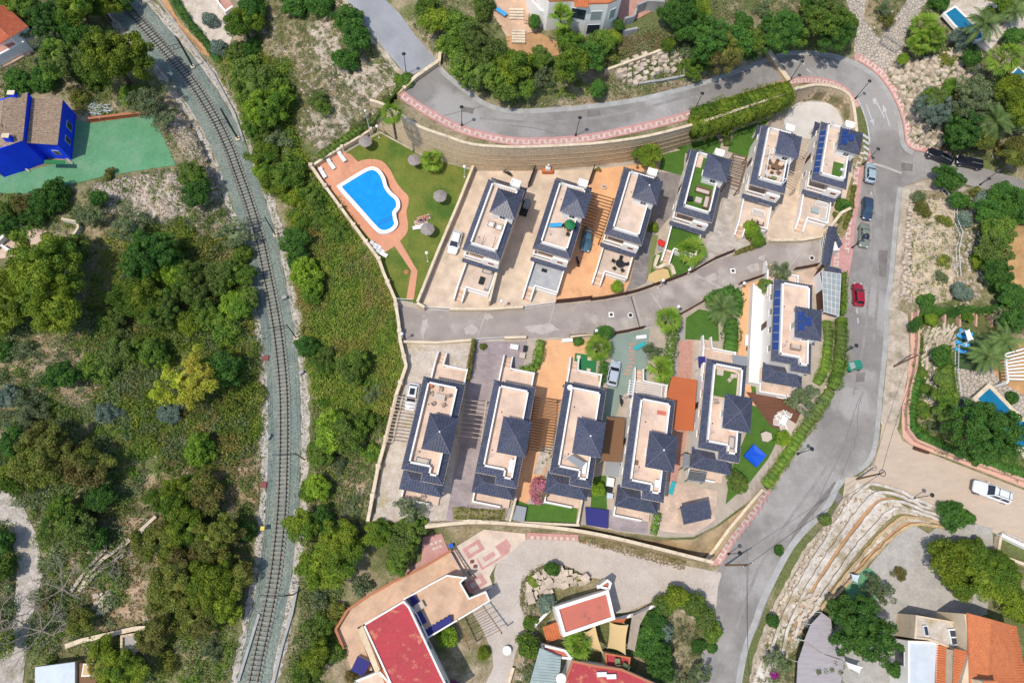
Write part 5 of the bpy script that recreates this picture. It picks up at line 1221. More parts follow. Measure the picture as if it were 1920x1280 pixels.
for p0,p1 in(((10,284),(54,320)),((106,277),(135,306))):
 b=MB();n_=int(math.dist(p0,p1)/2.6)
 for i in range(n_):x,y,z=P(p0[0]+(p1[0]-p0[0])*i/n_,p0[1]+(p1[1]-p0[1])*i/n_,-1.3);b.tube((x-o.x-.2,y-o.y,.3),(x-o.x+.3,y-o.y-.2,.2),.11,n=5)
 obj('eave_tiles',b,'stone_white',t)
wquad(t,B[3][:2],B[2][:2],.62,.8,-.2,.8)
for px_ in((28,182),(18,262)):
 x,y,z=P(*px_,5.0);b=MB();b.box(x-o.x-.5,x-o.x+.5,y-o.y-.35,y-o.y+.35,z-o.z-.8,z-o.z+1.0);c=obj('chimney',b,'blue_wall',t);b=MB();b.box(x-o.x-.55,x-o.x+.55,y-o.y-.4,y-o.y+.4,z-o.z+1.0,z-o.z+1.1);obj('cap',b,'cap_cream',c)
wquad(t,B[2][:2],B[1][:2],.55,.68,-.6,.8);wquad(t,B[2][:2],B[1][:2],.25,.35,-.6,.8)
b=MB();x,y,z=P(103,303,.2);b.box(x-o.x-1.6,x-o.x+1.6,y-o.y-.5,y-o.y+.2,z-o.z,z-o.z+.1);obj('green_awning',b,'plastic_green',t)
t=thing('red_roof_house','red tiled house with cream terraces cut by the top left corner','house',(*P(10,60,-1)[:2],-1))
block(t,[(-40,-10),(8,12),(52,50),(20,69),(-40,30)],3.4,-1.5,'render_white')
tplane(t,[(8,9),(53,50),(22,70),(-26,28)],[3.6,3.6,4.3,4.3],'tile_red')
tplane(t,[(20,70),(0,84),(-40,60),(-26,28)],[3.6,3.5,3.5,4.3],'tile_red')
block(t,[(-30,95),(45,70),(52,82),(-20,120)],1.2,-1.5,'render_white','brick_pink',.6,.35)
block(t,[(-30,120),(52,86),(56,100),(20,120),(-30,140)],-.2,-1.5,'render_cream','terrace_tile',.0)
t=thing('maroon_roof_house','house with maroon roof and pale terrace cut by the top edge','house',(*P(450,0,0)[:2],0))
block(t,[(440,-60),(540,-60),(505,-6),(470,8),(432,2)],3.2,-1,'render_cream','roof_red_paint',.4,.35,'cap_cream')
block(t,[(392,-30),(430,-20),(445,12),(424,27),(410,10)],.8,-1,'render_white','brick_pink',.5,.3)
t=thing('white_house','large white house with orange roof edges and balconies above the upper road','house',(*P(1075,20,10.5)[:2],10.5))
wl=block(t,[(998,-50),(1170,-50),(1166,-3),(1141,8),(1105,9),(1072,3),(1030,4),(1012,-16)],16.6,9.5,'render_white','terrace_tile',.25,.6,'tile_orange')
tplane(t,[(1077,14),(1104,14),(1104,-10),(1077,-12)],[16.5,16.5,17.4,17.4],'tile_orange')
block(t,[(985,-40),(1010,-40),(1030,20),(1024,30),(1012,26),(990,0)],13.2,9.5,'render_white','brick_pink',.7,.25)
block(t,[(1078,22),(1103,22),(1101,33),(1078,32)],13.0,9.5,'render_white','brick_pink',.6,.2)
for(a,bb,z0,z1,t0,t1,mm)in((3,4,13.6,15.2,.2,.75,'glass_pale'),(4,5,13.5,15.4,.1,.9,'glass_dark'),(3,4,10.6,12.4,.15,.8,'glass_dark'),(5,6,13.4,15.2,.3,.7,'glass_dark'),(2,3,13.2,15,.3,.7,'glass_pale')):
 wquad(t,wl[bb],wl[a],t0,t1,z0,z1,mm)
b=MB();o=t.location
t2=thing('garden_steps','pale garden steps on the terrace left of the large white house','steps',G(972,62));
for i in range(5):
 b=MB();b.box(-1.1,1.1,-.2-i*.45,.2-i*.45,-.3,.5-i*.1);obj('step',b,'cap_cream',t2)
t2=thing('garden_steps','pale steps left of the palm at the top terrace edge','steps',G(968,22))
for i in range(4):b=MB();b.box(-1.2,1.2,-.2-i*.5,.2-i*.5,-.3,.5-i*.1);obj('step',b,'cap_cream',t2)
bars('brown railing in front of the large white house terrace',[(983,46),(1012,52)],.9,'handrail','railing','beam_brown',.3)
t=thing('garden_wall','grey angular garden wall right of the large white house','wall',G(1215,45))
o=t.location
for i,(pq,h)in enumerate((([(1190,28),(1208,20),(1240,22)],2.2),([(1168,48),(1186,42),(1190,28)],1.6),([(1165,68),(1194,58)],1.2))):
 b=MB()
 for(u0,v0),(u1,v1)in zip(pq,pq[1:]):
  p,q=G(u0,v0),G(u1,v1);b.obox((p[0]-o.x,p[1]-o.y),(q[0]-o.x,q[1]-o.y),.35,min(p[2],q[2])-o.z-1.5,p[2]-o.z+h)
 obj('wall',b,'gutter',t)
t=thing('flat_roof_house','house with raspberry red painted flat roof at the bottom edge','house',(*P(760,1200,-4)[:2],-4))
w1=block(t,[(681,1170),(757,1125),(768,1137),(850,1310),(745,1310)],1.6,-5,'render_white','roof_red_paint',.25,.22,'render_white')
w2=block(t,[(757,1122),(806,1094),(838,1077),(875,1082),(864,1092),(880,1120),(911,1107),(919,1126),(802,1196),(780,1150)],-1.0,-5,'render_white','terrace_tile',.8,.2,'render_white')
w3=block(t,[(670,1180),(680,1172),(712,1255),(705,1264)],-.6,-5,'render_cream',None);
block(t,[(683,1176),(690,1172),(742,1300),(728,1300)],-2.0,-5,'render_cream','tile_red')
block(t,[(665,1275),(713,1256),(742,1290),(742,1310),(665,1310)],-2.2,-5,'render_white','terrace_beige',.5,.25)
wquad(t,w1[3],w1[2],.1,.18,-.6,.9);wquad(t,w1[3],w1[2],.52,.6,-.6,.9);
for i in range(7):
 u,v=800+i*7.2,1186-i*4.2;x,y,z=P(u,v,-1.0);b=MB();b.box(x-t.location.x-.3,x-t.location.x+.3,y-t.location.y-.5,y-t.location.y+.5,3.0,3.12+.1*i);obj('step',b,'fabric_navy',t)
for(u,v)in((773,1120),(832,1090)):
 pass
t=thing('salmon_roof_house','small house with salmon flat roof and white parapet beside the parking','house',(*P(1095,1150,-5)[:2],-5))
w1=block(t,[(1040,1137),(1140,1105),(1153,1160),(1056,1193)],-1.0,-6,'render_white','roof_salmon',.35,.45,'render_white')
block(t,[(1118,1100),(1138,1085),(1146,1092),(1142,1106)],-1.6,-6,'render_white','tile_red',.5,.3)
wquad(t,w1[1],w1[2],.3,.6,-3.6,-2.4)
t=thing('crimson_roof_house','house with crimson flat roof and grey corrugated canopy at the bottom edge','house',(*P(1110,1270,-6)[:2],-6))
w1=block(t,[(1072,1236),(1120,1246),(1165,1252),(1240,1285),(1250,1320),(1040,1320)],-1.6,-7,'render_white','roof_red_paint',.3,.3,'terracotta_pot')
tplane(t,[(1052,1232),(1046,1310),(985,1310),(1012,1214)],[-1.9,-1.9,-1.5,-1.5],'corrugated','corrugated_canopy',.35)
block(t,[(1133,1222),(1181,1231),(1178,1256),(1135,1248)],-3.0,-7,'render_cream','roof_red_paint',.5,.2,'tile_orange')
block(t,[(1018,1207),(1060,1217),(1075,1236),(1052,1234),(1014,1218)],-2.6,-7,'render_white','roof_salmon',.3,.3)
o=t.location
for i,(u,v)in enumerate(((1128,1263),(1146,1267))):
 x,y,z=P(u,v,-1.4);b=MB();b.bbox(x-o.x-.65,x-o.x+.65,y-o.y-.3,y-o.y+.3,z-o.z-.2,z-o.z+.35,.04);obj('roof_vent',b,'plastic_white',t)
t=thing('orange_tile_house','house with large orange tiled roofs at the bottom right corner','house',(*P(1850,1220,-3)[:2],-3))
w0=block(t,[(1808,1150),(1905,1178),(1925,1310),(1795,1310),(1818,1222)],3.0,-4,'render_cream')
tplane(t,[(1906,1174),(1930,1310),(1850,1310),(1858,1160)],[3.0,3.0,4.2,4.2],'tile_orange')
tplane(t,[(1818,1310),(1816,1226),(1812,1148),(1858,1160),(1850,1310)],[3.1,3.1,3.1,4.2,4.2],'tile_orange')
w2=block(t,[(1788,1218),(1822,1222),(1852,1232),(1860,1310),(1786,1310)],2.0,-4,'render_cream')
tplane(t,[(1785,1310),(1788,1216),(1850,1224),(1850,1310)],[2.1,2.1,3.0,3.0],'tile_orange')
w3=block(t,[(1715,1152),(1806,1168),(1820,1222),(1782,1216),(1745,1200),(1712,1196)],.2,-4.5,'render_cream','gravel_pale',.3,.25)
w4=block(t,[(1700,1200),(1758,1202),(1756,1310),(1700,1310)],-.6,-5,'render_white','metal_sheet',.3,.3)
tplane(t,[(1752,1310),(1756,1208),(1778,1212),(1774,1310)],[-.4,-.4,.6,.6],'tile_orange')
wquad(t,w4[0],w4[3],.1,.45,-3.2,-1.2)
b=MB();x,y,z=P(1843,1290,3.9);b.bbox(x-t.location.x-.9,x-t.location.x+.9,y-t.location.y-1.1,y-t.location.y+1.1,5.5,8.6,.08);ch=obj('chimney',b,'render_cream',t);b=MB();b.bbox(x-t.location.x-1,x-t.location.x+1,y-t.location.y-1.2,y-t.location.y+1.2,8.602,8.75,.05);obj('cap',b,'tile_orange',ch)
o=t.location
for(u,v,w_,h_)in((1790,1194,1.5,2.2),(1736,1182,.6,1.4)):
 x,y,z=P(u,v,.55);b=MB();b.box(x-o.x-w_/2,x-o.x+w_/2,y-o.y-h_/2,y-o.y+h_/2,z-o.z-.25,z-o.z+.1);w=obj('skylight',b,'metal_white',t)
 for s in((-1,1)if w_>1 else(0,)):b=MB();b.box(x-o.x-w_*.4,x-o.x+w_*.4,y-o.y+(s*h_*.22)-h_*(.18 if s else .4),y-o.y+s*h_*.22+h_*(.18 if s else .4),z-o.z+.101,z-o.z+.13);obj('pane',b,'glass_dark',w)
t=thing('shed','pale metal roofed shed with brown lean-to at the bottom left edge','shed',(*P(105,1275,-7)[:2],-7))
block(t,[(66,1250),(141,1240),(141,1320),(66,1320)],-4.6,-8,'render_cream','metal_sheet',0);block(t,[(143,1243),(180,1240),(180,1310),(143,1310)],-5.2,-8,'wood_brown','beam_brown',0)
b=MB();x,y,z=P(168,1255,-5.1);b.box(x-t.location.x-.9,x-t.location.x+.9,y-t.location.y-.8,y-t.location.y+.8,1.9,2.05);w=obj('window',b,'metal_white',t);b=MB();b.box(x-t.location.x-.75,x-t.location.x+.75,y-t.location.y-.65,y-t.location.y+.65,2.051,2.08);obj('pane',b,'sail_tan',w)
t=thing('ruin','grey roofless stone hut beside the ruined white wall','ruin',(*P(235,1210,-6)[:2],-6))
block(t,[(228,1190),(262,1184),(258,1222),(228,1222)],-4.8,-7,'rubble_wall','gravel_grey',.4,.3)
t=thing('gate_portico','navy tiled portico roof over the estate gate beside the striped pavement','portico',G(1556,460))
tplane(t,[(1553,424),(1541,496),(1549,498),(1562,425)],[3.0,3.0,3.6,3.6],'roof_navy');tplane(t,[(1556,498),(1570,426),(1562,424),(1549,497)],[3.0,3.0,3.6,3.6],'roof_navy')
tplane(t,[(1563,440),(1572,466),(1580,458),(1570,438)],[2.6,2.6,3.2,3.2],'roof_navy')
o=t.location
for(u,v)in((1555,430),(1546,490),(1562,432),(1553,492)):
 x,y,z=P(u,v,2.9);b=MB();b.box(x-o.x-.18,x-o.x+.18,y-o.y-.18,y-o.y+.18,0,2.9);obj('column',b,'render_cream',t)
block(t,[(1563,452),(1576,456),(1574,468),(1562,470)],2.5,0,'render_white',None)
t=thing('glass_canopy','glazed canopy grid with white bars beside the road-corner villa','canopy',(*P(1560,545,2.6)[:2],0));o=t.location
q=[P(u,v,2.6)for u,v in((1541,508),(1577,514),(1573,592),(1545,584))];nx_,nyy=4,7
def bil(a,b_):return[(q[0][k]*(1-a)+q[1][k]*a)*(1-b_)+(q[3][k]*(1-a)+q[2][k]*a)*b_-(o.x,o.y,0)[k]for k in range(3)]
for i in range(nx_):
 for j in range(nyy):
  b=MB();e=.03;v4=[bil((i+e)/nx_,(j+e)/nyy),bil((i+1-e)/nx_,(j+e)/nyy),bil((i+1-e)/nx_,(j+1-e)/nyy),bil((i+e)/nx_,(j+1-e)/nyy)]
  b.add([tuple(p)for p in v4]+[(p[0],p[1],p[2]+.02)for p in v4],[(0,1,2,3),(7,6,5,4),(0,4,5,1),(1,5,6,2),(2,6,7,3),(3,7,4,0)]);obj('pane',b,'glass_pale' if(i*3+j)%4 else 'gutter',t)
for i in range(nx_+1):b=MB();b.tube(bil(i/nx_,0),bil(i/nx_,1),.05,n=4);obj('bar',b,'metal_white',t)
for j in range(nyy+1):b=MB();b.tube(bil(0,j/nyy),bil(1,j/nyy),.05,n=4);obj('bar',b,'metal_white',t)
for a,b_ in((0,0),(1,0),(1,1),(0,1)):p=bil(a,b_);b=MB();b.box(p[0]-.06,p[0]+.06,p[1]-.06,p[1]+.06,0,2.55);obj('post',b,'metal_white',t)
tplane(t,[(1545,505),(1578,513),(1577,504),(1552,498)],[2.8,2.8,3.2,3.2],'roof_navy','tiled_edge')
t=thing('side_gate','tall maroon and white folding side gate beside the glazed canopy','gate',G(1534,540));o=t.location
for(a,c,mm)in(((1533,505),(1525,520),'gate_brown'),((1525,520),(1530,552),'plastic_white'),((1530,552),(1532,585),'gate_brown')):
 p,r_=G(*a),G(*c);b=MB();b.obox((p[0]-o.x,p[1]-o.y),(r_[0]-o.x,r_[1]-o.y),.08,0,2.1);obj('panel',b,mm,t)
def canopy(name,label,cat,px,z,m,th=.08,posts='metal_white',zs=None,pm=None,sag=0):
 qs=[P(u,v,zz)for(u,v),zz in zip(px,zs or[z]*len(px))];g0=0
 cx=sum(q[0]for q in qs)/len(qs);cy=sum(q[1]for q in qs)/len(qs)
 u_,v_=proj(cx,cy,z);g0=Zf(u_,v_);t=thing(name,label,cat,(cx,cy,g0));b=MB()
 if len(px)==4 and sag:
  n=6;vs=[];fs=[]
  for i in range(n+1):
   for j in range(n+1):
    a,c=i/n,j/n;
    p=[((qs[0][k]*(1-a)+qs[1][k]*a)*(1-c)+(qs[3][k]*(1-a)+qs[2][k]*a)*c)for k in range(3)]
    s=4*(a*(1-a)+c*(1-c));pull=.10*(1 if True else 0)
    dx,dy=cx-p[0],cy-p[1];ed=(4*a*(1-a)if j in(0,n)else 0)+(4*c*(1-c)if i in(0,n)else 0)
    vs.append((p[0]-cx+dx*pull*ed,p[1]-cy+dy*pull*ed,p[2]-g0-sag*s/2))
  for i in range(n):
   for j in range(n):k=i*(n+1)+j;fs.append((k,k+n+1,k+n+2,k+1))
  nv=len(vs);vs+=[(x,y,z_-.03)for x,y,z_ in vs];fs+=[tuple(i+nv for i in f[::-1])for f in fs];b.add(vs,fs)
 else:
  L_=[(x-cx,y-cy)for x,y,z_ in qs];n=len(L_)
  b.add([(x,y,q[2]-g0)for(x,y),q in zip(L_,qs)]+[(x,y,q[2]-g0-th)for(x,y),q in zip(L_,qs)],[tuple(range(n)),tuple(range(2*n-1,n-1,-1))]+[(i,(i+1)%n,(i+1)%n+n,i+n)for i in range(n)])
 obj('cover',b,m,t)
 if posts:
  for x,y,z_ in qs:p=MB();p.tube((x-cx,y-cy,-.2),(x-cx,y-cy,z_-g0-.02),.05,n=6);obj('post',p,posts,t)
 return t
canopy('awning','wide orange awning stretched over the path between two lower villas','awning',[(1260,705),(1307,712),(1300,808),(1264,805),(1266,752),(1250,744)],2.8,'awning_orange')
canopy('carport_roof','brown translucent carport roof between the third and fourth lower villas','carport roof',[(1139,781),(1172,784),(1166,866),(1127,864)],2.6,'beam_brown')
canopy('shade_sail','tan shade sail between the salmon roof and the round fan palm','shade sail',[(1143,1166),(1178,1171),(1173,1226),(1139,1214)],-2.2,'sail_tan',sag=.3)
canopy('shade_sail','tan triangular shade sail left of the larger one','shade sail',[(1096,1185),(1116,1172),(1130,1222),(1105,1214)],-2.6,'sail_tan',sag=.2)
canopy('shade_sail','small orange shade sail beside the white ramp wall','shade sail',[(1148,1160),(1176,1158),(1170,1168),(1144,1165)],-2.4,'awning_orange',sag=.1)
canopy('reed_canopy','grey reed canopy between the tan sail and the dark tree','canopy',[(1185,1155),(1218,1138),(1200,1170),(1190,1220),(1176,1215)],-2.8,'reed_mat')
canopy('shade_net','large grey violet shade net left of the round dark tree','shade net',[(1541,1148),(1558,1160),(1562,1195),(1582,1236),(1545,1225),(1508,1200),(1520,1170)],-1.8,'shade_net')
canopy('shade_net','lower grey violet shade net at the bottom edge','shade net',[(1509,1201),(1545,1226),(1582,1238),(1575,1300),(1492,1310),(1496,1240)],-2.4,'shade_net')
canopy('shade_sail','white cloth sail below the round dark tree','shade sail',[(1586,1240),(1618,1250),(1612,1262),(1590,1252)],-2.6,'plastic_white',sag=.1)
canopy('shade_sail','small pale sail on the green mat of the gravel court','shade sail',[(1596,1075),(1612,1078),(1608,1092),(1598,1088)],-2.2,'metal_sheet',sag=.1)
canopy('shade_sail','white shade sail over the path beside the blue loungers','shade sail',[(1809,619),(1818,617),(1826,636),(1815,640)],6.0,'plastic_white',sag=.1)
canopy('canopy_roof','small slate blue canopy behind the villa with turf on its terrace','canopy',[(1373,665),(1401,668),(1400,695),(1374,682)],2.4,'metal_grey')
canopy('canopy_roof','small navy canopy at the corner of the villa with turf terrace','canopy',[(1309,668),(1322,668),(1322,685),(1310,690)],2.6,'fabric_navy')
canopy('pool_cover','navy blue cover in the back garden of the third lower villa','cover',[(1098,950),(1141,956),(1140,990),(1100,983)],.5,'fabric_navy',posts=None,th=.4)
def hiphut(name,label,px,z,zr,m='roof_navy'):
 q=[P(u,v,z)for u,v in px];cx,cy=sum(p[0]for p in q)/4,sum(p[1]for p in q)/4;a=math.atan2(q[1][1]-q[0][1],q[1][0]-q[0][0]);w=math.dist(q[0][:2],q[1][:2]);l=math.dist(q[1][:2],q[2][:2])
 t=thing(name,label,'garden hut',(cx,cy,0),a);b=MB();roof_plane(b,[(-w/2,-l/2,z),(w/2,-l/2,z),(w/2,l/2,zr),(-w/2,l/2,zr)]);obj('roof',b,m,t)
 b=MB();b.box(-w/2+.3,w/2-.3,-l/2+.3,l/2-.3,0,z-.05);obj('wall',b,'render_cream',t);b=MB();b.box(-.45,.45,-l/2+.2,-l/2+.3,0,2.0);obj('door',b,'wood_brown',t)
 return t
hiphut('garden_hut','small hut with navy tiled roof on the beige patio near the bottom corner',[(1284,982),(1336,970),(1322,938),(1270,952)],2.0,2.7)
def pergola(label,px,z,n,m,group=None,th=.1,rails=True,name='pergola'):
 """beams run from edge 0-3 to edge 1-2"""
 q=[P(u,v,z)for u,v in px];cx,cy=q[0][0],q[0][1];t=thing(name,label,'pergola',(cx,cy,0),0,group)
 def at(a,c):return tuple((q[0][k]*(1-a)+q[1][k]*a)*(1-c)+(q[3][k]*(1-a)+q[2][k]*a)*c-(cx,cy)[k]for k in range(2))
 for i in range(n):
  c=(i+.5)/n;b=MB();b.obox(at(-.04,c),at(1.04,c),th,z-.16,z+.0);obj('beam',b,m,t)
 if rails:
  for a in(0,1):b=MB();b.obox(at(a,0),at(a,1),.12,z-.34,z-.165);obj('rail',b,m,t)
  for a,c in((0,0),(1,0),(1,1),(0,1)):x,y=at(a,c);b=MB();b.box(x-.07,x+.07,y-.07,y+.07,-.1,z-.345);obj('post',b,m,t)
 return t
pergola('brown pergola beams over the orange driveway between the second and third upper villas',[(1108,357),(1152,370),(1127,445),(1086,430)],2.7,13,'beam_brown')
pergola('pale pergola beams between the two upper villas nearest the bend',[(1496,276),(1516,284),(1492,352),(1473,340)],2.7,14,'beam_pale')
pergola('grey pergola beams between the turf terrace villa and the white frame villa',[(1377,286),(1402,292),(1386,352),(1362,344)],2.7,10,'beam_brown')
pergola('thin pale pergola beams over the gravel drive beside the first lower villa',[(743,739),(786,745),(764,836),(722,830)],2.6,14,'beam_pale',th=.08)
pergola('grey pergola beams over the violet-grey drive between the first two lower villas',[(872,745),(912,750),(902,826),(858,820)],2.6,9,'beam_pale',th=.07)
pergola('brown pergola beams between the second and third lower villas',[(1003,742),(1047,748),(1036,852),(990,844)],2.7,20,'beam_brown')
pergola('white frame pergola at the road side of the fourth lower villa',[(1182,711),(1242,722),(1240,746),(1178,740)],2.7,6,'metal_white')
pergola('grey slatted pergola beside the porch of the villa right of the orange awning',[(1284,850),(1294,851),(1292,877),(1282,876)],2.4,8,'metal_grey',th=.2)
pergola('grey slatted pergola behind the villa right of the orange awning',[(1294,882),(1324,886),(1320,904),(1290,900)],1.6,9,'metal_grey',th=.25)
pergola('bare steel pergola ribs beside the parking below the red roofed house',[(858,1160),(905,1134),(940,1185),(880,1215)],-1.8,6,'beam_brown',th=.07)
t=thing('fan_pergola','fan shaped pergola of white beams beside the stone terrace at the right edge','pergola',(*P(1915,690,8)[:2],5));o=t.location
for i in range(9):
 a=P(1884+i*.6,664+i*5.8,7.6);c=P(1965,640+i*9,7.9);b=MB();b.obox((a[0]-o.x,a[1]-o.y),(c[0]-o.x,c[1]-o.y),.22,2.5,2.75);obj('beam',b,'render_white',t)
b=MB();a,c=P(1884,660,7.4),P(1890,716,7.4);b.obox((a[0]-o.x,a[1]-o.y),(c[0]-o.x,c[1]-o.y),.25,2.2,2.49);obj('rail',b,'render_white',t)
for p_ in(a,c):b=MB();b.box(p_[0]-o.x-.15,p_[0]-o.x+.15,p_[1]-o.y-.15,p_[1]-o.y+.15,-.5,2.19);obj('post',b,'render_white',t)
# ------------------------------------------------------------------ pools
def pool(name,label,water_px,wm,cop=.75,z=0.0,gz=None,copm='render_white',steps=None,closed_curve=False):
 w=[G(u,v)for u,v in water_px];zz=max(q[2]for q in w)if gz is None else gz;w=[P(u,v,zz)[:2]for u,v in water_px]
 cx,cy=w[0];t=thing(name,label,'pool',(cx,cy,zz));L_=[(x-cx,y-cy)for x,y in w];O=offs_poly(L_,cop);n=len(L_)
 b=MB();vs=[(x,y,.08)for x,y in L_]+[(x,y,.20)for x,y in L_]+[(x,y,.20)for x,y in O]+[(x,y,-.4)for x,y in O];fs=[]
 for i in range(n):
  j=(i+1)%n;fs+=[(i,j,n+j,n+i),(n+i,n+j,2*n+j,2*n+i),(2*n+i,2*n+j,3*n+j,3*n+i)]
 b.add(vs,fs);obj('coping',b,copm,t)
 b=MB();b.prism(L_,-.3,.12);obj('water',b,wm,t)
 return t
pw=cr([(641,351),(641,351),(667,335),(692,321),(705,322),(715,335),(720,352),(730,366),(741,376),(743,388),(736,398),(737,411),(739,421),(730,430),(717,432),(705,423),(672,386),(641,352)],4)[4:-1]
t=pool('swimming_pool','blue curved community pool with white coping on the terracotta deck',pw,'pool_water',.62,gz=0.06)
for i in range(3):
 a=P(707+i*1.5,423-i*4.5,.2);c=P(738-i*.5,411-i*3.2,.2);b=MB();o=t.location;b.obox((a[0]-o.x,a[1]-o.y),(c[0]-o.x,c[1]-o.y),.07,.121,.132);obj('step_edge',b,'fabric_navy',t)
pool('swimming_pool','narrow teal pool by the palms in the top right corner',[(1772,27),(1790,16),(1815,40),(1838,62),(1840,72),(1828,76),(1810,66),(1790,48)],'pool_teal',.35)
pool('swimming_pool','teal angular pool half hidden by the large round tree on the right',[(1832,748),(1854,728),(1890,765),(1935,810),(1935,840),(1905,838),(1870,790)],'pool_teal',.6,copm='cap_cream')
pool('plunge_pool','tiny teal plunge pool at the right edge near the top',[(1896,141),(1908,129),(1922,140),(1912,149)],'pool_teal',.25)
# ------------------------------------------------------------------ straw parasols, loungers, people
def parasol(m='straw',r=1.12,h=2.35):
 t=thing('parasol','','parasol');b=MB();b.tube((0,0,0),(0,0,h-.1),.05,n=7);obj('pole',b,'wood_brown',t)
 rr=random.Random(5);b=MB();n=22;vs=[(0,0,h+.05)];
 for k,(q,z)in enumerate(((.3,h-.06),(.62,h-.2),(.88,h-.34),(1.0,h-.46))):
  for i in range(n):a=2*PI*i/n;f=r*q*rr.uniform(.94,1.06);vs.append((math.cos(a)*f,math.sin(a)*f,z+rr.uniform(-.03,.03)))
 fs=[(0,1+i,1+(i+1)%n)for i in range(n)]
 for k in range(3):
  for i in range(n):fs.append((1+k*n+i,1+(k+1)*n+i,1+(k+1)*n+(i+1)%n,1+k*n+(i+1)%n))
 m0=len(vs);vs.append((0,0,h-.25));fs+=[(m0,1+3*n+(i+1)%n,1+3*n+i)for i in range(n)];b.add(vs,fs);obj('canopy',b,m,t)
 b=MB();b.lathe([(.09,0),(.12,.06),(.02,.2)],0,0,h+.02,n=8);obj('finial',b,m,t);return t
pr=parasol()
for i,(u,v,lab)in enumerate(((688,278,'straw parasol nearest the top left corner of the pool lawn'),(779,312,'straw parasol beside the short fan palm on the pool lawn'),(826,379,'straw parasol standing alone on the open pool lawn'),
      (803,440,'straw parasol shading the two sunbathers on the pool lawn'))):
 o=pr if i==0 else copy_tree(pr);place(o,G(u,v,.04),i,lab,'straw parasols on the pool lawn')
t=thing('drain_cover','bare round clay cover on the lower pool lawn','cover',G(762,510,.05))
b=MB();b.lathe([(.42,0),(.38,.08),(.06,.12)],n=14);obj('plate',b,'terracotta_pot',t)
def lounger(fm='plastic_white',cm='plastic_white',back=.45):
 t=thing('sun_lounger','','sun lounger');b=MB();b.bbox(-.32,.32,-.95,.35,.26,.34,.02);obj('seat',b,cm,t)
 b=MB();b.add([(-.32,.36,.27),(.32,.36,.27),(.32,.95,.27+back),(-.32,.95,.27+back),(-.32,.36,.34),(.32,.36,.34),(.32,.95,.35+back),(-.32,.95,.35+back)],[(3,2,1,0),(4,5,6,7),(0,1,5,4),(1,2,6,5),(2,3,7,6),(3,0,4,7)]);obj('backrest',b,cm,t)
 for x in(-.28,.28):
  for y in(-.85,.55):b=MB();b.box(x-.03,x+.03,y-.03,y+.03,0,.255);obj('leg',b,fm,t)
 b=MB();b.box(-.28,.28,.5,.8,.42,.55)if back>.1 else b.box(-.28,.28,.6,.9,.36,.44);obj('pillow',b,fm,t)
 return t
lw=lounger();first=True
for i,(u,v,rz,lab)in enumerate(((642,297,35,'white sun lounger at the north edge of the pool deck, right one'),(622,311,35,'white sun lounger at the north edge of the pool deck, left one'),(606,327,30,'white sun lounger in the west corner of the pool deck'),
      (705,462,60,'white sun lounger at the lower end of the pool deck, upper one'),(711,470,60,'white sun lounger at the lower end of the pool deck, middle one'),(717,477,60,'white sun lounger at the lower end of the pool deck, lower one'),
      (785,428,-80,'white sun lounger beside the sunbathers on the lawn'),(1480,742,100,'white lounger on the brown timber deck'),(1462,744,80,'white lounger at the left end of the brown timber deck'))):
 o=lw if i==0 else copy_tree(lw);place(o,G(u,v,.07),R(rz),lab,'white sun loungers')
lb=lounger('plastic_white','fabric_sky')
for i,(u,v,rz)in enumerate(((1802,633,65),(1800,646,65),(1798,659,62),(1806,625,60))):
 o=lb if i==0 else copy_tree(lb);place(o,G(u,v,.1),R(rz+180),['blue lounger second from the top on the dark turf','blue lounger third from the top on the dark turf','lowest blue lounger on the dark turf','topmost blue lounger on the dark turf, under the white sail'][i],'blue loungers on the dark turf')
lt=lounger('plastic_teal','plastic_teal',.1)
for i,(u,v,rz,lab)in enumerate(((1198,650,-60,'teal lounger on the teal paving of the lower drive'),(1259,915,-20,'teal lounger on the patio behind the fourth lower villa'))):
 o=lt if i==0 else copy_tree(lt);place(o,G(u,v,.07),R(rz),lab,'teal loungers')
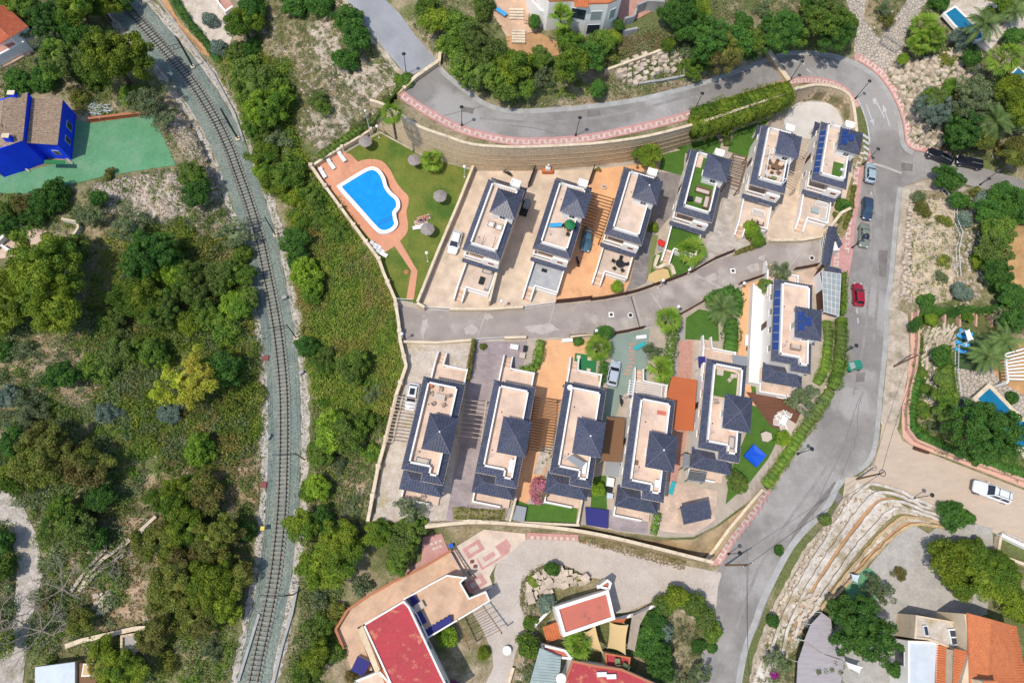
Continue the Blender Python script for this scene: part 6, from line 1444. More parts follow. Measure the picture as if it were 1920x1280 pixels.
def person(label,loc,rz,joints,top='fabric_red',lower='fabric_navy',hair='hair'):
 """one continuous skinned body; joints gives the pose"""
 J=dict(pelvis=(0,0,0),chest=(0,0,.45),neck=(0,0,.62),head=(0,0,.78));J.update(joints)
 order=['pelvis','chest','neck','head','shL','elL','haL','shR','elR','haR','hiL','knL','anL','toL','hiR','knR','anR','toR']
 rad=dict(pelvis=.13,chest=.15,neck=.055,head=.105,shL=.065,shR=.065,elL=.042,elR=.042,haL=.035,haR=.035,hiL=.085,hiR=.085,knL=.06,knR=.06,anL=.04,anR=.04,toL=.035,toR=.035)
 E_=[('pelvis','chest'),('chest','neck'),('neck','head'),('chest','shL'),('shL','elL'),('elL','haL'),('chest','shR'),('shR','elR'),('elR','haR'),('pelvis','hiL'),('hiL','knL'),('knL','anL'),('anL','toL'),('pelvis','hiR'),('hiR','knR'),('knR','anR'),('anR','toR')]
 me=bpy.data.meshes.new('body');me.from_pydata([J[k]for k in order],[(order.index(a),order.index(b))for a,b in E_],[])
 t=thing('person',label,'person',loc,rz);o=bpy.data.objects.new('body',me);COL.objects.link(o);o.parent=t;me.materials.append(MATS['skin'])
 md=o.modifiers.new('skin','SKIN');
 for i,k in enumerate(order):me.skin_vertices[0].data[i].radius=(rad[k],rad[k])
 me.skin_vertices[0].data[0].use_root=True
 s=o.modifiers.new('sub','SUBSURF');s.levels=s.render_levels=2
 p,c=Vector(J['pelvis']),Vector(J['chest'])
 for nm,a,b_,r0,r1,mm in(('top',p.lerp(c,.62),c.lerp(Vector(J['neck']),.35),.175,.17,top),('shorts',p.lerp(c,-.12),p.lerp(c,.28),.165,.155,lower)):
  b=MB();b.tube(a,b_,r0,r1,12);obj(nm,b,mm,t,smooth=True)
 h=Vector(J['head']);d=(h-Vector(J['neck'])).normalized();b=MB();b.ball(tuple(h+d*.06),.118,10,6);obj('hair',b,hair,t,smooth=True)
 return t
lie=dict(pelvis=(0,0,0),chest=(0,.45,.03),neck=(0,.62,.05),head=(0,.78,.08),shL=(.18,.52,.03),elL=(.3,.3,.02),haL=(.3,.05,.02),shR=(-.18,.52,.03),elR=(-.32,.35,.02),haR=(-.3,.62,.06),
     hiL=(.1,-.05,0),knL=(.12,-.48,.06),anL=(.12,-.9,-.02),toL=(.14,-.95,.12),hiR=(-.1,-.05,0),knR=(-.13,-.45,.2),anR=(-.13,-.85,-.02),toR=(-.14,-.98,.06))
for i,(u,v,rz,lab,tp)in enumerate(((789,417,-75,'person in dark swimwear sunbathing on a towel, nearer the parasol','fabric_navy'),(794,409,-70,'person in red swimwear sunbathing on a towel, farther from the parasol','fabric_red'))):
 x,y,z=G(u,v,.05);to=thing('towel',['beige beach towel under the nearer sunbather','pink beach towel under the farther sunbather'][i],'towel',(x,y,z),R(rz));b=MB();b.box(-.45,.45,-1.05,1.0,.01,.035);obj('cloth',b,('fabric_beige','brick_pink')[i],to)
 b=MB();b.box(-.45,.45,1.0,1.06,.012,.03);obj('fringe',b,'plastic_white',to)
 person(lab,(x,y,z+.15),R(rz),lie,tp,tp)
person('person in pink swimwear lying on a white towel on the violet patio',(*G(1192,966)[:2],.3),R(75),lie,'fabric_red','fabric_red')
x,y,z=G(1192,966);to=thing('towel','white towel under the sunbather on the violet patio','towel',(x,y,z+.09),R(75));b=MB();b.box(-.45,.45,-1.05,1.0,.0,.05);obj('cloth',b,'plastic_white',to);b=MB();b.box(-.45,.45,1.0,1.08,.004,.04);obj('fringe',b,'brick_pink',to)
# ------------------------------------------------------------------ lamps
def black_lamp():
 t=thing('street_lamp','','street lamp');b=MB();b.lathe([(.2,0),(.2,.1),(.12,.16),(.1,.7),(.07,.8)],n=10);obj('base',b,'metal_black',t)
 b=MB();b.tube((0,0,.7),(0,0,4.2),.06,.045,8);b.tube((0,0,4.15),(0,0,4.25),.1,.12,8);obj('pole',b,'metal_black',t)
 b=MB();b.lathe([(.16,0),(.24,.3),(.24,.34)],0,0,4.25,n=10);obj('lamp_glass',b,'lamp_glass',t)
 b=MB();b.lathe([(.33,0),(.3,.06),(.12,.2),(.03,.3)],0,0,4.59,n=12);obj('lamp_cap',b,'metal_black',t);return t
bl=black_lamp()
for i,(u,v,lab)in enumerate(((762,140,'black street lamp beside the mouth of the upper grey road'),(866,236,'black street lamp on the upper pavement, above the pool lawn'),(1079,255,'black street lamp on the upper pavement, above the second and third villas'),
  (1300,210,'black street lamp on the upper pavement, at the start of the climbing hedge'),(1481,151,'black street lamp on the inside of the bend, by the stepped ochre wall'),(1603,186,'black street lamp on the inside of the bend, near the white arrows'),
  (1714,265,'black street lamp outside the bend, below the rockery'),(1618,309,'black street lamp beside the parked pale silver car'),(1597,465,'black street lamp beside the parked olive car'),
  (1576,665,'black street lamp near the small teal vehicle'),(1495,851,'black street lamp on the lower striped pavement, by the hedge'),(1365,1038,'black street lamp near the wooden pole at the parking entrance'),
  (1710,934,'black street lamp below the beige side street'),(1837,347,'black street lamp beside the branch road at the right edge'))):
 o=bl if i==0 else copy_tree(bl);place(o,G(u,v,.1),0,lab,'black street lamps')
def globe_lamp():
 t=thing('globe_lamp','','garden lamp');b=MB();b.lathe([(.14,0),(.14,.08),(.05,.14)],n=8);obj('base',b,'metal_white',t);b=MB();b.tube((0,0,.1),(0,0,2.9),.045,n=7);obj('pole',b,'metal_white',t)
 b=MB();b.ball((0,0,3.12),.26,12,8);obj('globe',b,'lamp_glass',t,smooth=True);return t
gl=globe_lamp()
for i,(u,v,lab)in enumerate(((711,258,'white globe lamp in the top corner of the pool garden'),(871,332,'white globe lamp at the right edge of the pool lawn'),(802,490,'white globe lamp beside the terracotta garden path'),(757,638,'white globe lamp at the left end of the inner road'),
  (1112,632,'white globe lamp beside the tree on the inner road'),(1262,588,'white globe lamp behind the tall fan palm on the inner road'),(1382,545,'white globe lamp near the date palm on the inner road'),(1234,540,'white globe lamp by the curved sandstone planter'),(939,578,'white globe lamp in front of the second upper driveway'))):
 o=gl if i==0 else copy_tree(gl);place(o,G(u,v),0,lab,'white globe lamps')
t=thing('flood_lamp','tall thin white lamp post at the corner of the pool garden','lamp',G(697,262));b=MB();b.tube((0,0,0),(0,0,7.6),.07,.04,8);obj('pole',b,'metal_white',t);b=MB();b.ball((0,0,7.7),.2,8,5);obj('lamp',b,'lamp_glass',t)
POLE=[]
for(u,v,h,lab)in((1360,1059,9.0,'brown wooden utility pole at the entrance of the gravel parking'),(1606,898,6.8,'dark utility pole with round fitting at the corner of the side street'),(1676,687,7.5,'dark leaning utility pole beside the pink wall')):
 x,y,z=G(u,v);t=thing('utility_pole',lab,'pole',(x,y,z),.4);b=MB();b.tube((0,0,-.3),(0,0,h),.15,.10,9);obj('pole',b,'beam_brown',t)
 b=MB();b.obox((-.8,0),(.8,0),.1,h-.5,h-.38);ca=obj('crossarm',b,'metal_black',t)
 for s in(-.7,0,.7):b=MB();b.lathe([(.05,0),(.08,.08),(.04,.18)],s,0,h-.378,n=7);obj('insulator',b,'plastic_white',ca)
 if u==1606:b=MB();[b.tube((math.cos(i*PI/6)*.45,math.sin(i*PI/6)*.45,h+.1),(math.cos((i+1)*PI/6)*.45,math.sin((i+1)*PI/6)*.45,h+.1),.05,n=5)for i in range(12)];obj('cable_ring',b,'metal_black',t)
 POLE.append((x,y,z+h-.2))
def cable(p,q,sag,lab,r=.03):
 c=[tuple(p[k]+(q[k]-p[k])*i/24-(sag*4*(i/24)*(1-i/24)if k==2 else 0)for k in range(3))for i in range(25)]
 b=MB();b.path(c,r,4);tag(obj('cable',b,'wire'),lab,'cable')
cable(POLE[0],POLE[1],.8,'thin cable from the wooden pole to the side street pole');cable(POLE[0],(*P(1402,1330,2)[:2],3),.6,'thin cable running from the wooden pole to the bottom edge')
cable(POLE[1],POLE[2],.8,'thin cable between the two dark poles on the east side');cable(POLE[2],(*P(1960,600,12)[:2],12),1.0,'thin cable from the leaning pole to the right edge',.02)
# ------------------------------------------------------------------ cars
def car(name,label,cat,color,loc,rz,L=4.2,W=1.74,kind='hatch',glass='car_glass',rack=False,sunroof=False,hgt=1.45):
 t=thing(name,label,cat,loc,rz,'cars');h=hgt;hl,hw=L/2,W/2
 suv=kind=='suv'
 st=[(-hl,.80,.50,.82),(-hl+.10,.92,.34,.92),(-hl+.5,.99,.26,.97),(-.6,1.0,.24,.95),(.7,1.0,.24,.93),(hl-.95,.99,.24,.88),(hl-.35,.93,.28,.78),(hl-.08,.80,.36,.66),(hl,.66,.42,.58)]
 if kind=='sedan':st[0]=(-hl,.78,.48,.80);st[1]=(-hl+.12,.90,.34,.88);st[2]=(-hl+.75,.98,.26,.92)
 if suv:st=[(y,w,a+.08,c+.12)for y,w,a,c in st]
 vs=[];
 for y,w,zb,zt in st:
  x=hw*w;vs+=[(-x*.92,y,zb),(-x,y,zb+.12),(-x,y,(zb+zt)/2+.08),(-x*.95,y,zt-.04),(-x*.80,y,zt),(0,y,zt+.035),(x*.80,y,zt),(x*.95,y,zt-.04),(x,y,(zb+zt)/2+.08),(x,y,zb+.12),(x*.92,y,zb)]
 k=11;fs=[]
 for i in range(len(st)-1):
  for j in range(k-1):fs.append((i*k+j,i*k+j+1,(i+1)*k+j+1,(i+1)*k+j))
  fs.append((i*k,(i+1)*k,(i+1)*k+k-1,i*k+k-1))
 fs+=[tuple(range(k-1,-1,-1)),tuple((len(st)-1)*k+j for j in range(k))]
 b=MB();b.add(vs,fs);bo=obj('body',b,'car_'+color,t,smooth=True)
 zt=.90+(.12 if suv else 0)
 rb,rf={'hatch':(-hl+.22,.95),'sedan':(-hl+.95,.90),'suv':(-hl+.12,.85)}[kind]
 tb,tf={'hatch':(-hl+.62,.15),'sedan':(-hl+1.45,.15),'suv':(-hl+.42,.2)}[kind]
 wb,wt=hw*.90,hw*.72
 c=[(-wb,rb,zt-.02),(wb,rb,zt-.02),(wb*.97,rf,zt-.04),(-wb*.97,rf,zt-.04),(-wt*.94,tb,h-.03),(wt*.94,tb,h-.03),(wt,tf,h-.02),(-wt,tf,h-.02)]
 def lp(a,bb,f):return tuple(a[i]+(bb[i]-a[i])*f for i in range(3))
 b=MB();b.add(c,[(0,1,5,4),(1,2,6,5),(2,3,7,6),(3,0,4,7),(4,5,6,7)]);obj('cabin',b,'car_'+color,t)
 def pane(nm,q,m,off):
  n=(Vector(q[1])-Vector(q[0])).cross(Vector(q[2])-Vector(q[0])).normalized()*off
  cen=sum((Vector(p)for p in q),Vector())/4;vs=[Vector(p)+n for p in q];b=MB();b.add([tuple(v)for v in vs]+[tuple(v-n*1.4)for v in vs],[(0,1,2,3),(7,6,5,4),(0,4,5,1),(1,5,6,2),(2,6,7,3),(3,7,4,0)]);return obj(nm,b,m,t)
 def sub(q,a0,a1,b0,b1):
  f=lambda a,bb:lp(lp(q[0],q[1],a),lp(q[3],q[2],a),bb);return[f(a0,b0),f(a1,b0),f(a1,b1),f(a0,b1)]
 pane('windscreen',sub([c[2],c[3],c[7],c[6]],.05,.95,.04,.94),glass,.015)
 pane('rear_window',sub([c[0],c[1],c[5],c[4]],.08,.92,.25 if kind!='sedan' else .08,.9),glass,.015)
 for q in([c[1],c[2],c[6],c[5]],[c[3],c[0],c[4],c[7]]):
  pane('side_window',sub(q,.08,.48,.2,.86),glass,.012);pane('side_window',sub(q,.54,.9,.2,.86),glass,.012)
 vs=[(-wt*.93,tb+.05,h-.03),(wt*.93,tb+.05,h-.03),(wt*.97,tf-.04,h-.02),(-wt*.97,tf-.04,h-.02),(-wt*.7,tb+.2,h+.03),(wt*.7,tb+.2,h+.03),(wt*.75,tf-.2,h+.03),(-wt*.75,tf-.2,h+.03)]
 b=MB();b.add(vs,[(4,5,6,7),(0,1,5,4),(1,2,6,5),(2,3,7,6),(3,0,4,7)]);ro=obj('roof',b,'car_'+color,t)
 if sunroof:b=MB();b.box(-wt*.6,wt*.6,tb+.35,tf-.3,h+.031,h+.045);obj('sunroof',b,glass,ro)
 if rack:
  for s in(-.75,.75):b=MB();b.box(s*wt-.03,s*wt+.03,tb+.1,tf-.1,h+.04,h+.1);obj('roof_rail',b,'metal_black' if color=='white' else 'metal_grey',ro)
  for y in(tb+.5,tf-.5):b=MB();b.box(-wt*.72,wt*.72,y-.03,y+.03,h+.101,h+.14);obj('roof_bar',b,'metal_black',ro)
 wr=.33 if not suv else .38
 for x in(-1,1):
  for y in(-hl+.78,hl-.80):
   b=MB();b.tube((x*(hw-.19),y,wr),(x*(hw+.015),y,wr),wr,wr,16);w=obj('wheel',b,'tyre',t);b=MB();b.tube((x*(hw-.02),y,wr),(x*(hw+.025),y,wr),wr*.62,wr*.55,12);obj('rim',b,'rim',w)
  b=MB();b.bbox(x*(hw+.02),x*(hw+.2),.72,.84,zt-.02,zt+.12,.02);obj('mirror',b,'car_'+color,t)
  b=MB();b.bbox(x*hw*.42,x*hw*.80,hl-.30,hl-.06,st[-2][3]-.12,st[-2][3]+.05,.02);obj('headlight',b,'light_clear',t)
  b=MB();b.box(x*hw*.5,x*hw*.82,-hl+.0,-hl+.09,.68,.86);obj('taillight',b,'tail_red',t)
 return t
def crz(u0,v0,u1,v1):
 a,c=G(u0,v0),G(u1,v1);return math.atan2(c[1]-a[1],c[0]-a[0])-PI/2
for(u,v,du,dv,nm,lab,cat,col_,L,kind,opt)in(
  (853,458,-5,17,'parked_car','white hatchback parked on the driveway beside the pool lawn','car','white',4.1,'hatch',{}),
  (1099,452,-3,18,'parked_car','dark blue estate car parked on the orange upper driveway','car','blue',4.5,'hatch',dict(glass='car_glass_blue')),
  (1149,702,3,-16,'parked_car','silver hatchback parked on the teal lower driveway','car','silver',4.2,'hatch',dict(glass='car_glass')),
  (773,746,-3,16,'parked_car','white hatchback with black sunroof beside the first lower villa','car','white',4.2,'hatch',dict(sunroof=True)),
  (1757,298,-18,-4,'parked_car','black estate car parked on the branch road, left one of two','car','black',4.6,'suv',dict(rack=True)),
  (1812,309,-18,-4,'parked_car','black estate car parked on the branch road, right one of two','car','black',4.6,'suv',dict(rack=True)),
  (1628,328,1,-16,'parked_car','pale blue silver hatchback parked below the bend','car','pale',4.1,'hatch',{}),
  (1622,395,-1,18,'parked_car','dark navy hatchback parked between the pale and the olive car','car','navy',4.3,'hatch',dict(glass='car_glass_blue')),
  (1616,445,-1,18,'parked_car','olive grey sedan parked beside the estate portico','car','olive',4.4,'sedan',dict(glass='car_glass')),
  (1605,555,-1,-18,'parked_car','dark red hatchback parked in front of the road-corner villa','car','red',4.1,'hatch',{}),
  (1852,923,-18,-5,'parked_car','white off-road car with roof rack on the beige side street','car','white',5.4,'suv',dict(rack=True,W=2.0,hgt=1.85))):
 x,y,z=G(u,v,.05);kw=dict(opt);car(nm,lab,cat,col_,(x,y,z),crz(u,v,u+du,v+dv),L=L,kind=kind,**kw)
x,y,z=G(1594,686,.05);t=car('small_vehicle','tiny teal three-sided vehicle rolling down the road below the red car','vehicle','teal',(x,y,z),crz(1594,686,1588,690),L=2.5,W=1.5,kind='hatch',glass='car_glass',hgt=1.5)if False else None
x,y,z=G(1596,688,.05)
t=thing('small_vehicle','tiny teal microcar with pale windscreen on the road below the red car','vehicle',(x,y,z),R(100))
b=MB();b.add([(-.75,-1.2,.3),(.75,-1.2,.3),(.7,1.1,.3),(-.7,1.1,.3),(-.75,-1.15,.95),(.75,-1.15,.95),(.66,1.0,.8),(-.66,1.0,.8)],[(3,2,1,0),(4,5,6,7),(0,1,5,4),(1,2,6,5),(2,3,7,6),(3,0,4,7)]);obj('body',b,'car_teal',t)
b=MB();b.add([(-.68,-1.1,.951),(.68,-1.1,.951),(.62,.75,.9),(-.62,.75,.9),(-.55,-.95,1.45),(.55,-.95,1.45),(.5,.2,1.45),(-.5,.2,1.45)],[(4,5,6,7),(0,1,5,4),(1,2,6,5),(2,3,7,6),(3,0,4,7)]);obj('cabin',b,'car_teal',t)
b=MB();b.add([(-.55,.78,.93),(.55,.78,.93),(.45,.25,1.44),(-.45,.25,1.44)],[(0,1,2,3)]);b.add([(-.55,.76,.9),(.55,.76,.9),(.45,.22,1.40),(-.45,.22,1.40)],[(3,2,1,0)]);obj('windscreen',b,'glass_pale',t)
for sx in(-.72,.72):
 for sy in(-.8,.7):b=MB();b.tube((sx-.08,sy,.25),(sx+.08,sy,.25),.25,n=12);obj('wheel',b,'tyre',t)
def scooter(label,u,v,rz,z0=.06,c='metal_black'):
 t=thing('scooter',label,'scooter',G(u,v,z0),R(rz));b=MB();b.bbox(-.16,.16,-.55,.15,.35,.75,.08);b.tube((0,.15,.35),(0,.5,.5),.12,n=7);obj('body',b,c,t);b=MB();b.bbox(-.15,.15,-.5,.1,.752,.86,.05);obj('seat',b,'tyre',t)
 for y in(-.6,.62):b=MB();b.tube((-.06,y,.27),(.06,y,.27),.27,n=14);w=obj('wheel',b,'tyre',t);b=MB();b.tube((-.07,y,.27),(.07,y,.27),.14,n=10);obj('rim',b,'rim',w)
 b=MB();b.tube((0,.62,.3),(0,.42,1.0),.05,n=6);b.tube((-.35,.38,1.02),(.35,.38,1.02),.03,n=6);obj('handlebar',b,'metal_grey',t);b=MB();b.bbox(-.17,.17,.42,.6,.55,.95,.05);obj('front_shield',b,c,t)
scooter('black scooter parked on the orange driveway behind the dark car',1082,492,10);scooter('black motorcycle beside the white stair wall of the teal driveway',1163,752,5);scooter('black motorcycle parked below the retaining wall behind the first villa',952,328,60);scooter('white scooter under the fan palm of the teal driveway',1208,696,-40,c='plastic_white')
# ------------------------------------------------------------------ furniture and garden things
def table_set(label,loc,rz=0,r=.6,n=4,tm='wood_brown',cm='wood_brown',round_=True,seat=.45):
 t=thing('garden_table',label,'table',loc,rz);b=MB()
 if round_:b.lathe([(r,.70),(r,.75)],n=18)
 else:b.bbox(-r,r,-r*.6,r*.6,.70,.75,.02)
 obj('table_top',b,tm,t);b=MB();b.tube((0,0,0),(0,0,.69),.06,n=7);b.lathe([(.3,0),(.28,.04)],n=10);obj('leg',b,tm,t)
 c0=None
 for i in range(n):
  a=2*PI*(i+.3)/n;d=r+.38;p=(loc[0]+math.cos(a+rz)*d,loc[1]+math.sin(a+rz)*d,loc[2])
  side=('right','upper right','top','upper left','left','lower left','bottom','lower right')[int(((a+rz)%(2*PI))/(PI/4)+.5)%8]
  chair('chair at the %s side of the %s'%(side,' '.join(label.split()[:8])),p,a+rz+PI/2,cm,group='chairs of the '+label)
 return t
CH={}
def chair(label,loc,rz,m='plastic_white',group=None,s=1.0):
 if m not in CH:
  t=thing('chair','','chair');b=MB();b.bbox(-.25,.25,-.25,.25,.40,.47,.02);obj('seat',b,m,t);b=MB();b.bbox(-.25,.25,-.32,-.252,.40,.88,.02);obj('backrest',b,m,t)
  for x in(-.21,.21):
   for y in(-.22,.2):b=MB();b.box(x-.025,x+.025,y-.025,y+.025,0,.395);obj('leg',b,m,t)
  CH[m]=t;o=t
 else:o=copy_tree(CH[m])
 place(o,loc,rz,label,group);o.scale=(s,s,s);return o
ORD=['nearest the west','nearest the south','nearest the east','nearest the north']
def armchair(label,loc,rz,m,w=.8,group=None,cat='armchair'):
 t=thing('armchair' if w<1.2 else 'sofa',label,cat if w<1.2 else 'sofa',loc,rz,group);b=MB();b.bbox(-w/2,w/2,-.4,.4,.1,.42,.05);obj('base',b,m,t)
 b=MB();b.bbox(-w/2,w/2,-.5,-.3,.1,.8,.05);obj('backrest',b,m,t)
 for s in(-1,1):b=MB();b.bbox(s*w/2,s*(w/2+.14),-.45,.4,.1,.6,.04);obj('armrest',b,m,t)
 b=MB();b.bbox(-w/2+.04,w/2-.04,-.26,.36,.421,.52,.04);obj('cushion',b,'fabric_beige' if m!='fabric_beige' else 'plastic_white',t);return t
def box_thing(name,label,cat,loc,rz,sx,sy,sz,m,m2=None,lid=True):
 t=thing(name,label,cat,loc,rz);b=MB();b.bbox(-sx/2,sx/2,-sy/2,sy/2,0,sz,.03);obj('body',b,m,t)
 if lid:b=MB();b.bbox(-sx/2-.03,sx/2+.03,-sy/2-.03,sy/2+.03,sz+.002,sz+.07,.02);obj('lid',b,m2 or m,t)
 return t
Zt=6.14
armchair('left wicker armchair on the roof terrace nearest the pool',VL('U1',2.9,5.2,Zt),VR('U1')+PI,'fabric_beige');armchair('right wicker armchair on the roof terrace nearest the pool',VL('U1',4.2,5.1,Zt),VR('U1')+PI,'fabric_beige')
box_thing('side_table','tiny side table between the two wicker armchairs','table',VL('U1',3.55,5.2,Zt),VR('U1'),.35,.35,.4,'wood_brown')
for i,(x,y)in enumerate(((2.6,1.9),(4.3,2.2))):
 t=thing('clothes_pole',['left thin clothes pole lying on the first roof terrace','right thin clothes pole lying on the first roof terrace'][i],'pole',VL('U1',x,y,Zt),VR('U1'));b=MB();b.tube((0,-.9,.03),(0,.9,.9),.035,n=6);obj('pole',b,'metal_black',t);b=MB();b.box(-.2,.2,-1.0,-.8,0,.06);obj('foot',b,'metal_grey',t)
armchair('grey corner sofa on the ground terrace of the villa nearest the pool',VL('U1',5.0,-1.9,1.04),VR('U1')+PI/2,'fabric_grey',2.6);armchair('short grey sofa under the window of the villa nearest the pool',VL('U1',4.2,-.2,1.04),VR('U1')+PI,'fabric_grey',1.4)
box_thing('coffee_table','black coffee table beside the grey corner sofa','table',VL('U1',3.8,-2.0,1.04),VR('U1'),.7,1.2,.35,'metal_black')
t=thing('play_slide','blue plastic slide lying on the second upper roof terrace','slide',VL('U2',2.3,4.6,Zt),VR('U2')+R(-80));b=MB();b.add([(-.25,-.9,.05),(.25,-.9,.05),(.25,.9,.8),(-.25,.9,.8),(-.25,-.9,.0),(.25,-.9,.0),(.25,.9,.75),(-.25,.9,.75)],[(0,1,2,3),(7,6,5,4),(0,4,5,1),(1,5,6,2),(2,6,7,3),(3,7,4,0)]);obj('chute',b,'fabric_sky',t)
for s in(-.28,.28):b=MB();b.obox((s,-.9),(s,.9),.06,.0,.18,.75,.95);obj('side_rail',b,'fabric_sky',t)
pg=parasol('plastic_green',.85,2.1);place(pg,VL('U2',4.4,4.7,Zt),0,'round green parasol on the second upper roof terrace');pg['group']='green parasols';del pg['group']
table_set('dark round table under the green parasol',VL('U2',4.4,4.6,Zt),VR('U2'),.45,3,'wood_brown','metal_black')
b=MB();t=thing('door_mat','black mat on the slate terrace of the second upper villa','mat',VL('U2',2.6,-.7,1.04),VR('U2'));b.box(-.45,.45,-.3,.3,0,.03);obj('mat',b,'metal_black',t)
table_set('dark round dining table on the ground terrace of the third upper villa',VL('U3',3.9,-1.9,1.04),VR('U3'),.7,5,'metal_black','metal_black')
armchair('brown wicker sofa at the north side of the turfed roof terrace',VL('U4',3.3,4.7,Zt),VR('U4')+PI,'wood_brown',2.2);armchair('brown wicker sofa at the east side of the turfed roof terrace',VL('U4',4.3,2.9,Zt),VR('U4')+PI/2,'wood_brown',2.0)
box_thing('coffee_table','tan coffee table on the turfed roof terrace','table',VL('U4',3.0,2.9,Zt),VR('U4'),1.0,.9,.35,'fabric_beige');box_thing('pouf','black pouf on the turfed roof terrace','pouf',VL('U4',1.7,2.7,Zt),VR('U4')+.3,.7,.7,.45,'metal_black')
table_set('brown wooden dining table inside the white roof frame',VL('U5',3.2,3.9,Zt),VR('U5'),.7,6,'wood_brown','wood_brown',False)
armchair('brown bench in the corner of the white framed roof terrace',VL('U5',1.9,1.5,Zt),VR('U5'),'terracotta_pot',1.3)
box_thing('storage_box','greenish box on the white framed roof terrace','box',VL('U5',3.4,1.9,Zt),VR('U5')+.7,.9,.6,.4,'turf_dry')
armchair('large white daybed on the terrace of the white frame villa',VL('U5',3.6,-1.8,1.04),VR('U5')+PI,'plastic_white',1.9);armchair('left brown armchair on the terrace of the white frame villa',VL('U5',3.2,-3.6,1.04),VR('U5'),'wood_brown',.7);armchair('right brown armchair on the terrace of the white frame villa',VL('U5',4.3,-3.7,1.04),VR('U5'),'wood_brown',.7)
armchair('white corner sofa on the terrace nearest the bend',VL('U6',4.6,-2.4,1.04),VR('U6')+PI/2,'plastic_white',2.2);armchair('white sofa under the window on the terrace nearest the bend',VL('U6',4.0,-.9,1.04),VR('U6')+PI,'plastic_white',1.8)
box_thing('coffee_table','pale green coffee table beside the white corner sofa','table',VL('U6',3.2,-2.2,1.04),VR('U6'),1.2,.9,.4,'corrugated')
chair('white chair at the upper end of the turf mat on the bend villa roof',VL('U6',4.4,3.0,Zt),VR('U6'),'plastic_white');chair('white chair at the lower end of the turf mat on the bend villa roof',VL('U6',4.5,1.5,Zt),VR('U6')+1,'plastic_white')
table_set('weathered grey lounge table on the first lower roof terrace',VL('L1',2.9,10.6,Zt),VR('L1'),.8,5,'fabric_beige','reed_mat',False)
box_thing('planter','round reddish pot in the corner of the first lower roof terrace','pot',VL('L1',1.4,12.0,Zt),0,.5,.5,.5,'terracotta_pot',lid=False)
armchair('pale bench at the south end of the first lower roof terrace',VL('L1',2.6,1.5,Zt),VR('L1'),'corrugated',1.6)
box_thing('mat_stack','small tan mat beside the turret of the first lower villa','mat',VL('L1',3.6,8.2,Zt),VR('L1'),1.6,.4,.12,'reed_mat')
canopy('terrace_canopy','grey pitched canopy on the roof terrace beside the pink oleander','canopy',[(1062,859),(1071,852),(1097,867),(1088,878)],8.0,'fabric_grey',zs=[8.4,8.4,7.8,7.8])
box_thing('white_shelf','white shelf at the south east corner of the third lower roof terrace','shelf',VL('L3',4.5,1.4,Zt),VR('L3'),.5,1.6,.8,'plastic_white')
box_thing('white_shelf','white cupboard at the south east corner of the second lower roof terrace','cupboard',VL('L2',4.6,1.6,Zt),VR('L2'),.5,1.8,.9,'plastic_white')
box_thing('door_mat','pinkish mat at the north end of the fourth lower roof terrace','mat',VL('L4',4.2,11.3,Zt),VR('L4'),1.3,.6,.05,'roof_salmon',lid=False)
box_thing('door_mat','small brown mat beside the turret of the fourth lower villa','mat',VL('L4',1.6,3.6,Zt),VR('L4'),.5,.7,.05,'wood_brown',lid=False)
box_thing('air_conditioner','white box at the south east corner of the fourth lower roof terrace','air conditioner',VL('L4',4.6,1.2,Zt),VR('L4'),.6,1.0,.7,'plastic_white')
table_set('pale table on the turf half of the roof terrace right of the awning',VL('L5',3.9,11.2,Zt),VR('L5'),.45,2,'fabric_beige','fabric_beige',False);box_thing('planter','square beige planter on the turf of the roof terrace right of the awning','planter',VL('L5',2.0,11.5,Zt),VR('L5'),.9,.9,.3,'fabric_beige')
armchair('grey sofa at the south end of the roof terrace right of the awning',VL('L5',4.5,1.5,Zt),VR('L5')+PI/2,'fabric_grey',1.5);chair('rattan chair by the turret door right of the awning',VL('L5',1.7,7.0,Zt),0,'reed_mat',s=1.3)
armchair('small rattan bench on the road-corner roof terrace',VL('L6',3.4,2.6,Zt),VR('L6'),'reed_mat',1.3)
t=thing('satellite_dish','white satellite dish on the corner of the third lower villa roof','satellite dish',VL('L3',.7,12.1,7.0));b=MB();b.lathe([(.05,0),(.3,.06),(.42,.18)],n=14);obj('dish',b,'plastic_white',t);b=MB();b.tube((0,0,0),(.35,0,.45),.02,n=5);obj('feed_arm',b,'metal_grey',t);b=MB();b.tube((0,0,-.6),(0,0,0),.04,n=6);obj('mount',b,'metal_grey',t)
t=thing('satellite_dish','white satellite dish on the road side of the grey canopied house at the bottom','satellite dish',(*P(1052,1272,-1.2)[:2],-1.4));b=MB();b.lathe([(.05,0),(.5,.1),(.7,.3)],n=16);obj('dish',b,'plastic_white',t);b=MB();b.tube((0,0,-.5),(0,0,0),.05,n=6);obj('mount',b,'metal_grey',t)
for i,(u,v,rz)in enumerate(((1463,776,20),(1453,792,80),(1458,783,200),(1475,778,-30),(1466,804,100))):armchair(['white armchair at the top of the timber deck group','white armchair at the left of the timber deck group','white armchair in the middle of the timber deck group','white armchair at the right of the timber deck group','white armchair at the lower end of the timber deck group'][i],G(u,v,.1),R(rz),'plastic_white',.8)
box_thing('white_table','white square table among the armchairs on the timber deck','table',G(1466,790,.1),R(60),1.3,.9,.6,'plastic_white');box_thing('daybed','pale lilac daybed on the timber deck','daybed',G(1477,802,.1),R(55),2.0,1.3,.5,'fabric_beige')
box_thing('hot_tub_cover','large black box beside a grey hatch on the second upper driveway','box',G(980,392,.05),R(-18),1.9,2.6,.5,'metal_black','metal_black');box_thing('tool_cabinet','dark grey cabinet standing on the black box','cabinet',G(987,388,.6),R(-18),.9,1.5,.6,'fabric_grey')
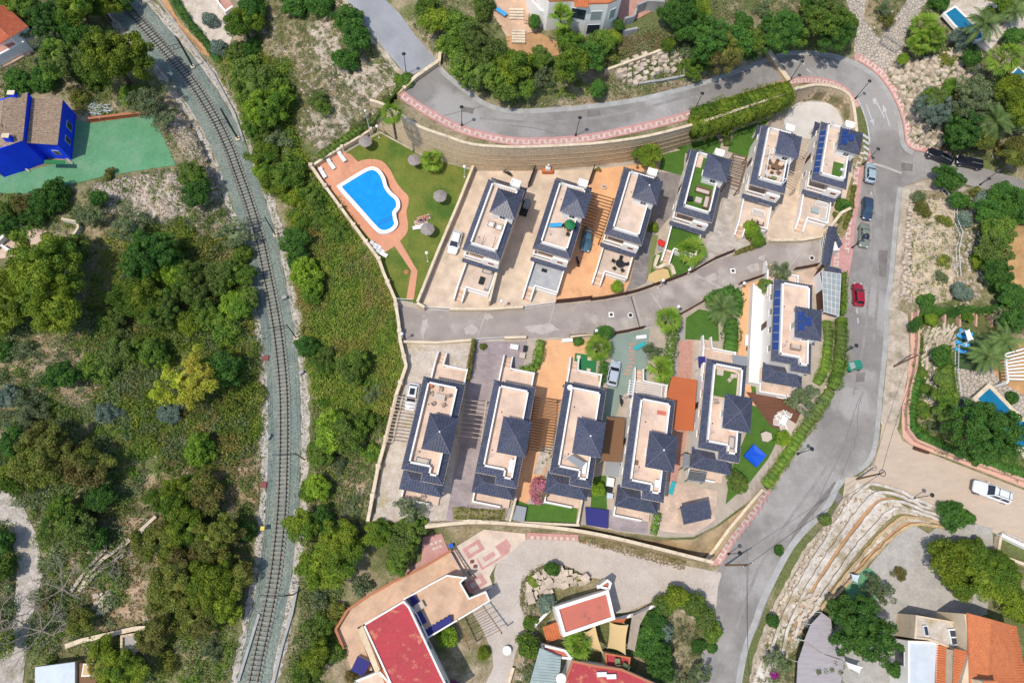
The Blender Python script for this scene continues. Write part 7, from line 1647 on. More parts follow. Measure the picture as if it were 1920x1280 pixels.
t=thing('barbecue','brick barbecue with white chimney under the retaining wall','barbecue',G(1026,324,.05));b=MB();b.box(-.9,.9,-.35,.35,0,.8);obj('base',b,'tile_orange',t);b=MB();b.bbox(-.4,.4,-.2,.35,.802,1.5,.04);b.tube((0,.1,1.5),(0,.1,2.2),.16,n=8);obj('chimney',b,'plastic_white',t)
t=thing('stone_well','small round stone fountain on the orange upper driveway','fountain',G(1131,352,.05));b=MB();b.lathe([(.45,0),(.5,.35),(.3,.36),(.28,.1)],n=14);obj('basin',b,'stone_white',t);b=MB();b.lathe([(.1,.1),(.08,.6),(.14,.65)],n=8);obj('spout',b,'stone_white',t)
for i,(u,v)in enumerate(((1117,321),(1124,322),(1186,322),(1192,326),(1121,318),(1194,316))):
 t=thing('plant_pot',['terracotta pot at the top left of the orange driveway','second terracotta pot at the top left of the orange driveway','terracotta pot behind the third upper villa','lower terracotta pot behind the third upper villa','topmost terracotta pot of the orange driveway','terracotta pot under the bright tree behind the third upper villa'][i],'plant pot',G(u,v,.05));b=MB();b.lathe([(.16,0),(.24,.36),(.26,.4)],n=10);obj('pot',b,'terracotta_pot',t);b=MB();b.ball((0,0,.5),.2,7,4);obj('plant',b,'leaf_dark',t)
pl=[(1226,480+3),(1230,478),(1232,484)]
wall('planter_wall','curved pale sandstone planter wall beside the turf garden','planter',cr([(1232,482),(1226,500),(1232,505),(1245,500),(1256,502),(1262,518)],4),.8,.45,'cap_cream','cap_cream',step=5)
mark('planter_sand',[(1228,508),(1243,504),(1252,506),(1256,520),(1232,532),(1214,526),(1216,515)],'sail_tan',.12,None);tag(COL.objects[-1],None,None,None,'structure')
t=thing('surfboard','white surfboard leaning on the brown fence under the fan palm','surfboard',G(1292,506,.2),R(-28));b=MB();b.lathe([(.02,-1.3),(.22,-.7),(.28,0),(.24,.6),(.02,1.3)],n=12);m_=obj('board',b,'plastic_white',t,smooth=True);m_.rotation_euler=(R(90),0,0);m_.scale=(1,.3,1);m_.location=(0,0,.7);b=MB();b.box(-.02,.02,-1.1,-.9,.45,.62);obj('fin',b,'metal_black',t)
t=thing('beach_toys','crumpled bright red inflatable beside the narrow grey passage','inflatable',G(1239,456,.1));b=MB();rr=random.Random(3)
for i in range(5):b.rock((rr.uniform(-.4,.4),rr.uniform(-.5,.5),.35),.45,rr)
obj('cloth',b,'fabric_red',t,smooth=True);b=MB();b.rock((-.3,-1.1,.3),.4,rr);obj('bag',b,'fabric_grey',t)
t=thing('trampoline_cover','blue crumpled pool cover on the lawn right of the navy porch roof','paddling pool',G(1413,855,.05));b=MB()
b.lathe([(1.6,0),(1.75,.35),(1.7,.7),(.9,.55)],n=4);obj('tub',b,'plastic_blue',t);b=MB();b.box(-1.1,1.1,-.05,.05,.7,.8);b.box(-.9,.2,.3,.4,.68,.76);obj('fold',b,'plastic_blue',t)
canopy('beach_parasol','pale lilac parasol beside the lawn at the road edge','parasol',[(1427,812),(1436,808),(1446,812),(1448,822),(1440,828),(1430,826)],2.0,'fabric_beige',th=.25,posts=None);b=MB();b.tube((0,0,0),(0,0,1.8),.04,n=6);obj('pole',b,'metal_grey',COL.objects['beach_parasol'])
box_thing('ping_pong_table','grey topped dark table on the lawn behind the second lower villa','table',G(970,962,.1),R(-12),2.2,2.0,.6,'metal_grey','fabric_grey')
t=thing('green_raft','dark green play mat with four pale pads beside the third lower villa','mat',G(1097,682,.08),R(-8));b=MB();b.box(-1.7,1.7,-1.5,1.5,0,.06);obj('mat',b,'plastic_green',t)
for x in(-1.1,.6):
 for y in(-1,.9):b=MB();b.bbox(x-.3,x+.3,y-.3,y+.3,.061,.14,.03);obj('pad',b,'cap_cream',t)
for i in range(9):
 u,v=1183+(1.2 if i<6 else-3-(i-6)*3),645+i*7;t_=REGOBJ['driveway'][-2]
 b=MB();x,y,z=G(u,v);b.box(x-.45,x+.45,y-.14,y+.14,z+.06,z+.12);o_=obj('stepping_stone',b,'brick_pink',t_)
for i,(u,v,lab)in enumerate(((1201,634,'white garden swing at the road end of the teal driveway'),(1063,640,'low white bench box in the corner of the orange lower driveway'))):box_thing('garden_box',lab,'bench',G(u,v,.06),R(5),1.6,.5,.6,'plastic_white')
for(u,v,sx,sy,lab,mm)in((913+51,652,1.2,.7,'white garden bench near the road in the second lower garden','plastic_white'),(979,668,.8,.8,'pinkish square stool in the second lower garden','fabric_beige'),(984,655,.5,.9,'black cabinet in the second lower garden','metal_black'),(1400,640,.8,1.8,'white bench frame on the narrow orange driveway','plastic_white'),(1404,655,.9,.8,'red brown wheelbarrow-like box on the narrow orange driveway','gate_brown'),(1408,628,.9,1.6,'maroon bench seat on the narrow orange driveway','gate_brown')):
 box_thing('garden_box',lab,'bench',G(u,v,.06),R(-10),sx,sy,.45,mm)
for i,(u,v)in enumerate(((1030,850),(1024,862),(1017,868))):t=thing('small_cactus',['upper spiky plant on the white gravel bed','middle spiky plant on the white gravel bed','lower spiky plant on the white gravel bed'][i],'plant',G(u,v,.1));b=MB();[b.tube((0,0,0),(math.cos(q)*.3,math.sin(q)*.3,.35),.03,.005,4)for q in[k*.8 for k in range(8)]];obj('leaf_rosette',b,'leaf_olive',t,kind='stuff')
box_thing('outdoor_kitchen','grey topped outdoor counter between third and fourth lower villas','counter',G(1147,878,.1),R(-12),2.0,2.4,.9,'render_white','fabric_grey');box_thing('washing_machine','white appliance in the passage beside the small lawn','appliance',G(1142,905,.1),R(-12),1.0,1.2,.9,'plastic_white');box_thing('storage_box','black box in the passage beside the small lawn','box',G(1141,918,.1),R(-12),.7,.8,.6,'metal_black');box_thing('storage_box','small blue-white box in the passage beside the small lawn','box',G(1142,930,.1),R(-12),.8,.7,.6,'metal_sheet')
t=thing('hot_tub','navy hot tub cover on the corner of the cream terrace','hot tub',G(680,1245,1.0),R(-25));b=MB();b.bbox(-.95,.95,-.95,.95,0,.7,.08);obj('tub',b,'plastic_white',t);b=MB();b.bbox(-.98,.98,-.98,.98,.702,.85,.05);obj('lid',b,'fabric_navy',t)
t=thing('sofa','navy outdoor sofa on the shaded terrace beside the red roof','sofa',(*P(778,1125,-1)[:2],-.93),R(-60));b=MB();b.bbox(-.6,.6,-.4,.4,0,.4,.04);obj('base',b,'fabric_navy',t);b=MB();b.bbox(-.6,.6,-.5,-.3,.4,.8,.04);obj('backrest',b,'fabric_navy',t)
t=thing('sofa','lower navy outdoor sofa on the shaded terrace beside the red roof','sofa',(*P(790,1158,-1)[:2],-.93),R(-60));b=MB();b.bbox(-.8,.8,-.4,.4,0,.4,.04);obj('base',b,'fabric_navy',t);b=MB();b.bbox(-.8,.8,-.5,-.3,.4,.8,.04);obj('backrest',b,'fabric_navy',t)
box_thing('garden_table','beige table between the two navy sofas','table',(*P(786,1136,-1)[:2],-.93),R(-60),.9,1.4,.5,'fabric_beige')
for i,(u,v)in enumerate(((1156,1238),(1170,1247))):chair(['left green garden chair on the small red terrace','right green garden chair on the small red terrace'][i],(*P(u,v,-3)[:2],-2.9),i,'leaf_olive',s=1.5)
box_thing('blue_crate','bright blue crate beside the squared red paving','crate',G(846,1023,.05),R(20),.6,.5,.5,'plastic_blue')
for i,(u,v)in enumerate(((884,1053),(890,1062))):box_thing('clay_urn',['upper dark red urn on the cream forecourt','lower dark red urn on the cream forecourt'][i],'urn',G(u,v,.06),0,.4,.4,.6,'red_lid',lid=False)
t=thing('balustrade_fence','dark toothed balustrade across the cream terrace','balustrade',G(865,1055));balustrade(t,(-1.0,2.0),(1.6,-2.2),0,.9,'wood_brown','balustrade',sp=.5)
t=thing('table','round white mosaic table beside the parking hedge','table',G(950,1218,.04));b=MB();b.lathe([(.6,.65),(.62,.72)],n=16);obj('table_top',b,'plastic_white',t);b=MB();b.tube((0,0,0),(0,0,.64),.08,n=7);obj('leg',b,'stone_white',t)
t=thing('wicker_basket','small orange tiled dog house left of the round fan palm','dog house',G(1033,1183,.05),.3);b=MB();b.box(-.9,.9,-.9,.9,0,1.2);obj('wall',b,'render_cream',t);b=MB();roof_plane(b,[(-1.1,-1.1,1.2),(1.1,-1.1,1.2),(1.1,1.1,1.7),(-1.1,1.1,1.7)]);obj('roof',b,'tile_orange',t)
box_thing('dark_sign','dark slanted gate board set in the pink wall corner','board',G(1724,845,.2),R(-20),2.2,.4,.5,'gate_brown',lid=False)
box_thing('grey_hatch','small grey hatch in the hedge bed beside the pink wall','hatch',G(1714,811,.2),R(-30),1.2,.9,.2,'metal_grey',lid=False)
t=thing('bench','pale blue sun lounger on the terrace left of the large white house','sun lounger',G(940,27,.2),R(50));b=MB();b.bbox(-.35,.35,-1,1,.3,.4,.02);obj('seat',b,'fabric_sky',t);b=MB();b.box(-.33,.33,-.9,.9,0,.295);obj('frame',b,'metal_grey',t)
for i,(u,v)in enumerate(((988,1030),)):pass
t=thing('junk_pile','heap of tangled grey metal scrap above the green court','scrap heap',G(180,205));rr=random.Random(9)
for i in range(26):b=MB();a=rr.uniform(-1.2,.6);x,y=rr.uniform(-1.6,1.6),rr.uniform(-1,1);l=rr.uniform(.8,2.2);b.tube((x,y,rr.uniform(.1,.3)),(x+math.cos(a)*l,y+math.sin(a)*l,rr.uniform(.2,.9)),.05,n=5);obj('rod',b,'metal_sheet',t)
for i,(u,v)in enumerate(((1712,590),(1762,590),(1790,592),(1820,592),(1850,592))):
 t=thing('buttress_wall',['pink stepped buttress wall nearest the road below the cypresses','second pink stepped buttress wall below the cypresses','third pink stepped buttress wall below the cypresses','fourth pink stepped buttress wall below the cypresses','pink stepped buttress wall farthest right below the cypresses'][i],'wall',G(u,v));b=MB()
 b.add([(-.12,0,-1),(.12,0,-1),(.3,-2.0,-1),(.02,-2.0,-1),(-.12,0,1.4),(.12,0,1.4),(.3,-2.0,.4),(.02,-2.0,.4)],[(3,2,1,0),(4,5,6,7),(0,1,5,4),(1,2,6,5),(2,3,7,6),(3,0,4,7)]);obj('wall',b,'pink_concrete',t)
 b=MB();b.obox((0,0),(2.4,-.1),.3,-1,1.2);obj('retaining_panel',b,'pink_concrete',t)
# ------------------------------------------------------------------ plants
def leaf_quads(C,N,size,r,aspect=.62):
 """one bent-free leaf blade per centre, facing roughly N"""
 n=len(C);rnd=r.normal(size=(n,3));D=N*1.0+rnd*.75;D/=np.linalg.norm(D,axis=1)[:,None]
 t=r.normal(size=(n,3));t-=D*(t*D).sum(1)[:,None];t/=np.linalg.norm(t,axis=1)[:,None];s=np.cross(D,t)
 sz=(size*r.uniform(.6,1.35,n))[:,None]
 a=t*sz*.5;b=s*sz*.5*aspect
 V=np.stack([C-a*1.05,C+a*.62+b*1.2,C+a*.62-b*1.2],1).reshape(-1,3)
 return V,np.arange(n*3).reshape(-1,3)
def tri4(Q):
 Q=np.array(Q);return np.concatenate([Q[:,[0,1,2]],Q[:,[0,2,3]]])
def crown_data(name,kind,r0,seed,m):
 """kind: pine (big separate puffs), broad (tight small puffs), loose (ragged)"""
 r=np.random.default_rng(seed)
 K={'pine':int(14+4.6*r0**1.6),'broad':int(26+7.5*r0**1.7),'loose':int(10+3.2*r0**1.7)}[kind]
 pr={'pine':.50+.075*r0,'broad':.40+.05*r0,'loose':.38+.07*r0}[kind]
 d=r.normal(size=(K,3));d[:,2]=np.abs(d[:,2])*(1.1 if kind!='loose' else .9)-.25;d/=np.linalg.norm(d,axis=1)[:,None]
 ang=np.arctan2(d[:,1],d[:,0]);ph=r.uniform(0,6.28,3);lob=1+.15*np.sin(2*ang+ph[0])+.12*np.sin(3*ang+ph[1])+.08*np.sin(5*ang+ph[2])
 rad=(r0-pr*.75)*r.uniform(.62 if kind=='pine' else .70,1.05,K)*lob
 if kind=='loose':rad*=r.uniform(.6,1.12,K)
 flat={'pine':.74,'broad':.80,'loose':.62}[kind]
 P0=d*rad[:,None];P0[:,2]*=flat
 area_=4*PI*pr*pr*.55;ls=.17+.022*r0
 per=max(10,int(area_*{'pine':2.3,'broad':2.2,'loose':1.35}[kind]/(ls*ls*.5)))
 idx=np.repeat(np.arange(K),per);n=len(idx)
 q=r.normal(size=(n,3));q[:,2]+=.45;q/=np.linalg.norm(q,axis=1)[:,None]
 prr=pr*r.uniform(.75,1.25,K)
 C=P0[idx]+q*(prr[idx]*(.55+.5*r.random(n)**.6))[:,None]*np.array([1,1,.8])
 V,Q=leaf_quads(C,q,ls,r)
 nu,nv=14,7;core=[]
 for j in range(nv):
  a=PI*(j+.5)/nv
  for i in range(nu):
   b=2*PI*i/nu;l=1+.13*math.sin(2*b+ph[0])+.09*math.sin(3*b+ph[1]);k=r0*(.52 if kind!='loose' else .34)*l*r.uniform(.85,1.1)
   core.append((math.cos(b)*math.sin(a)*k,math.sin(b)*math.sin(a)*k,-math.cos(a)*k*flat*.9))
 cq=[(j*nu+i,j*nu+(i+1)%nu,(j+1)*nu+(i+1)%nu,(j+1)*nu+i)for j in range(nv-1)for i in range(nu)]
 V=np.concatenate([V,np.array(core)]);Q=np.concatenate([Q,tri4(cq)+n*3])
 return fast_mesh(name,V,Q,m)
def trunk_data(r0,h,seed,m='bark'):
 rr=random.Random(seed);b=MB();r1=max(.07,r0*.06)
 b.tube((0,0,-.4),(rr.uniform(-.1,.1),rr.uniform(-.1,.1),h*.55),r1*1.4,r1,8)
 for i in range(5 if r0>2 else 3):
  a=2*PI*i/5+rr.uniform(-.4,.4);x,y=math.cos(a),math.sin(a);mid=(x*r0*.3,y*r0*.3,h*.8);b.tube((0,0,h*.5),mid,r1*.8,r1*.5,6);b.tube(mid,(x*r0*.65,y*r0*.65,h*1.02),r1*.5,r1*.2,5)
 return b.data('trunk',m)
KINDS={
 'P':('pine','leaf_pine',1.0,'pine_tree','puffy yellow-green pine','tree'),'N':('pine','leaf_brown',.9,'pine_tree','brownish olive pine','tree'),
 'B':('broad','leaf_mid',.8,'leafy_tree','leafy mid green tree','tree'),'D':('broad','leaf_dark',.8,'dark_tree','dense dark green tree','tree'),
 'L':('broad','leaf_lime',.6,'lime_tree','bright lime green bush','bush'),'Y':('loose','leaf_yellow',.9,'yellow_tree','open yellow flowering tree','tree'),
 'O':('loose','leaf_olive',.7,'olive_tree','loose grey-olive tree','tree'),'G':('broad','leaf_grey',.5,'grey_shrub','grey-green shrub','shrub'),
 'b':('broad','leaf_mid',.35,'shrub','low mid green shrub','shrub'),'d':('broad','leaf_dark',.35,'shrub','low dark green shrub','shrub'),
 'o':('loose','leaf_olive',.35,'shrub','low grey-olive shrub','shrub'),'n':('loose','leaf_brown',.35,'shrub','low brownish shrub','shrub'),
 'R':('broad','leaf_pink',.5,'oleander','round pink flowering oleander','shrub'),'M':('loose','leaf_magenta',.4,'bougainvillea','magenta bougainvillea','shrub'),'p':('pine','leaf_pine',.4,'shrub','low yellow-green shrub','shrub')}
CLS=(.7,1.3,2.4,4.0,5.6)
MC={}
LAND=[((60,250),'the blue house'),((230,265),'the green court'),((690,375),'the community pool'),((800,330),'the pool lawn'),((925,405),'the first upper villa'),((1060,405),'the second upper villa'),((1180,380),'the third upper villa'),((1315,340),'the turf roofed villa'),((1440,300),'the white frame villa'),((1560,290),'the bend villa'),
  ((810,820),'the first lower villa'),((945,820),'the second lower villa'),((1085,830),'the third lower villa'),((1215,850),'the fourth lower villa'),((1350,790),'the villa right of the awning'),((1490,620),'the road-corner villa'),
  ((1075,20),'the large white house'),((760,1200),'the raspberry red roof'),((1095,1150),'the salmon roof'),((1130,1270),'the crimson roof'),((1850,1230),'the orange tiled house'),((105,1270),'the pale shed'),((20,50),'the top left red roof'),((450,0),'the maroon roof'),
  ((1800,45),'the top right pool'),((1860,760),'the right hand pool'),((1855,920),'the white off-road car'),((1785,303),'the two black cars'),((1604,555),'the red car'),((1730,180),'the rockery by the bend'),((1670,90),'the crazy paved ramp'),((1100,1060),'the gravel parking'),((1600,1090),'the green mat court'),
  ((362,127),'the mast near the railway top'),((447,262),'the second railway mast down'),((517,442),'the third railway mast down'),((556,634),'the fourth railway mast down'),((572,862),'the fifth railway mast down'),((551,1114),'the lowest railway mast'),
  ((770,80),'the upper grey road'),((1210,130),'the white boulders'),((30,440),'the left hand terrace'),((215,1190),'the ruined white wall'),((40,1060),'the white dirt track'),((220,1030),'the dry stone terraces'),((320,400),'the rubble slope'),((640,600),'the green thicket slope'),((620,150),'the bare rocky slope'),
  ((340,700),'the yellow flowering tree'),((1610,1180),'the big round dark tree'),((1800,1070),'the cluster of pines'),((1760,580),'the cypress row'),((1715,450),'the pale rock cutting'),((1550,1200),'the grey shade nets')]
USED={}
DIR8=['right of','upper right of','above','upper left of','left of','lower left of','below','lower right of']
def autolabel(u,v,adj,big):
 ls=sorted(LAND,key=lambda l:(l[0][0]-u)**2+(l[0][1]-v)**2)
 for(p,nm)in ls[:5]:
  d=math.hypot(u-p[0],v-p[1]);a=math.atan2(-(v-p[1]),u-p[0])%(2*PI);w=DIR8[int(a/(PI/4)+.5)%8]
  far='close ' if d<45 else('' if d<95 else 'some way ' if d<170 else 'far ')
  s='%s%s %s%s %s'%(big,adj,far,w,nm)
  if s not in USED:USED[s]=1;return s
 for(p,nm)in ls[:4]:
  for(p2,n2)in ls[:6]:
   if n2==nm:continue
   s='%s%s between %s and %s'%(big,adj,nm,n2)
   if s not in USED and len(s.split())<17:USED[s]=1;return s
 return '%s%s at the edge of %s'%(big,adj,ls[0][1])
def pxsize(u,v,z):
 d=((u-960)/F_PX,-(v-640)/F_PX,-1.0);wz=d[0]*_Z[0]+d[1]*_Z[1]+d[2]*_Z[2];return(z-CAM_H)/wz/F_PX
cnt={}
def plant(u,v,rpx,k,label=None,hk=1.0):
 shape,leaf,hf,nm,adj,cat=KINDS[k];z0=Zf(u,v);r0=rpx*pxsize(u,v,z0)*.97
 cl=min(range(len(CLS)),key=lambda i:abs(math.log(CLS[i]/r0)));cnt[(k,cl)]=cnt.get((k,cl),0)+1;var=cnt[(k,cl)]%(3 if cl>1 else 2)
 hc=(r0*hf*.9+(.6 if hf>.5 else 0.0))*hk
 key=(k,cl,var)
 if key not in MC:MC[key]=(crown_data('crown',shape,CLS[cl],hash(key[1:])%1000+ord(k),leaf),trunk_data(CLS[cl],CLS[cl]*hf*.9+(.6 if hf>.5 else 0),cl+var))
 x,y,_=P(u,v,z0+hc);big='large ' if rpx>42 else 'small ' if rpx<15 else ''
 t=thing(nm,label or autolabel(u,v,adj,big),cat,(x,y,z0),rng.uniform(0,6.28),'trees and shrubs on the hillside' if not label else None)
 s=r0/CLS[cl];c=bpy.data.objects.new('crown',MC[key][0]);COL.objects.link(c);c.parent=t;c.scale=(s,s,s*rng.uniform(.92,1.08));c.location=(0,0,hc)
 c=bpy.data.objects.new('trunk',MC[key][1]);COL.objects.link(c);c.parent=t;c.scale=(s,s,hc/(CLS[cl]*hf*.9+(.6 if hf>.5 else 0)))
 return t
for e in((150,15,44,'P'),(88,40,38,'D'),(50,18,30,'B'),(188,10,36,'P'),(28,-5,30,'P'),(232,2,22,'D'),(110,113,38,'B'),(75,66,30,'O'),(140,62,28,'D'),(213,112,66,'P'),(168,150,24,'b'),(80,118,20,'o'),(35,150,26,'d'),(85,152,28,'d'),
    (276,190,40,'O'),(250,180,25,'b'),(306,226,24,'O'),(30,175,20,'d'),(150,185,24,'n'),(362,330,30,'B'),(368,362,28,'D'),(185,372,17,'D'),(95,372,36,'d'),(45,385,30,'n'),(65,408,26,'d'),(15,425,26,'d'),(165,405,28,'O'),(245,425,40,'O'),(207,328,14,'n'),(10,395,20,'b'),(30,500-60,14,'b'),
    (82,505,70,'P'),(18,548,50,'P'),(108,575,55,'P'),(140,470,34,'B'),(8,600,34,'P'),(282,480,50,'D'),(325,505,36,'L'),(357,535,40,'B'),(255,560,45,'P'),(300,580,42,'B'),(415,520,36,'B'),(445,575,32,'L'),(460,515,24,'B'),(440,440,34,'O'),(385,590,34,'b'),(425,620,34,'b'),(455,480,24,'b'),(218,600,34,'b'),(350,600,30,'p'),(465,560,22,'B'),
    (115,704,31,'D'),(12,660,22,'d'),(45,655,24,'o'),(55,770,44,'o'),(20,745,26,'G'),(350,712,64,'Y'),(320,775,24,'G'),(205,775,24,'G'),(28,828,28,'D'),(85,860,62,'N'),(158,870,50,'N'),(30,895,36,'P'),(165,872,20,'P'),(190,930,28,'D'),(376,845,32,'L'),(420,690,36,'D'),(190,690,38,'b'),(230,660,36,'b'),(290,665,30,'B'),(440,740,30,'n'),
    (325,935,42,'P'),(385,925,38,'N'),(365,905,24,'p'),(120,972,42,'B'),(148,995,38,'B'),(185,1010,22,'D'),(300,1015,46,'N'),(355,985,46,'P'),(405,1010,46,'N'),(330,1080,50,'N'),(395,1090,50,'P'),(440,1080,34,'N'),(305,1120,34,'N'),(370,1155,44,'N'),(425,1130,36,'P'),(345,1170,30,'n'),(458,995,22,'D'),
    (188,1215,26,'P'),(232,1260,44,'P'),(195,1250,30,'N'),(290,1190,34,'N'),(315,1240,30,'n'),(395,1215,30,'o'),(4,1015,24,'D'),(0,1068,24,'B'),(6,1210,24,'P'),(100,1130,24,'n'),(150,1165,28,'N'),
    (455,45,34,'P'),(475,18,28,'D'),(412,92,18,'G'),(395,40,16,'G'),(490,165,46,'b'),(505,205,44,'L'),(470,135,34,'b'),(520,165,34,'b'),(485,235,36,'b'),(500,290,36,'p'),(528,265,34,'o'),(545,325,32,'B'),(515,340,32,'p'),(495,325,22,'L'),(655,40,32,'D'),(668,75,30,'D'),(650,115,26,'d'),(600,195,24,'b'),(758,152,18,'b'),(560,10,34,'d'),(605,8,30,'d'),(472,92,22,'d'),(450,100,24,'b'),
    (552,450,28,'D'),(575,515,34,'L'),(560,490,24,'D'),(585,545,26,'L'),(570,420,24,'p'),(610,415,26,'b'),(590,370,26,'b'),(560,370,24,'p'),(640,440,26,'b'),(612,680,30,'b'),(575,650,22,'D'),(660,690,34,'B'),(625,810,40,'L'),(655,815,38,'B'),(690,790,26,'b'),(600,850,26,'B'),(596,912,26,'L'),(700,740,24,'o'),(640,870,24,'o'),(700,850,22,'b'),(580,920,20,'b'),
    (566,985,34,'P'),(600,975,26,'D'),(640,1020,48,'P'),(592,1055,40,'P'),(625,1070,36,'P'),(708,1000,28,'P'),(752,1005,38,'B'),(775,990,30,'B'),(750,1045,30,'B'),(768,955,30,'O'),(665,950,26,'o'),(630,1150,28,'n'),(600,1180,32,'b'),(590,1230,30,'P'),(625,1220,24,'b'),(575,1262,28,'b'),(660,1275,18,'n'),(680,1100,24,'o'),(600,1120,22,'o'),
    (822,42,34,'P'),(800,20,24,'B'),(865,60,36,'B'),(840,85,26,'B'),(890,90,38,'B'),(870,125,34,'B'),(905,140,38,'B'),(945,165,32,'B'),(925,110,34,'B'),(965,125,36,'P'),(985,165,22,'B'),(1012,110,24,'B'),(1018,145,24,'O'),(1072,120,36,'P'),(1065,75,26,'L'),(1108,105,30,'D'),(1128,80,26,'B'),(1140,105,24,'n'),(1150,70,16,'p'),(1120,168,18,'D'),(1160,48,12,'D'),(1002,42,14,'D'),(905,15,26,'b'),
    (1272,22,38,'D'),(1285,55,26,'D'),(1310,15,26,'P'),(1330,70,40,'D'),(1355,100,40,'N'),(1378,75,34,'D'),(1300,130,26,'b'),(1320,100,26,'D'),(1400,95,24,'d'),(1290,95,22,'o'),(1255,85,16,'p'),(1420,80,26,'B'),(1462,60,42,'D'),(1490,70,26,'B'),(1545,35,44,'B'),(1530,10,28,'D'),(1565,68,36,'D'),(1585,50,24,'B'),(1655,15,22,'o'),(1662,40,16,'n'),(1392,40,18,'d'),(1430,20,22,'o'),
    (1747,205,36,'G'),(1752,185,24,'B'),(1783,163,16,'L'),(1692,112,11,'L'),(1825,170,40,'O'),(1815,205,40,'O'),(1805,245,38,'D'),(1850,190,30,'O'),(1788,262,20,'D'),(1838,258,26,'N'),(1902,286,28,'N'),(1870,280,18,'n'),(1895,165,30,'P'),(1910,205,30,'P'),(1882,10,24,'P'),(1760,5,18,'d'),(1860,30,18,'b'),(1800,75,24,'G'),(1775,115,18,'n'),(1820,110,18,'D'),(1822,130,12,'O'),(1910,240,20,'O'),(1900,70,18,'D'),
    (1775,338,28,'D'),(1797,377,19,'D'),(1808,412,17,'G'),(1832,367,16,'n'),(1882,370,32,'D'),(1905,395,28,'D'),(1850,400,28,'D'),(1870,435,34,'B'),(1860,470,32,'B'),(1868,510,28,'D'),(1835,492,18,'p'),(1800,548,19,'G'),(1736,566,17,'d'),(1893,555,28,'D'),(1905,600,26,'D'),(1880,590,22,'O'),(1730,395,22,'n'),(1722,370,16,'o'),(1770,490,16,'n'),(1765,520,14,'o'),(1768,415,16,'n'),(1845,375,20,'G'),
    (1745,600,13,'L'),(1812,595,12,'L'),(1725,600,12,'d'),(1713,612,12,'D'),(1762,668,20,'D'),(1768,710,18,'B'),(1772,745,22,'B'),(1770,775,18,'B'),(1728,700,12,'b'),(1738,730,13,'b'),(1732,770,16,'b'),(1745,800,16,'o'),(1845,812,66,'D'),(1800,765,22,'G'),(1895,745-0,12,'d'),
    (1612,1180,62,'D'),(1775,1050,40,'P'),(1815,1035,32,'P'),(1845,1075,46,'P'),(1795,1095,36,'P'),(1880,1090,36,'P'),(1900,1130,36,'P'),(1870,1050,28,'P'),(1782,966,30,'d'),(1810,970,16,'d'),(1650,1112,30,'O'),(1635,1090,18,'O'),(1553,1262,30,'O'),(1685,1075,16,'n'),(1680,1255,18,'D'),(1546,974,11,'B'),(1449,1164,11,'D'),(1460,1030,9,'d'),(1508,1190,14,'n'),(1458,1240,26,'O'),(1452,1262,9,'M'),
    (1265,1120,22,'P'),(1245,1135,20,'B'),(1300,1130,22,'B'),(1322,1160,22,'B'),(1335,1185,18,'B'),(1225,1165,26,'D'),(1218,1205,32,'D'),(1235,1240,34,'D'),(1240,1180,22,'G'),(1260,1275,26,'O'),(1312,1265,26,'O'),(1310,1210,14,'d'),(1335,1215,10,'d'),(1035,1066,15,'D'),(1025,1130,18,'G'),(992,1210,24,'B'),(995,1168,14,'b'),(997,1265,22,'O'),(1000,1090,11,'p'),(906,1225,14,'p'),(838,1190,22,'L'),(1080,1085,12,'n'),(850,1285,14,'M'),(683,1280,12,'M'),(1060,1085,14,'n')):
 plant(*e)
for u,v,r,k,lab in((1215,290,27,'P','bright round tree against the retaining wall behind the third upper villa'),(1407,432,17,'L','bright bush at the stair foot of the white frame villa'),(1132,625,18,'D','dark round tree beside the fan palm at the teal driveway gate'),
  (1464,512,26,'O','grey-olive tree at the road side of the road-corner villa'),(1437,538,16,'B','small leafy tree left of the olive at the road-corner villa'),(1510,748,34,'O','loose olive tree between the timber deck and the road hedge'),(1382,905,22,'B','leafy tree at the lower end of the curved lawn'),(1222,658,20,'O','olive tree beside the teal driveway stepping stones'),
  (1012,918,23,'R','round pink oleander at the south end of the orange lower driveway'),(1120,915,15,'L','lime leafy banana plant beside the third lower villa'),(1156,538,12,'L','small lime bush on the stair terrace of the third upper villa'),(1466,822,16,'L','bright bush at the edge of the timber deck'),(1447,700,12,'M','magenta bougainvillea on the porch of the road-corner villa'),
  (1085,640,9,'d','small dark clipped bush in the white planter by the inner road'),(1224,428,12,'p','bright green shrub in the passage beside the third upper villa'),(1580,385,14,'d','dark shrub at the corner of the bend villa terrace'),(1568,408,12,'n','brown shrub in the verge beside the portico'),(1420,450,14,'L','lime shrub trailing over the planting by the pale driveway'),(905,648,8,'n','small shrub by the violet driveway gate')):
 plant(u,v,r,k,lab)
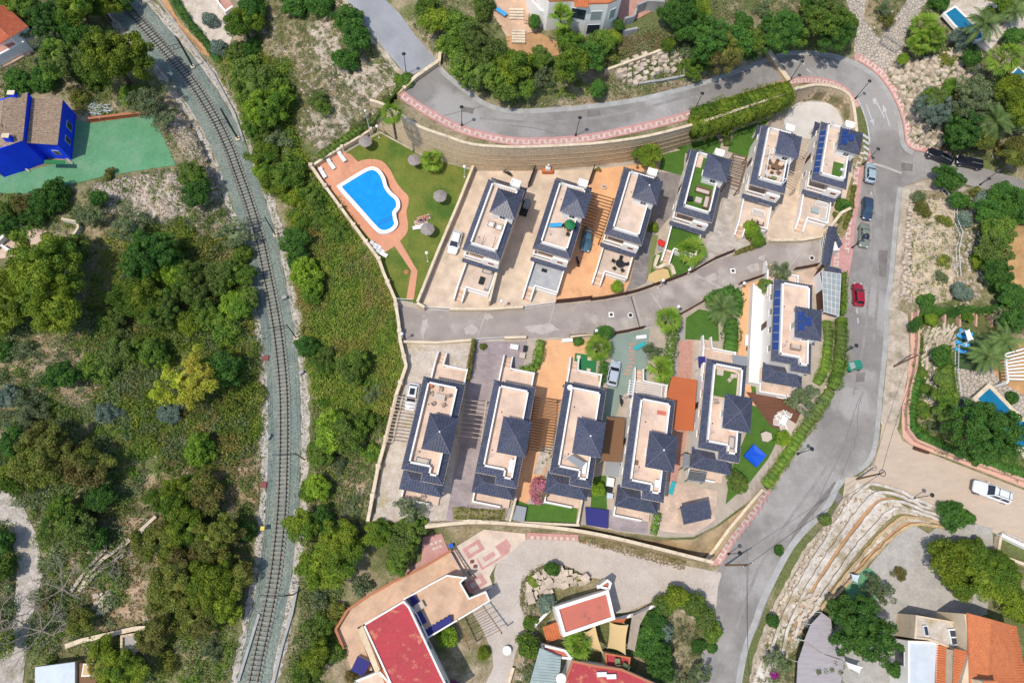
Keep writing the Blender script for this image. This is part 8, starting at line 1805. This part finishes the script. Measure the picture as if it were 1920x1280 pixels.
def palm_data(kind,seed):
 r=random.Random(seed);V=[];Qs=[]
 def q(a,b,c,d):n=len(V);V.extend([a,b,c,d]);Qs.append((n,n+1,n+2,n+3))
 if kind=='fan':
  for i in range(40):
   a=r.uniform(0,2*PI);el=r.uniform(-.45,1.5);l=r.uniform(.55,.95);d=Vector((math.cos(a)*math.cos(el),math.sin(a)*math.cos(el),math.sin(el)));c=d*l
   side=d.cross(Vector((0,0,1))).normalized();up=side.cross(d)
   for k in range(8):
    t=(k-3.5)/4*1.1;e=(d*math.cos(t)+side*math.sin(t));tip=c+e*r.uniform(.6,1.0)-Vector((0,0,.2+.12*abs(t)));w=e.cross(up).normalized()*.06
    m_=c+(tip-c)*.55;q(tuple(c),tuple(m_+w),tuple(tip),tuple(m_-w))
   w=side*.02;q(tuple(d*.1+w),tuple(c+w),tuple(c-w),tuple(d*.1-w))
 else:
  for i in range(30):
   a=2*PI*i/30+r.uniform(-.12,.12);el=r.uniform(.05,1.15)if i%2 else r.uniform(-.2,.6);L_=r.uniform(1.9,2.5);p=Vector((0,0,0));d=Vector((math.cos(a)*math.cos(el),math.sin(a)*math.cos(el),math.sin(el)));side=Vector((-math.sin(a),math.cos(a),0));n=13
   for k in range(n):
    p2=p+d*(L_/n);f=k/n;ll=.36*math.sin(PI*min(1,.18+f*.86))+.06
    for s in(-1,1):
     for h in(0,.5):
      b0=p.lerp(p2,h);tip=b0+side*s*ll+d*ll*.55-Vector((0,0,.10));w=d*.038;q(tuple(b0-w),tuple(b0+w),tuple(tip+w*.3),tuple(tip-w*.3))
    w=side*.03;q(tuple(p+w),tuple(p2+w),tuple(p2-w),tuple(p-w));p=p2;d=(d-Vector((0,0,.105))).normalized()
 return fast_mesh('crown',np.array([tuple(v)for v in V]),np.array(Qs),'leaf_palm' if kind=='fan' else 'leaf_date')
PD={('fan',0):palm_data('fan',1),('fan',1):palm_data('fan',2),('date',0):palm_data('date',3),('date',1):palm_data('date',4)}
for i,(u,v,rpx,kind,h,lab)in enumerate(((735,213,20,'fan',6.0,'tall fan palm leaning over the pool garden corner'),(810,300,20,'fan',2.2,'short fan palm on the pool lawn beneath the retaining wall'),(1053,28,22,'fan',4.2,'fan palm in front of the large white house'),(1295,470,27,'fan',2.0,'round fan palm on the turf garden of the turf roofed villa'),
  (1124,652,24,'fan',2.2,'fan palm at the head of the teal driveway'),(1252,598,24,'fan',3.4,'fan palm standing at the edge of the inner road'),(1240,690,24,'fan',2.2,'fan palm beside the white oleanders and orange awning'),(1354,577,40,'date',2.6,'spreading date palm on the corner of the small lawn'),
  (1085,1210,26,'fan',2.6,'round fan palm left of the tan shade sail'),(1882,640,40,'date',2.6,'upper date palm beside the blue loungers'),(1852,668,40,'date',3.2,'lower date palm beside the blue loungers'),(1868,228,44,'date',3.4,'blue-green date palm below the top right garden'),(1845,45,42,'date',4.6,'date palm shading the narrow top right pool'),
  (1730,50,26,'fan',3.4,'upper fan palm of the clump beside the paved ramp'),(1748,70,24,'fan',3.2,'lower fan palm of the clump beside the paved ramp'),(1727,78,22,'fan',2.6,'left fan palm of the clump beside the paved ramp'),(1885,108,28,'fan',4.8,'tall fan palm between the narrow pool and plunge pool'),(1905,20,26,'date',3.0,'date palm cut by the top right corner'),(1080,82,18,'fan',1.2,'short fan palm bush above the yellow pine'),(1868,400,16,'fan',1.6,'fan palm among dark trees at the right edge'))):
 z0=Zf(u,v);hh=h;x,y,_=P(u,v,z0+hh);r0=rpx*pxsize(u,v,z0+hh);t=thing('palm_tree',lab,'palm tree',(x,y,z0),rng.uniform(0,6));c=bpy.data.objects.new('crown',PD[(kind,i%2)]);COL.objects.link(c);c.parent=t
 s=r0/(1.35 if kind=='fan' else 2.35);c.scale=(s,s,s);c.location=(0,0,hh);b=MB();k=6
 for j in range(k):b.tube((0,0,hh*j/k-(.3 if j==0 else 0)),(0,0,hh*(j+1)/k),.24-.01*j,.17-.01*j,8)
 obj('trunk',b,'bark',t)
 if kind=='date':b=MB();[b.tube((0,0,0),(math.cos(q_)*.5,math.sin(q_)*.5,.5),.05,.03,4)for q_ in[n*.9 for n in range(7)]];o_=obj('fruit_stalk',b,'awning_orange',t);o_.location=(0,0,hh-.1)
def cone_data(seed):
 r=np.random.default_rng(seed);n=1500;z=r.random(n)**.8*4.2;a=r.uniform(0,6.283,n);rad=.52*(1-z/4.4)**.7*(.8+.25*r.random(n))+.05
 C=np.stack([np.cos(a)*rad,np.sin(a)*rad,z+.2],1);N=np.stack([np.cos(a),np.sin(a),np.full(n,.6)],1);V,Q=leaf_quads(C,N,.24,r);return fast_mesh('crown',V,Q,'leaf_dark')
cd=cone_data(5);ctr=MB();ctr.tube((0,0,-.3),(0,0,3.2),.1,.03,6);ctd=ctr.data('trunk','bark')
ordn=['first','second','third','fourth','fifth','sixth','seventh','eighth','ninth','tenth','eleventh','twelfth','thirteenth']
for i in range(13):
 u,v=1722+i*12.5,592+(i%3)-i*.4;t=thing('cypress_tree','slim dark cypress, %s from the left in the row above the pink buttresses'%ordn[i],'cypress',G(u,v),i,'row of cypresses');c=bpy.data.objects.new('crown',cd);COL.objects.link(c);c.parent=t;s=rng.uniform(.75,1.0);c.scale=(s,s,s);c=bpy.data.objects.new('trunk',ctd);COL.objects.link(c);c.parent=t
for u,v,r0,s_,lab in((132,1105,4.2,1,'bare grey leafless tree beside the white dirt track'),(95,1180,5.2,2,'large bare leafless tree leaning over the dirt track near the shed'),(15,1165,3.5,3,'bare leafless tree at the left edge near the dirt track'),(225,1050,2.4,4,'small bare tree on the dry stone terraces'),(395,1040,2.6,5,'half bare pale tree among the brownish pines')):
 rr=random.Random(s_);t=thing('bare_tree',lab,'tree',G(u,v),rr.uniform(0,6));b=MB();b.tube((0,0,-.3),(.1,.1,r0*.5),.16,.12,7);obj('trunk',b,'bark_pale',t)
 def limb(b,p,d,l,r,k):
  q=p+d*l;b.tube(tuple(p),tuple(q),r,r*.65,4 if k else 5,cap=False)
  if k>0:
   for _ in range(3):dd=(d+Vector((rr.uniform(-.75,.75),rr.uniform(-.75,.75),rr.uniform(-.15,.4)))).normalized();limb(b,q,dd,l*rr.uniform(.6,.85),r*.6,k-1)
 for i in range(6):a=2*PI*i/6+rr.uniform(-.3,.3);b=MB();limb(b,Vector((.1,.1,r0*.45)),Vector((math.cos(a),math.sin(a),.45)).normalized(),r0*.42,.09,3);obj('branch',b,'bark_pale',t)
def hedge(label,px,w,h,leaf,name='hedge',dens_=1.0,step=8,flower=None,cat='hedge'):
 pts=wpts(px,step);o=pts[0];t=thing(name,label,cat,o);r=np.random.default_rng(len(USED)+int(px[0][0]));A=np.array(pts)-np.array(o);Ls=np.linalg.norm(np.diff(A,axis=0),axis=1);tot=Ls.sum();n=int(tot*(w+2*h)*30*dens_)
 s=r.random(n)*tot;cum=np.concatenate([[0],np.cumsum(Ls)]);i=np.clip(np.searchsorted(cum,s,'right')-1,0,len(Ls)-1);f=(s-cum[i])/np.maximum(Ls[i],1e-6);c=A[i]+(A[i+1]-A[i])*f[:,None];d=(A[i+1]-A[i])/np.maximum(Ls[i],1e-6)[:,None];nn=np.stack([-d[:,1],d[:,0]],1)
 th=r.uniform(-.15,PI+.15,n);kk=r.uniform(.72,1.25,int(tot)*2+4);bump_=np.interp(s+.4*np.sin(th*3),np.arange(len(kk))*.6,kk)*(1+.12*np.sin(th*4+s))+r.normal(0,.07,n);ex=np.cos(th);ez=np.sin(th);ex=np.sign(ex)*np.abs(ex)**.6;ez=np.sign(ez)*np.abs(ez)**.6
 C=c.copy();C[:,0]+=nn[:,0]*ex*w/2*bump_;C[:,1]+=nn[:,1]*ex*w/2*bump_;C[:,2]+=np.maximum(0.02,ez*h*bump_);N=np.stack([nn[:,0]*ex,nn[:,1]*ex,ez+.2],1)
 V,Q=leaf_quads(C,N,.24,r);k=len(V);core=MB()
 for a_,b_ in zip(A,A[1:]):
  if h>.5:core.obox(a_,b_,w*.72,a_[2]-.2,a_[2]+h*.72,b_[2]-.2,b_[2]+h*.72)
 if core.v:V=np.concatenate([V,np.array(core.v)]);Q=np.concatenate([Q,tri4(core.f)+k])
 obj('foliage',fast_mesh('foliage',V,Q,leaf),None,t)
 if flower:
  m_=r.random(n)<.14;V,Q=leaf_quads(C[m_]+N[m_]*.08,N[m_],.26,r);obj('blossom',fast_mesh('blossom',V,Q,flower),None,t)
 b=MB();
 for(p,d_)in resample([tuple(q)for q in A],2.2):b=MB();b.tube((p[0],p[1],p[2]-.2),(p[0],p[1],p[2]+h*.6),.05,n=5);obj('stem',b,'bark',t)
 return t
hedge('wide climbing hedge over the retaining wall below the upper road',[(1291,248),(1330,240),(1375,224),(1420,210),(1472,190)],3.8,3.4,'leaf_pine',step=10)
hedge('upper part of the climbing hedge hanging at the upper pavement',[(1298,222),(1350,206),(1400,191),(1450,177),(1478,170)],3.0,1.7,'leaf_pine',step=10)
hedge('narrow trailing bush on the left end of the climbing hedge',[(1353,240),(1360,256),(1362,275)],1.3,1.2,'leaf_mid')
hedge('dense green hedge outside the pool deck wall',[(600,300),(640,272),(680,244),(704,226),(722,204),(728,190)],1.7,1.4,'leaf_mid')
hedge('tall roadside hedge along the road-corner villa',[(1573,600),(1572,650),(1566,700),(1556,730)],1.9,1.8,'leaf_mid');hedge('lower roadside hedge curving down to the striped pavement',[(1553,735),(1532,768),(1508,800),(1484,836),(1458,875),(1432,912)],1.9,1.4,'leaf_mid')
hedge('thin hedge between glazed canopy and striped pavement',[(1577,516),(1578,560),(1576,592)],.6,1.6,'leaf_mid');hedge('shrubbery strip behind the road-corner villa turret',[(1548,604),(1552,640),(1545,690),(1530,720)],1.6,1.0,'leaf_mid')
hedge('dark clipped hedge block beside the narrow orange driveway',[(1366,600),(1370,630),(1366,660)],2.6,1.4,'leaf_dark');hedge('curved hedge under the date palm along the brown fence',[(1322,566),(1345,552),(1375,545),(1384,560),(1378,592)],1.7,1.0,'leaf_dark')
hedge('thin yellow-green hedge between gravel drive and violet driveway',[(888,640),(884,670),(876,714)],.7,1.6,'leaf_brown');hedge('green hedge at the road corner of the second lower garden',[(1014,640),(1010,670),(1003,692),(975,698)],1.4,.9,'leaf_mid')
hedge('dark narrow hedge beside the fan palm and silver car',[(1131,680),(1128,706),(1122,722)],1.2,1.1,'leaf_dark');hedge('white flowering oleander hedge between teal driveway and grey path',[(1262,612),(1258,640),(1252,670),(1242,700),(1256,722)],1.7,1.6,'leaf_mid',flower='leaf_white',cat='flowering hedge')
hedge('white flowering hedge between violet patio and beige patio',[(1232,962),(1228,985),(1224,1002)],1.2,.9,'leaf_mid',flower='leaf_white',cat='flowering hedge');hedge('dark hedge strip following the inside of the scalloped pink wall',[(1724,700),(1712,740),(1706,775),(1708,800),(1725,818),(1760,836),(1800,852),(1860,870),(1925,893)],1.7,1.0,'leaf_dark')
hedge('low hedge along the pink wall near the leaning pole',[(1724,628),(1722,660),(1716,690)],1.0,.8,'leaf_mid');hedge('hedge along the earth strip right of the railway top',[(325,-5),(352,40),(385,80),(412,118)],1.4,1.1,'leaf_dark');hedge('leafy hedge column right of the stone slope',[(1768,650),(1772,700),(1778,745),(1772,775)],1.9,1.3,'leaf_mid')
hedge('trailing shrubs on the verge beside the portico',[(1600,350),(1594,395),(1582,430)],.8,.6,'leaf_brown');hedge('small hedge along the pale stone driveway fence',[(1378,476),(1405,466),(1434,456)],.8,.7,'leaf_brown');hedge('overgrown strip behind the second lower villa',[(852,962),(900,965),(945,966)],1.6,.5,'leaf_brown')
hedge('hedge arching along the white wall beside the parking exit',[(1226,1140),(1262,1126),(1296,1136),(1326,1166),(1344,1190)],1.8,2.0,'leaf_mid');hedge('grassy weeds along the foot of the ochre wall by the parking',[(1086,1008),(1150,1023),(1220,1042),(1285,1059)],1.3,.3,'leaf_dry',dens_=1.3);hedge('dry weeds along the north shoulder of the upper road',[(960,198),(1060,192),(1130,186),(1200,176),(1290,155),(1370,128)],1.0,.3,'leaf_dry',dens_=.6)
hedge('green vine over the pool garden corner wall',[(726,196),(735,184),(748,170)],1.2,1.0,'leaf_mid')
hedge('straggling weeds on the right rail path',offs(rail_c,39)[8:-6],1.0,.25,'leaf_scrub',dens_=.35);hedge('straggling weeds on the left rail path',offs(rail_c,-42)[8:-6],1.2,.25,'leaf_scrub',dens_=.35)
for i,(u,v)in enumerate(((468,300),(535,560),(566,700),(505,820),(556,960))):box_thing('trackside_box',['grey trackside box near the second mast','grey trackside box above the fourth mast','grey trackside box below the fourth mast','grey trackside box on the left rail path','grey trackside box near the yellow topped post'][i],'box',G(u,v),R(20*i),.7,.45,.7,'metal_grey','gutter')
# ------------------------------------------------------------------ uncountable ground cover
REGP=[p for n_,p,*_ in REG if n_ not in NATURAL]+[[(35,170),(150,180),(145,325),(0,330),(0,190)],[(625,1180),(760,1080),(930,1080),(940,1130),(860,1290),(660,1290)],[(1035,1100),(1160,1085),(1190,1180),(1250,1300),(985,1300),(1010,1200),(1050,1200)],[(1690,1150),(1925,1150),(1925,1300),(1680,1300)],[(985,-50),(1240,-50),(1240,40),(1180,65),(990,60)]]
def scatter(zone,n,seed):
 r=np.random.default_rng(seed);us=[p[0]for p in zone];vs=[p[1]for p in zone];u=r.uniform(min(us),max(us),n*3);v=r.uniform(min(vs),max(vs),n*3);k=inpoly(u,v,zone)
 for p in REGP:k&=~inpoly(u,v,p)
 u,v=u[k][:n],v[k][:n];return u,v
def cover(label,zone,n,leaf,size=.6,per=40,ls=.2,seed=1,name='undergrowth',hz=.72,mass=True,cat='undergrowth',patchy=None):
 u,v=scatter(zone,n,seed);r=np.random.default_rng(seed+50);x,y,z=Garr(u,v)
 if patchy:
  k=vnoise(x,y,patchy[0],seed+3)>patchy[1];x,y,z=x[k],y[k],z[k]
 m_=len(x)
 if not m_:return
 sz=size*r.uniform(.5,1.3,m_)*(1+.3*vnoise(x,y,4.0,seed));idx=np.repeat(np.arange(m_),per);k=len(idx);q=r.normal(size=(k,3));q[:,2]=np.abs(q[:,2])+.15;q/=np.linalg.norm(q,axis=1)[:,None]
 rad=(sz[idx]*(.6+.45*r.random(k)))[:,None];C=np.stack([x,y,z],1)[idx]+q*rad*np.array([1,1,hz]);V,Q=leaf_quads(C,q,ls,r)
 t=obj(name,fast_mesh(name,V,Q,leaf),None);tag(t,label,cat,None,'stuff');return t
LEFT=[(-40,355),(60,372),(200,336),(330,316),(300,240),(285,212),(140,222),(140,180),(-40,170),(-40,-40),(195,-40),(240,60),(320,150),(370,230),(400,310),(425,390),(455,460),(472,540),(484,640),(492,730),(493,870),(488,960),(478,1060),(455,1160),(438,1320),(-40,1320)]
cover('tangled low undergrowth covering the hillside left of the railway',LEFT,3600,'leaf_scrub',.6,22,.24,2,patchy=(7,-.25));cover('greener undergrowth between the trees left of the railway',[(200,430),(400,430),(470,520),(484,640),(492,800),(440,860),(330,860),(230,840),(180,760),(150,620)],1900,'leaf_carpet',.95,36,.25,3);cover('dark low bushes over the whole left hillside',LEFT,1300,'leaf_mid',1.0,44,.26,4,patchy=(9,-.05));cover('olive bushes mixed over the whole left hillside',LEFT,900,'leaf_olive',.9,38,.25,31,patchy=(8,-.1));cover('bright yellow-green bushes mixed over the left hillside',LEFT,800,'leaf_lime',.7,30,.24,32,patchy=(7,.1));cover('rust coloured creeper among the left hillside bushes',[(240,740),(340,740),(470,640),(492,760),(470,880),(330,870),(250,820)],500,'leaf_brown',.7,34,.22,33);cover('dry straw grass patches left of the railway',LEFT,2400,'leaf_dry',.32,12,.2,5,patchy=(6,.05),hz=.3)
cover('dense green and rust thicket carpet between railway and pool garden wall',[(560,380),(600,345),(650,400),(712,490),(738,560),(748,640),(758,690),(742,740),(730,780),(680,780),(590,770),(578,700),(566,620),(550,540),(540,470),(545,420)],1700,'leaf_carpet',.9,50,.24,6,name='thicket',hz=.95);cover('bright sprays of leaves in the thicket beside the railway path',[(560,380),(650,400),(738,560),(750,690),(700,780),(590,770),(566,620),(545,440)],520,'leaf_lime',.6,36,.22,34,name='thicket',patchy=(5,-.2));cover('darker leafy layer in the thicket beside the pool garden wall',[(600,440),(700,500),(742,640),(750,700),(720,760),(600,750),(580,640),(560,500)],420,'leaf_mid',1.0,60,.25,7,name='thicket')
cover('green bushes on the bank right of the upper railway',[(420,90),(520,110),(545,200),(560,280),(600,310),(585,320),(640,400),(570,430),(545,420),(520,350),(490,300),(465,250),(430,180),(405,120)],1100,'leaf_carpet',.85,36,.25,8)
cover('bushes on the slope right of the lower railway',[(585,760),(735,780),(715,870),(690,980),(640,1100),(600,1290),(540,1290),(560,1150),(578,1050),(585,900)],1000,'leaf_scrub',.75,28,.24,9);cover('green weeds on the slope right of the lower railway',[(585,760),(735,780),(715,870),(690,980),(640,1100),(600,1290),(540,1290),(560,1150),(578,1050),(585,900)],500,'leaf_mid',.85,34,.25,10)
BARE=[(455,-40),(640,-40),(655,20),(700,85),(755,145),(745,175),(715,195),(690,235),(640,262),(600,290),(560,250),(545,180),(530,110),(470,80)]
cover('olive tufts dotted over the bare rocky slope left of the upper road',BARE,900,'leaf_scrub',.6,60,.17,11,name='tufts',hz=.7);cover('dry tufts dotted over the bare rocky slope',BARE,800,'leaf_dry',.35,20,.16,12,name='tufts')
cover('bushes on the bank above the upper road',[(735,-40),(985,-40),(990,70),(1160,70),(1240,45),(1240,-40),(1600,-40),(1600,100),(1515,92),(1440,104),(1335,140),(1185,180),(1050,196),(950,196),(880,164),(825,110),(780,60)],2000,'leaf_scrub',.7,24,.24,13,patchy=(6,-.2));cover('dark undergrowth on the bank above the upper road',[(780,-10),(960,60),(1060,90),(1160,100),(1280,80),(1440,40),(1590,40),(1600,95),(1515,90),(1440,100),(1335,135),(1050,190),(950,190),(880,160)],800,'leaf_mid',.9,38,.25,14,patchy=(6,0));cover('orange dry grass below the large white house',[(1150,70),(1240,60),(1255,95),(1180,115),(1140,110)],260,'leaf_dry',.45,30,.18,15,name='dry_grass')
RIGHT=[(1620,-40),(1965,-40),(1965,330),(1850,305),(1735,280),(1705,262),(1690,200),(1655,145),(1640,90)]
cover('scattered undergrowth of the gardens above the branch road',RIGHT,1100,'leaf_scrub',.6,24,.23,16);cover('dark green undergrowth of the gardens above the branch road',RIGHT,600,'leaf_dark',.8,44,.2,17,patchy=(5,0.1))
RIGHT2=[(1700,360),(1830,355),(1965,395),(1965,930),(1820,868),(1720,830),(1700,800),(1705,740),(1715,690),(1720,600),(1695,560),(1692,500),(1698,440)]
cover('sparse tufts on the rocky ground right of the main road',RIGHT2,1100,'leaf_scrub',.5,24,.2,18,name='tufts',patchy=(5,-.3));cover('green low plants among the rocks right of the main road',[(1720,600),(1790,640),(1790,780),(1965,880),(1965,925),(1720,825),(1705,790),(1710,700)],420,'leaf_mid',.6,36,.19,19);cover('dark green mass among the trees at the right edge',[(1830,360),(1965,390),(1965,620),(1880,620),(1850,520),(1835,440)],700,'leaf_dark',.8,44,.2,20)
cover('dry tufts on the terraced slope beside the lower road',[(1600,905),(1860,1000),(1690,990),(1560,1110),(1500,1200),(1420,1290),(1400,1290),(1450,1130)],420,'leaf_dry',.32,20,.17,21,name='tufts');cover('green weeds around the parking island',[(985,1060),(1120,1070),(1040,1110),(1030,1200),(990,1290),(965,1290),(985,1180),(975,1110)],260,'leaf_scrub',.45,30,.18,22);cover('weeds by the lower road beside the arching hedge',[(1250,1150),(1330,1180),(1310,1290),(1250,1290)],160,'leaf_scrub',.5,30,.18,23)
cover('weeds in the garden beds at the bottom right',[(1440,1180),(1560,1130),(1600,1100),(1560,1290),(1420,1290)],420,'leaf_scrub',.45,26,.18,24)
cover('short grass of the pool garden',[(712,250),(792,293),(885,320),(783,570),(742,560),(716,500),(765,440),(768,380),(740,330),(690,300)],0,'leaf_scrub')if False else None
cover('rust and straw coloured dry grass on the lower left slope',[(120,950),(310,950),(310,1180),(130,1190)],500,'leaf_dry',.45,26,.2,90,name='dry_grass');cover('dry brown grass beside the ochre patches left of the railway',[(300,860),(490,850),(486,960),(280,950)],350,'leaf_dry',.4,24,.2,91,name='dry_grass')
DEN=[(250,440),(330,400),(430,390),(460,460),(474,540),(486,640),(494,760),(470,860),(400,880),(330,860),(240,820),(190,700),(200,600)]
for i,(z,n,lf,lb)in enumerate(((DEN,210,'leaf_mid','tall mid green bushes massed left of the railway'),(DEN,130,'leaf_olive','tall olive bushes massed left of the railway'),(DEN,90,'leaf_pine','tall yellow-green bushes massed left of the railway'),(DEN,90,'leaf_carpet','tall rust-green bushes massed left of the railway'),
 ([(560,380),(650,400),(738,560),(750,690),(700,780),(590,770),(566,620),(545,440)],90,'leaf_carpet','rounded mounds of bushes in the thicket'),([(560,380),(650,400),(738,560),(750,690),(700,780),(590,770),(566,620),(545,440)],60,'leaf_mid','darker mounds of bushes in the thicket'),
 ([(-40,600),(200,600),(240,820),(300,900),(200,1200),(-40,1200)],170,'leaf_olive','olive bushes massed on the lower left hillside'),([(-40,600),(200,600),(240,820),(480,900),(440,1280),(200,1280),(-40,1200)],160,'leaf_mid','mid green bushes massed on the lower left hillside'),([(430,100),(540,110),(560,280),(640,400),(560,430),(465,250)],90,'leaf_mid','taller bushes on the bank right of the upper railway'),([(430,100),(540,110),(560,280),(640,400),(560,430),(465,250)],60,'leaf_pine','taller yellow-green bushes on the bank right of the upper railway'))):
 cover(lb,z,n,lf,1.7 if 'thicket' not in lb else 1.4,190,.27,60+i,name='bush_mass',hz=.85)
SUR=[]
for i,z in enumerate(([(-700,-450),(2600,-450),(2600,-45),(-700,-45)],[(-700,-45),(-45,-45),(-45,1325),(-700,1325)],[(1970,-45),(2600,-45),(2600,1325),(1970,1325)],[(-700,1330),(2600,1330),(2600,1850),(-700,1850)])):cover(['bushes beyond the top of the picture','bushes beyond the left of the picture','bushes beyond the right of the picture','bushes beyond the bottom of the picture'][i],z,500,'leaf_mid',2.4,44,.7,40+i)
# ------------------------------------------------------------------ rocks
def rubble(label,zone,n,s0,s1,seed,m='rubble_rock',name='rubble',flat=.6,patchy=None):
 u,v=scatter(zone,n,seed);x,y,z=Garr(u,v);r=np.random.default_rng(seed);tm=[]
 for k in range(6):b=MB();b.rock((0,0,0),1,random.Random(seed*7+k),n=6,flat=flat);tm.append((np.array(b.v),[f for f in b.f if len(f)==4]))
 if patchy:k=vnoise(x,y,patchy[0],seed+3)>patchy[1];x,y,z=x[k],y[k],z[k]
 Vs,Qs,off=[],[],0
 for i in range(len(x)):
  V,f=tm[i%6];s=s0+(s1-s0)*r.random()**2.2;a=r.uniform(0,6.28);c,d=math.cos(a)*s,math.sin(a)*s;W=np.stack([V[:,0]*c-V[:,1]*d+x[i],V[:,0]*d+V[:,1]*c+y[i],V[:,2]*s+z[i]],1);Vs.append(W);Qs.append(np.array(f)+off);off+=len(V)
 t=obj(name,fast_mesh(name,np.concatenate(Vs),np.concatenate(Qs),m),None);tag(t,label,'rocks',None,'stuff')
rubble('pale stone rubble slope right of the green court',[(170,345),(300,320),(345,330),(400,350),(440,415),(400,450),(340,450),(250,410),(190,395)],2300,.12,.55,1)
rubble('pale stones along the left side of the upper railway',[(300,210),(345,200),(390,290),(430,390),(400,400),(350,300)],900,.1,.4,2);rubble('pale stones scattered over the bare rocky slope',BARE,1500,.08,.45,3,patchy=(4,-.2));rubble('small stones between the left hillside bushes',LEFT,1500,.08,.35,4,patchy=(6,.1))
rubble('pale broken rock of the cutting right of the main road',[(1695,365),(1790,375),(1790,560),(1700,570),(1690,520),(1698,440)],1300,.08,.42,5,'rubble_rock');rubble('pale broken rock among the shrubs further right of the cutting',[(1790,375),(1860,400),(1840,560),(1790,580)],500,.12,.5,6);rubble('stones on the terraced slope beside the lower road',[(1600,905),(1760,975),(1690,990),(1560,1110),(1500,1200),(1400,1290),(1450,1130),(1540,990)],900,.07,.28,7,'rubble_rock');rubble('small stones in the gardens above the branch road',RIGHT,700,.1,.4,8);rubble('stones in the rock bank above the upper road',[(1165,100),(1290,90),(1310,150),(1180,165)],300,.1,.4,9);rubble('stones of the slope right of the lower railway',[(585,760),(735,790),(700,980),(600,1100)],500,.08,.35,10);rubble('stones around the parking island',[(975,1060),(1110,1060),(1110,1110),(1030,1110),(980,1290),(960,1290),(985,1180),(972,1120)],420,.1,.4,11)
STD={}
def rockery(label,zone,n,sx,sy,sz,seed,m,mind,name='rockery',rot=.3,lattice=None):
 """individual stones, each an object"""
 u0=sum(p[0]for p in zone)/len(zone);v0=sum(p[1]for p in zone)/len(zone);o=G(u0,v0);t=thing(name,label,'rocks',o);rr=random.Random(seed);ks=[]
 for k in range(6):b=MB();b.block((0,0,0),sx,sy,sz,rr);ks.append(b.data('stone',m))
 pts=[];U_,V_=scatter(zone,n*40,seed)
 for u,v in zip(U_.tolist(),V_.tolist()):
  if len(pts)>=n:break
  if any((u-a)**2+(v-b_)**2*1.5<mind**2 for a,b_ in pts):continue
  pts.append((u,v));x,y,z=G(u,v);s=bpy.data.objects.new('stone',ks[len(pts)%6]);COL.objects.link(s);s.parent=t;s.location=(x-o[0],y-o[1],z-o[2]+.05);s.rotation_euler=(rr.uniform(-.12,.12),rr.uniform(-.12,.12),rot+rr.gauss(0,.3));q=rr.uniform(.75,1.3);s.scale=(q,q,q)
rockery('big squared boulders of the rockery wall outside the bend',[(1668,120),(1700,125),(1760,105),(1800,100),(1830,130),(1800,160),(1760,175),(1725,235),(1760,245),(1765,275),(1715,268),(1705,240),(1690,195),(1665,150)],210,1.05,.85,.6,1,'stone',8.2,rot=-.5)
rockery('white boulders piled on the bank above the upper road',[(1165,115),(1250,98),(1290,110),(1280,135),(1235,140),(1180,165),(1155,160)],48,1.0,.9,.7,2,'stone_white',9.5);rockery('ochre boulders of the island beside the gravel parking',[(1000,1075),(1045,1062),(1075,1075),(1105,1085),(1100,1108),(1045,1112),(1015,1110),(990,1130),(985,1100)],46,1.1,.9,.8,3,'stone_white',8.5,name='rock_island')
rockery('layered stone ledges on the slope beside the leaning pole',[(1722,620),(1790,610),(1785,660),(1755,680),(1750,760),(1735,770),(1728,700)],120,1.5,.45,.35,4,'stone',7.0,rot=.9);rockery('orange stones scattered down the road edge of the lower right slope',[(1590,930),(1600,935),(1540,1010),(1470,1130),(1440,1220),(1430,1210),(1465,1120),(1530,1010)],60,.6,.45,.35,5,'stone',6.5,rot=1.0)
rockery('fallen pale slabs beside the shade nets',[(1500,1110),(1540,1100),(1540,1140),(1500,1180),(1480,1200)],22,.9,.6,.4,6,'stone_white',8.5);rockery('rough stones along the foot of the road cutting on the east side',[(1692,370),(1712,372),(1706,450),(1700,560),(1686,560),(1692,450)],60,.7,.6,.45,7,'stone_white',6.5)
rockery('grey and black river stones of the small terrace at the left ruins',[(180,1115),(210,1108),(205,1150),(178,1152)],14,.8,.7,.5,8,'stone_white',8)
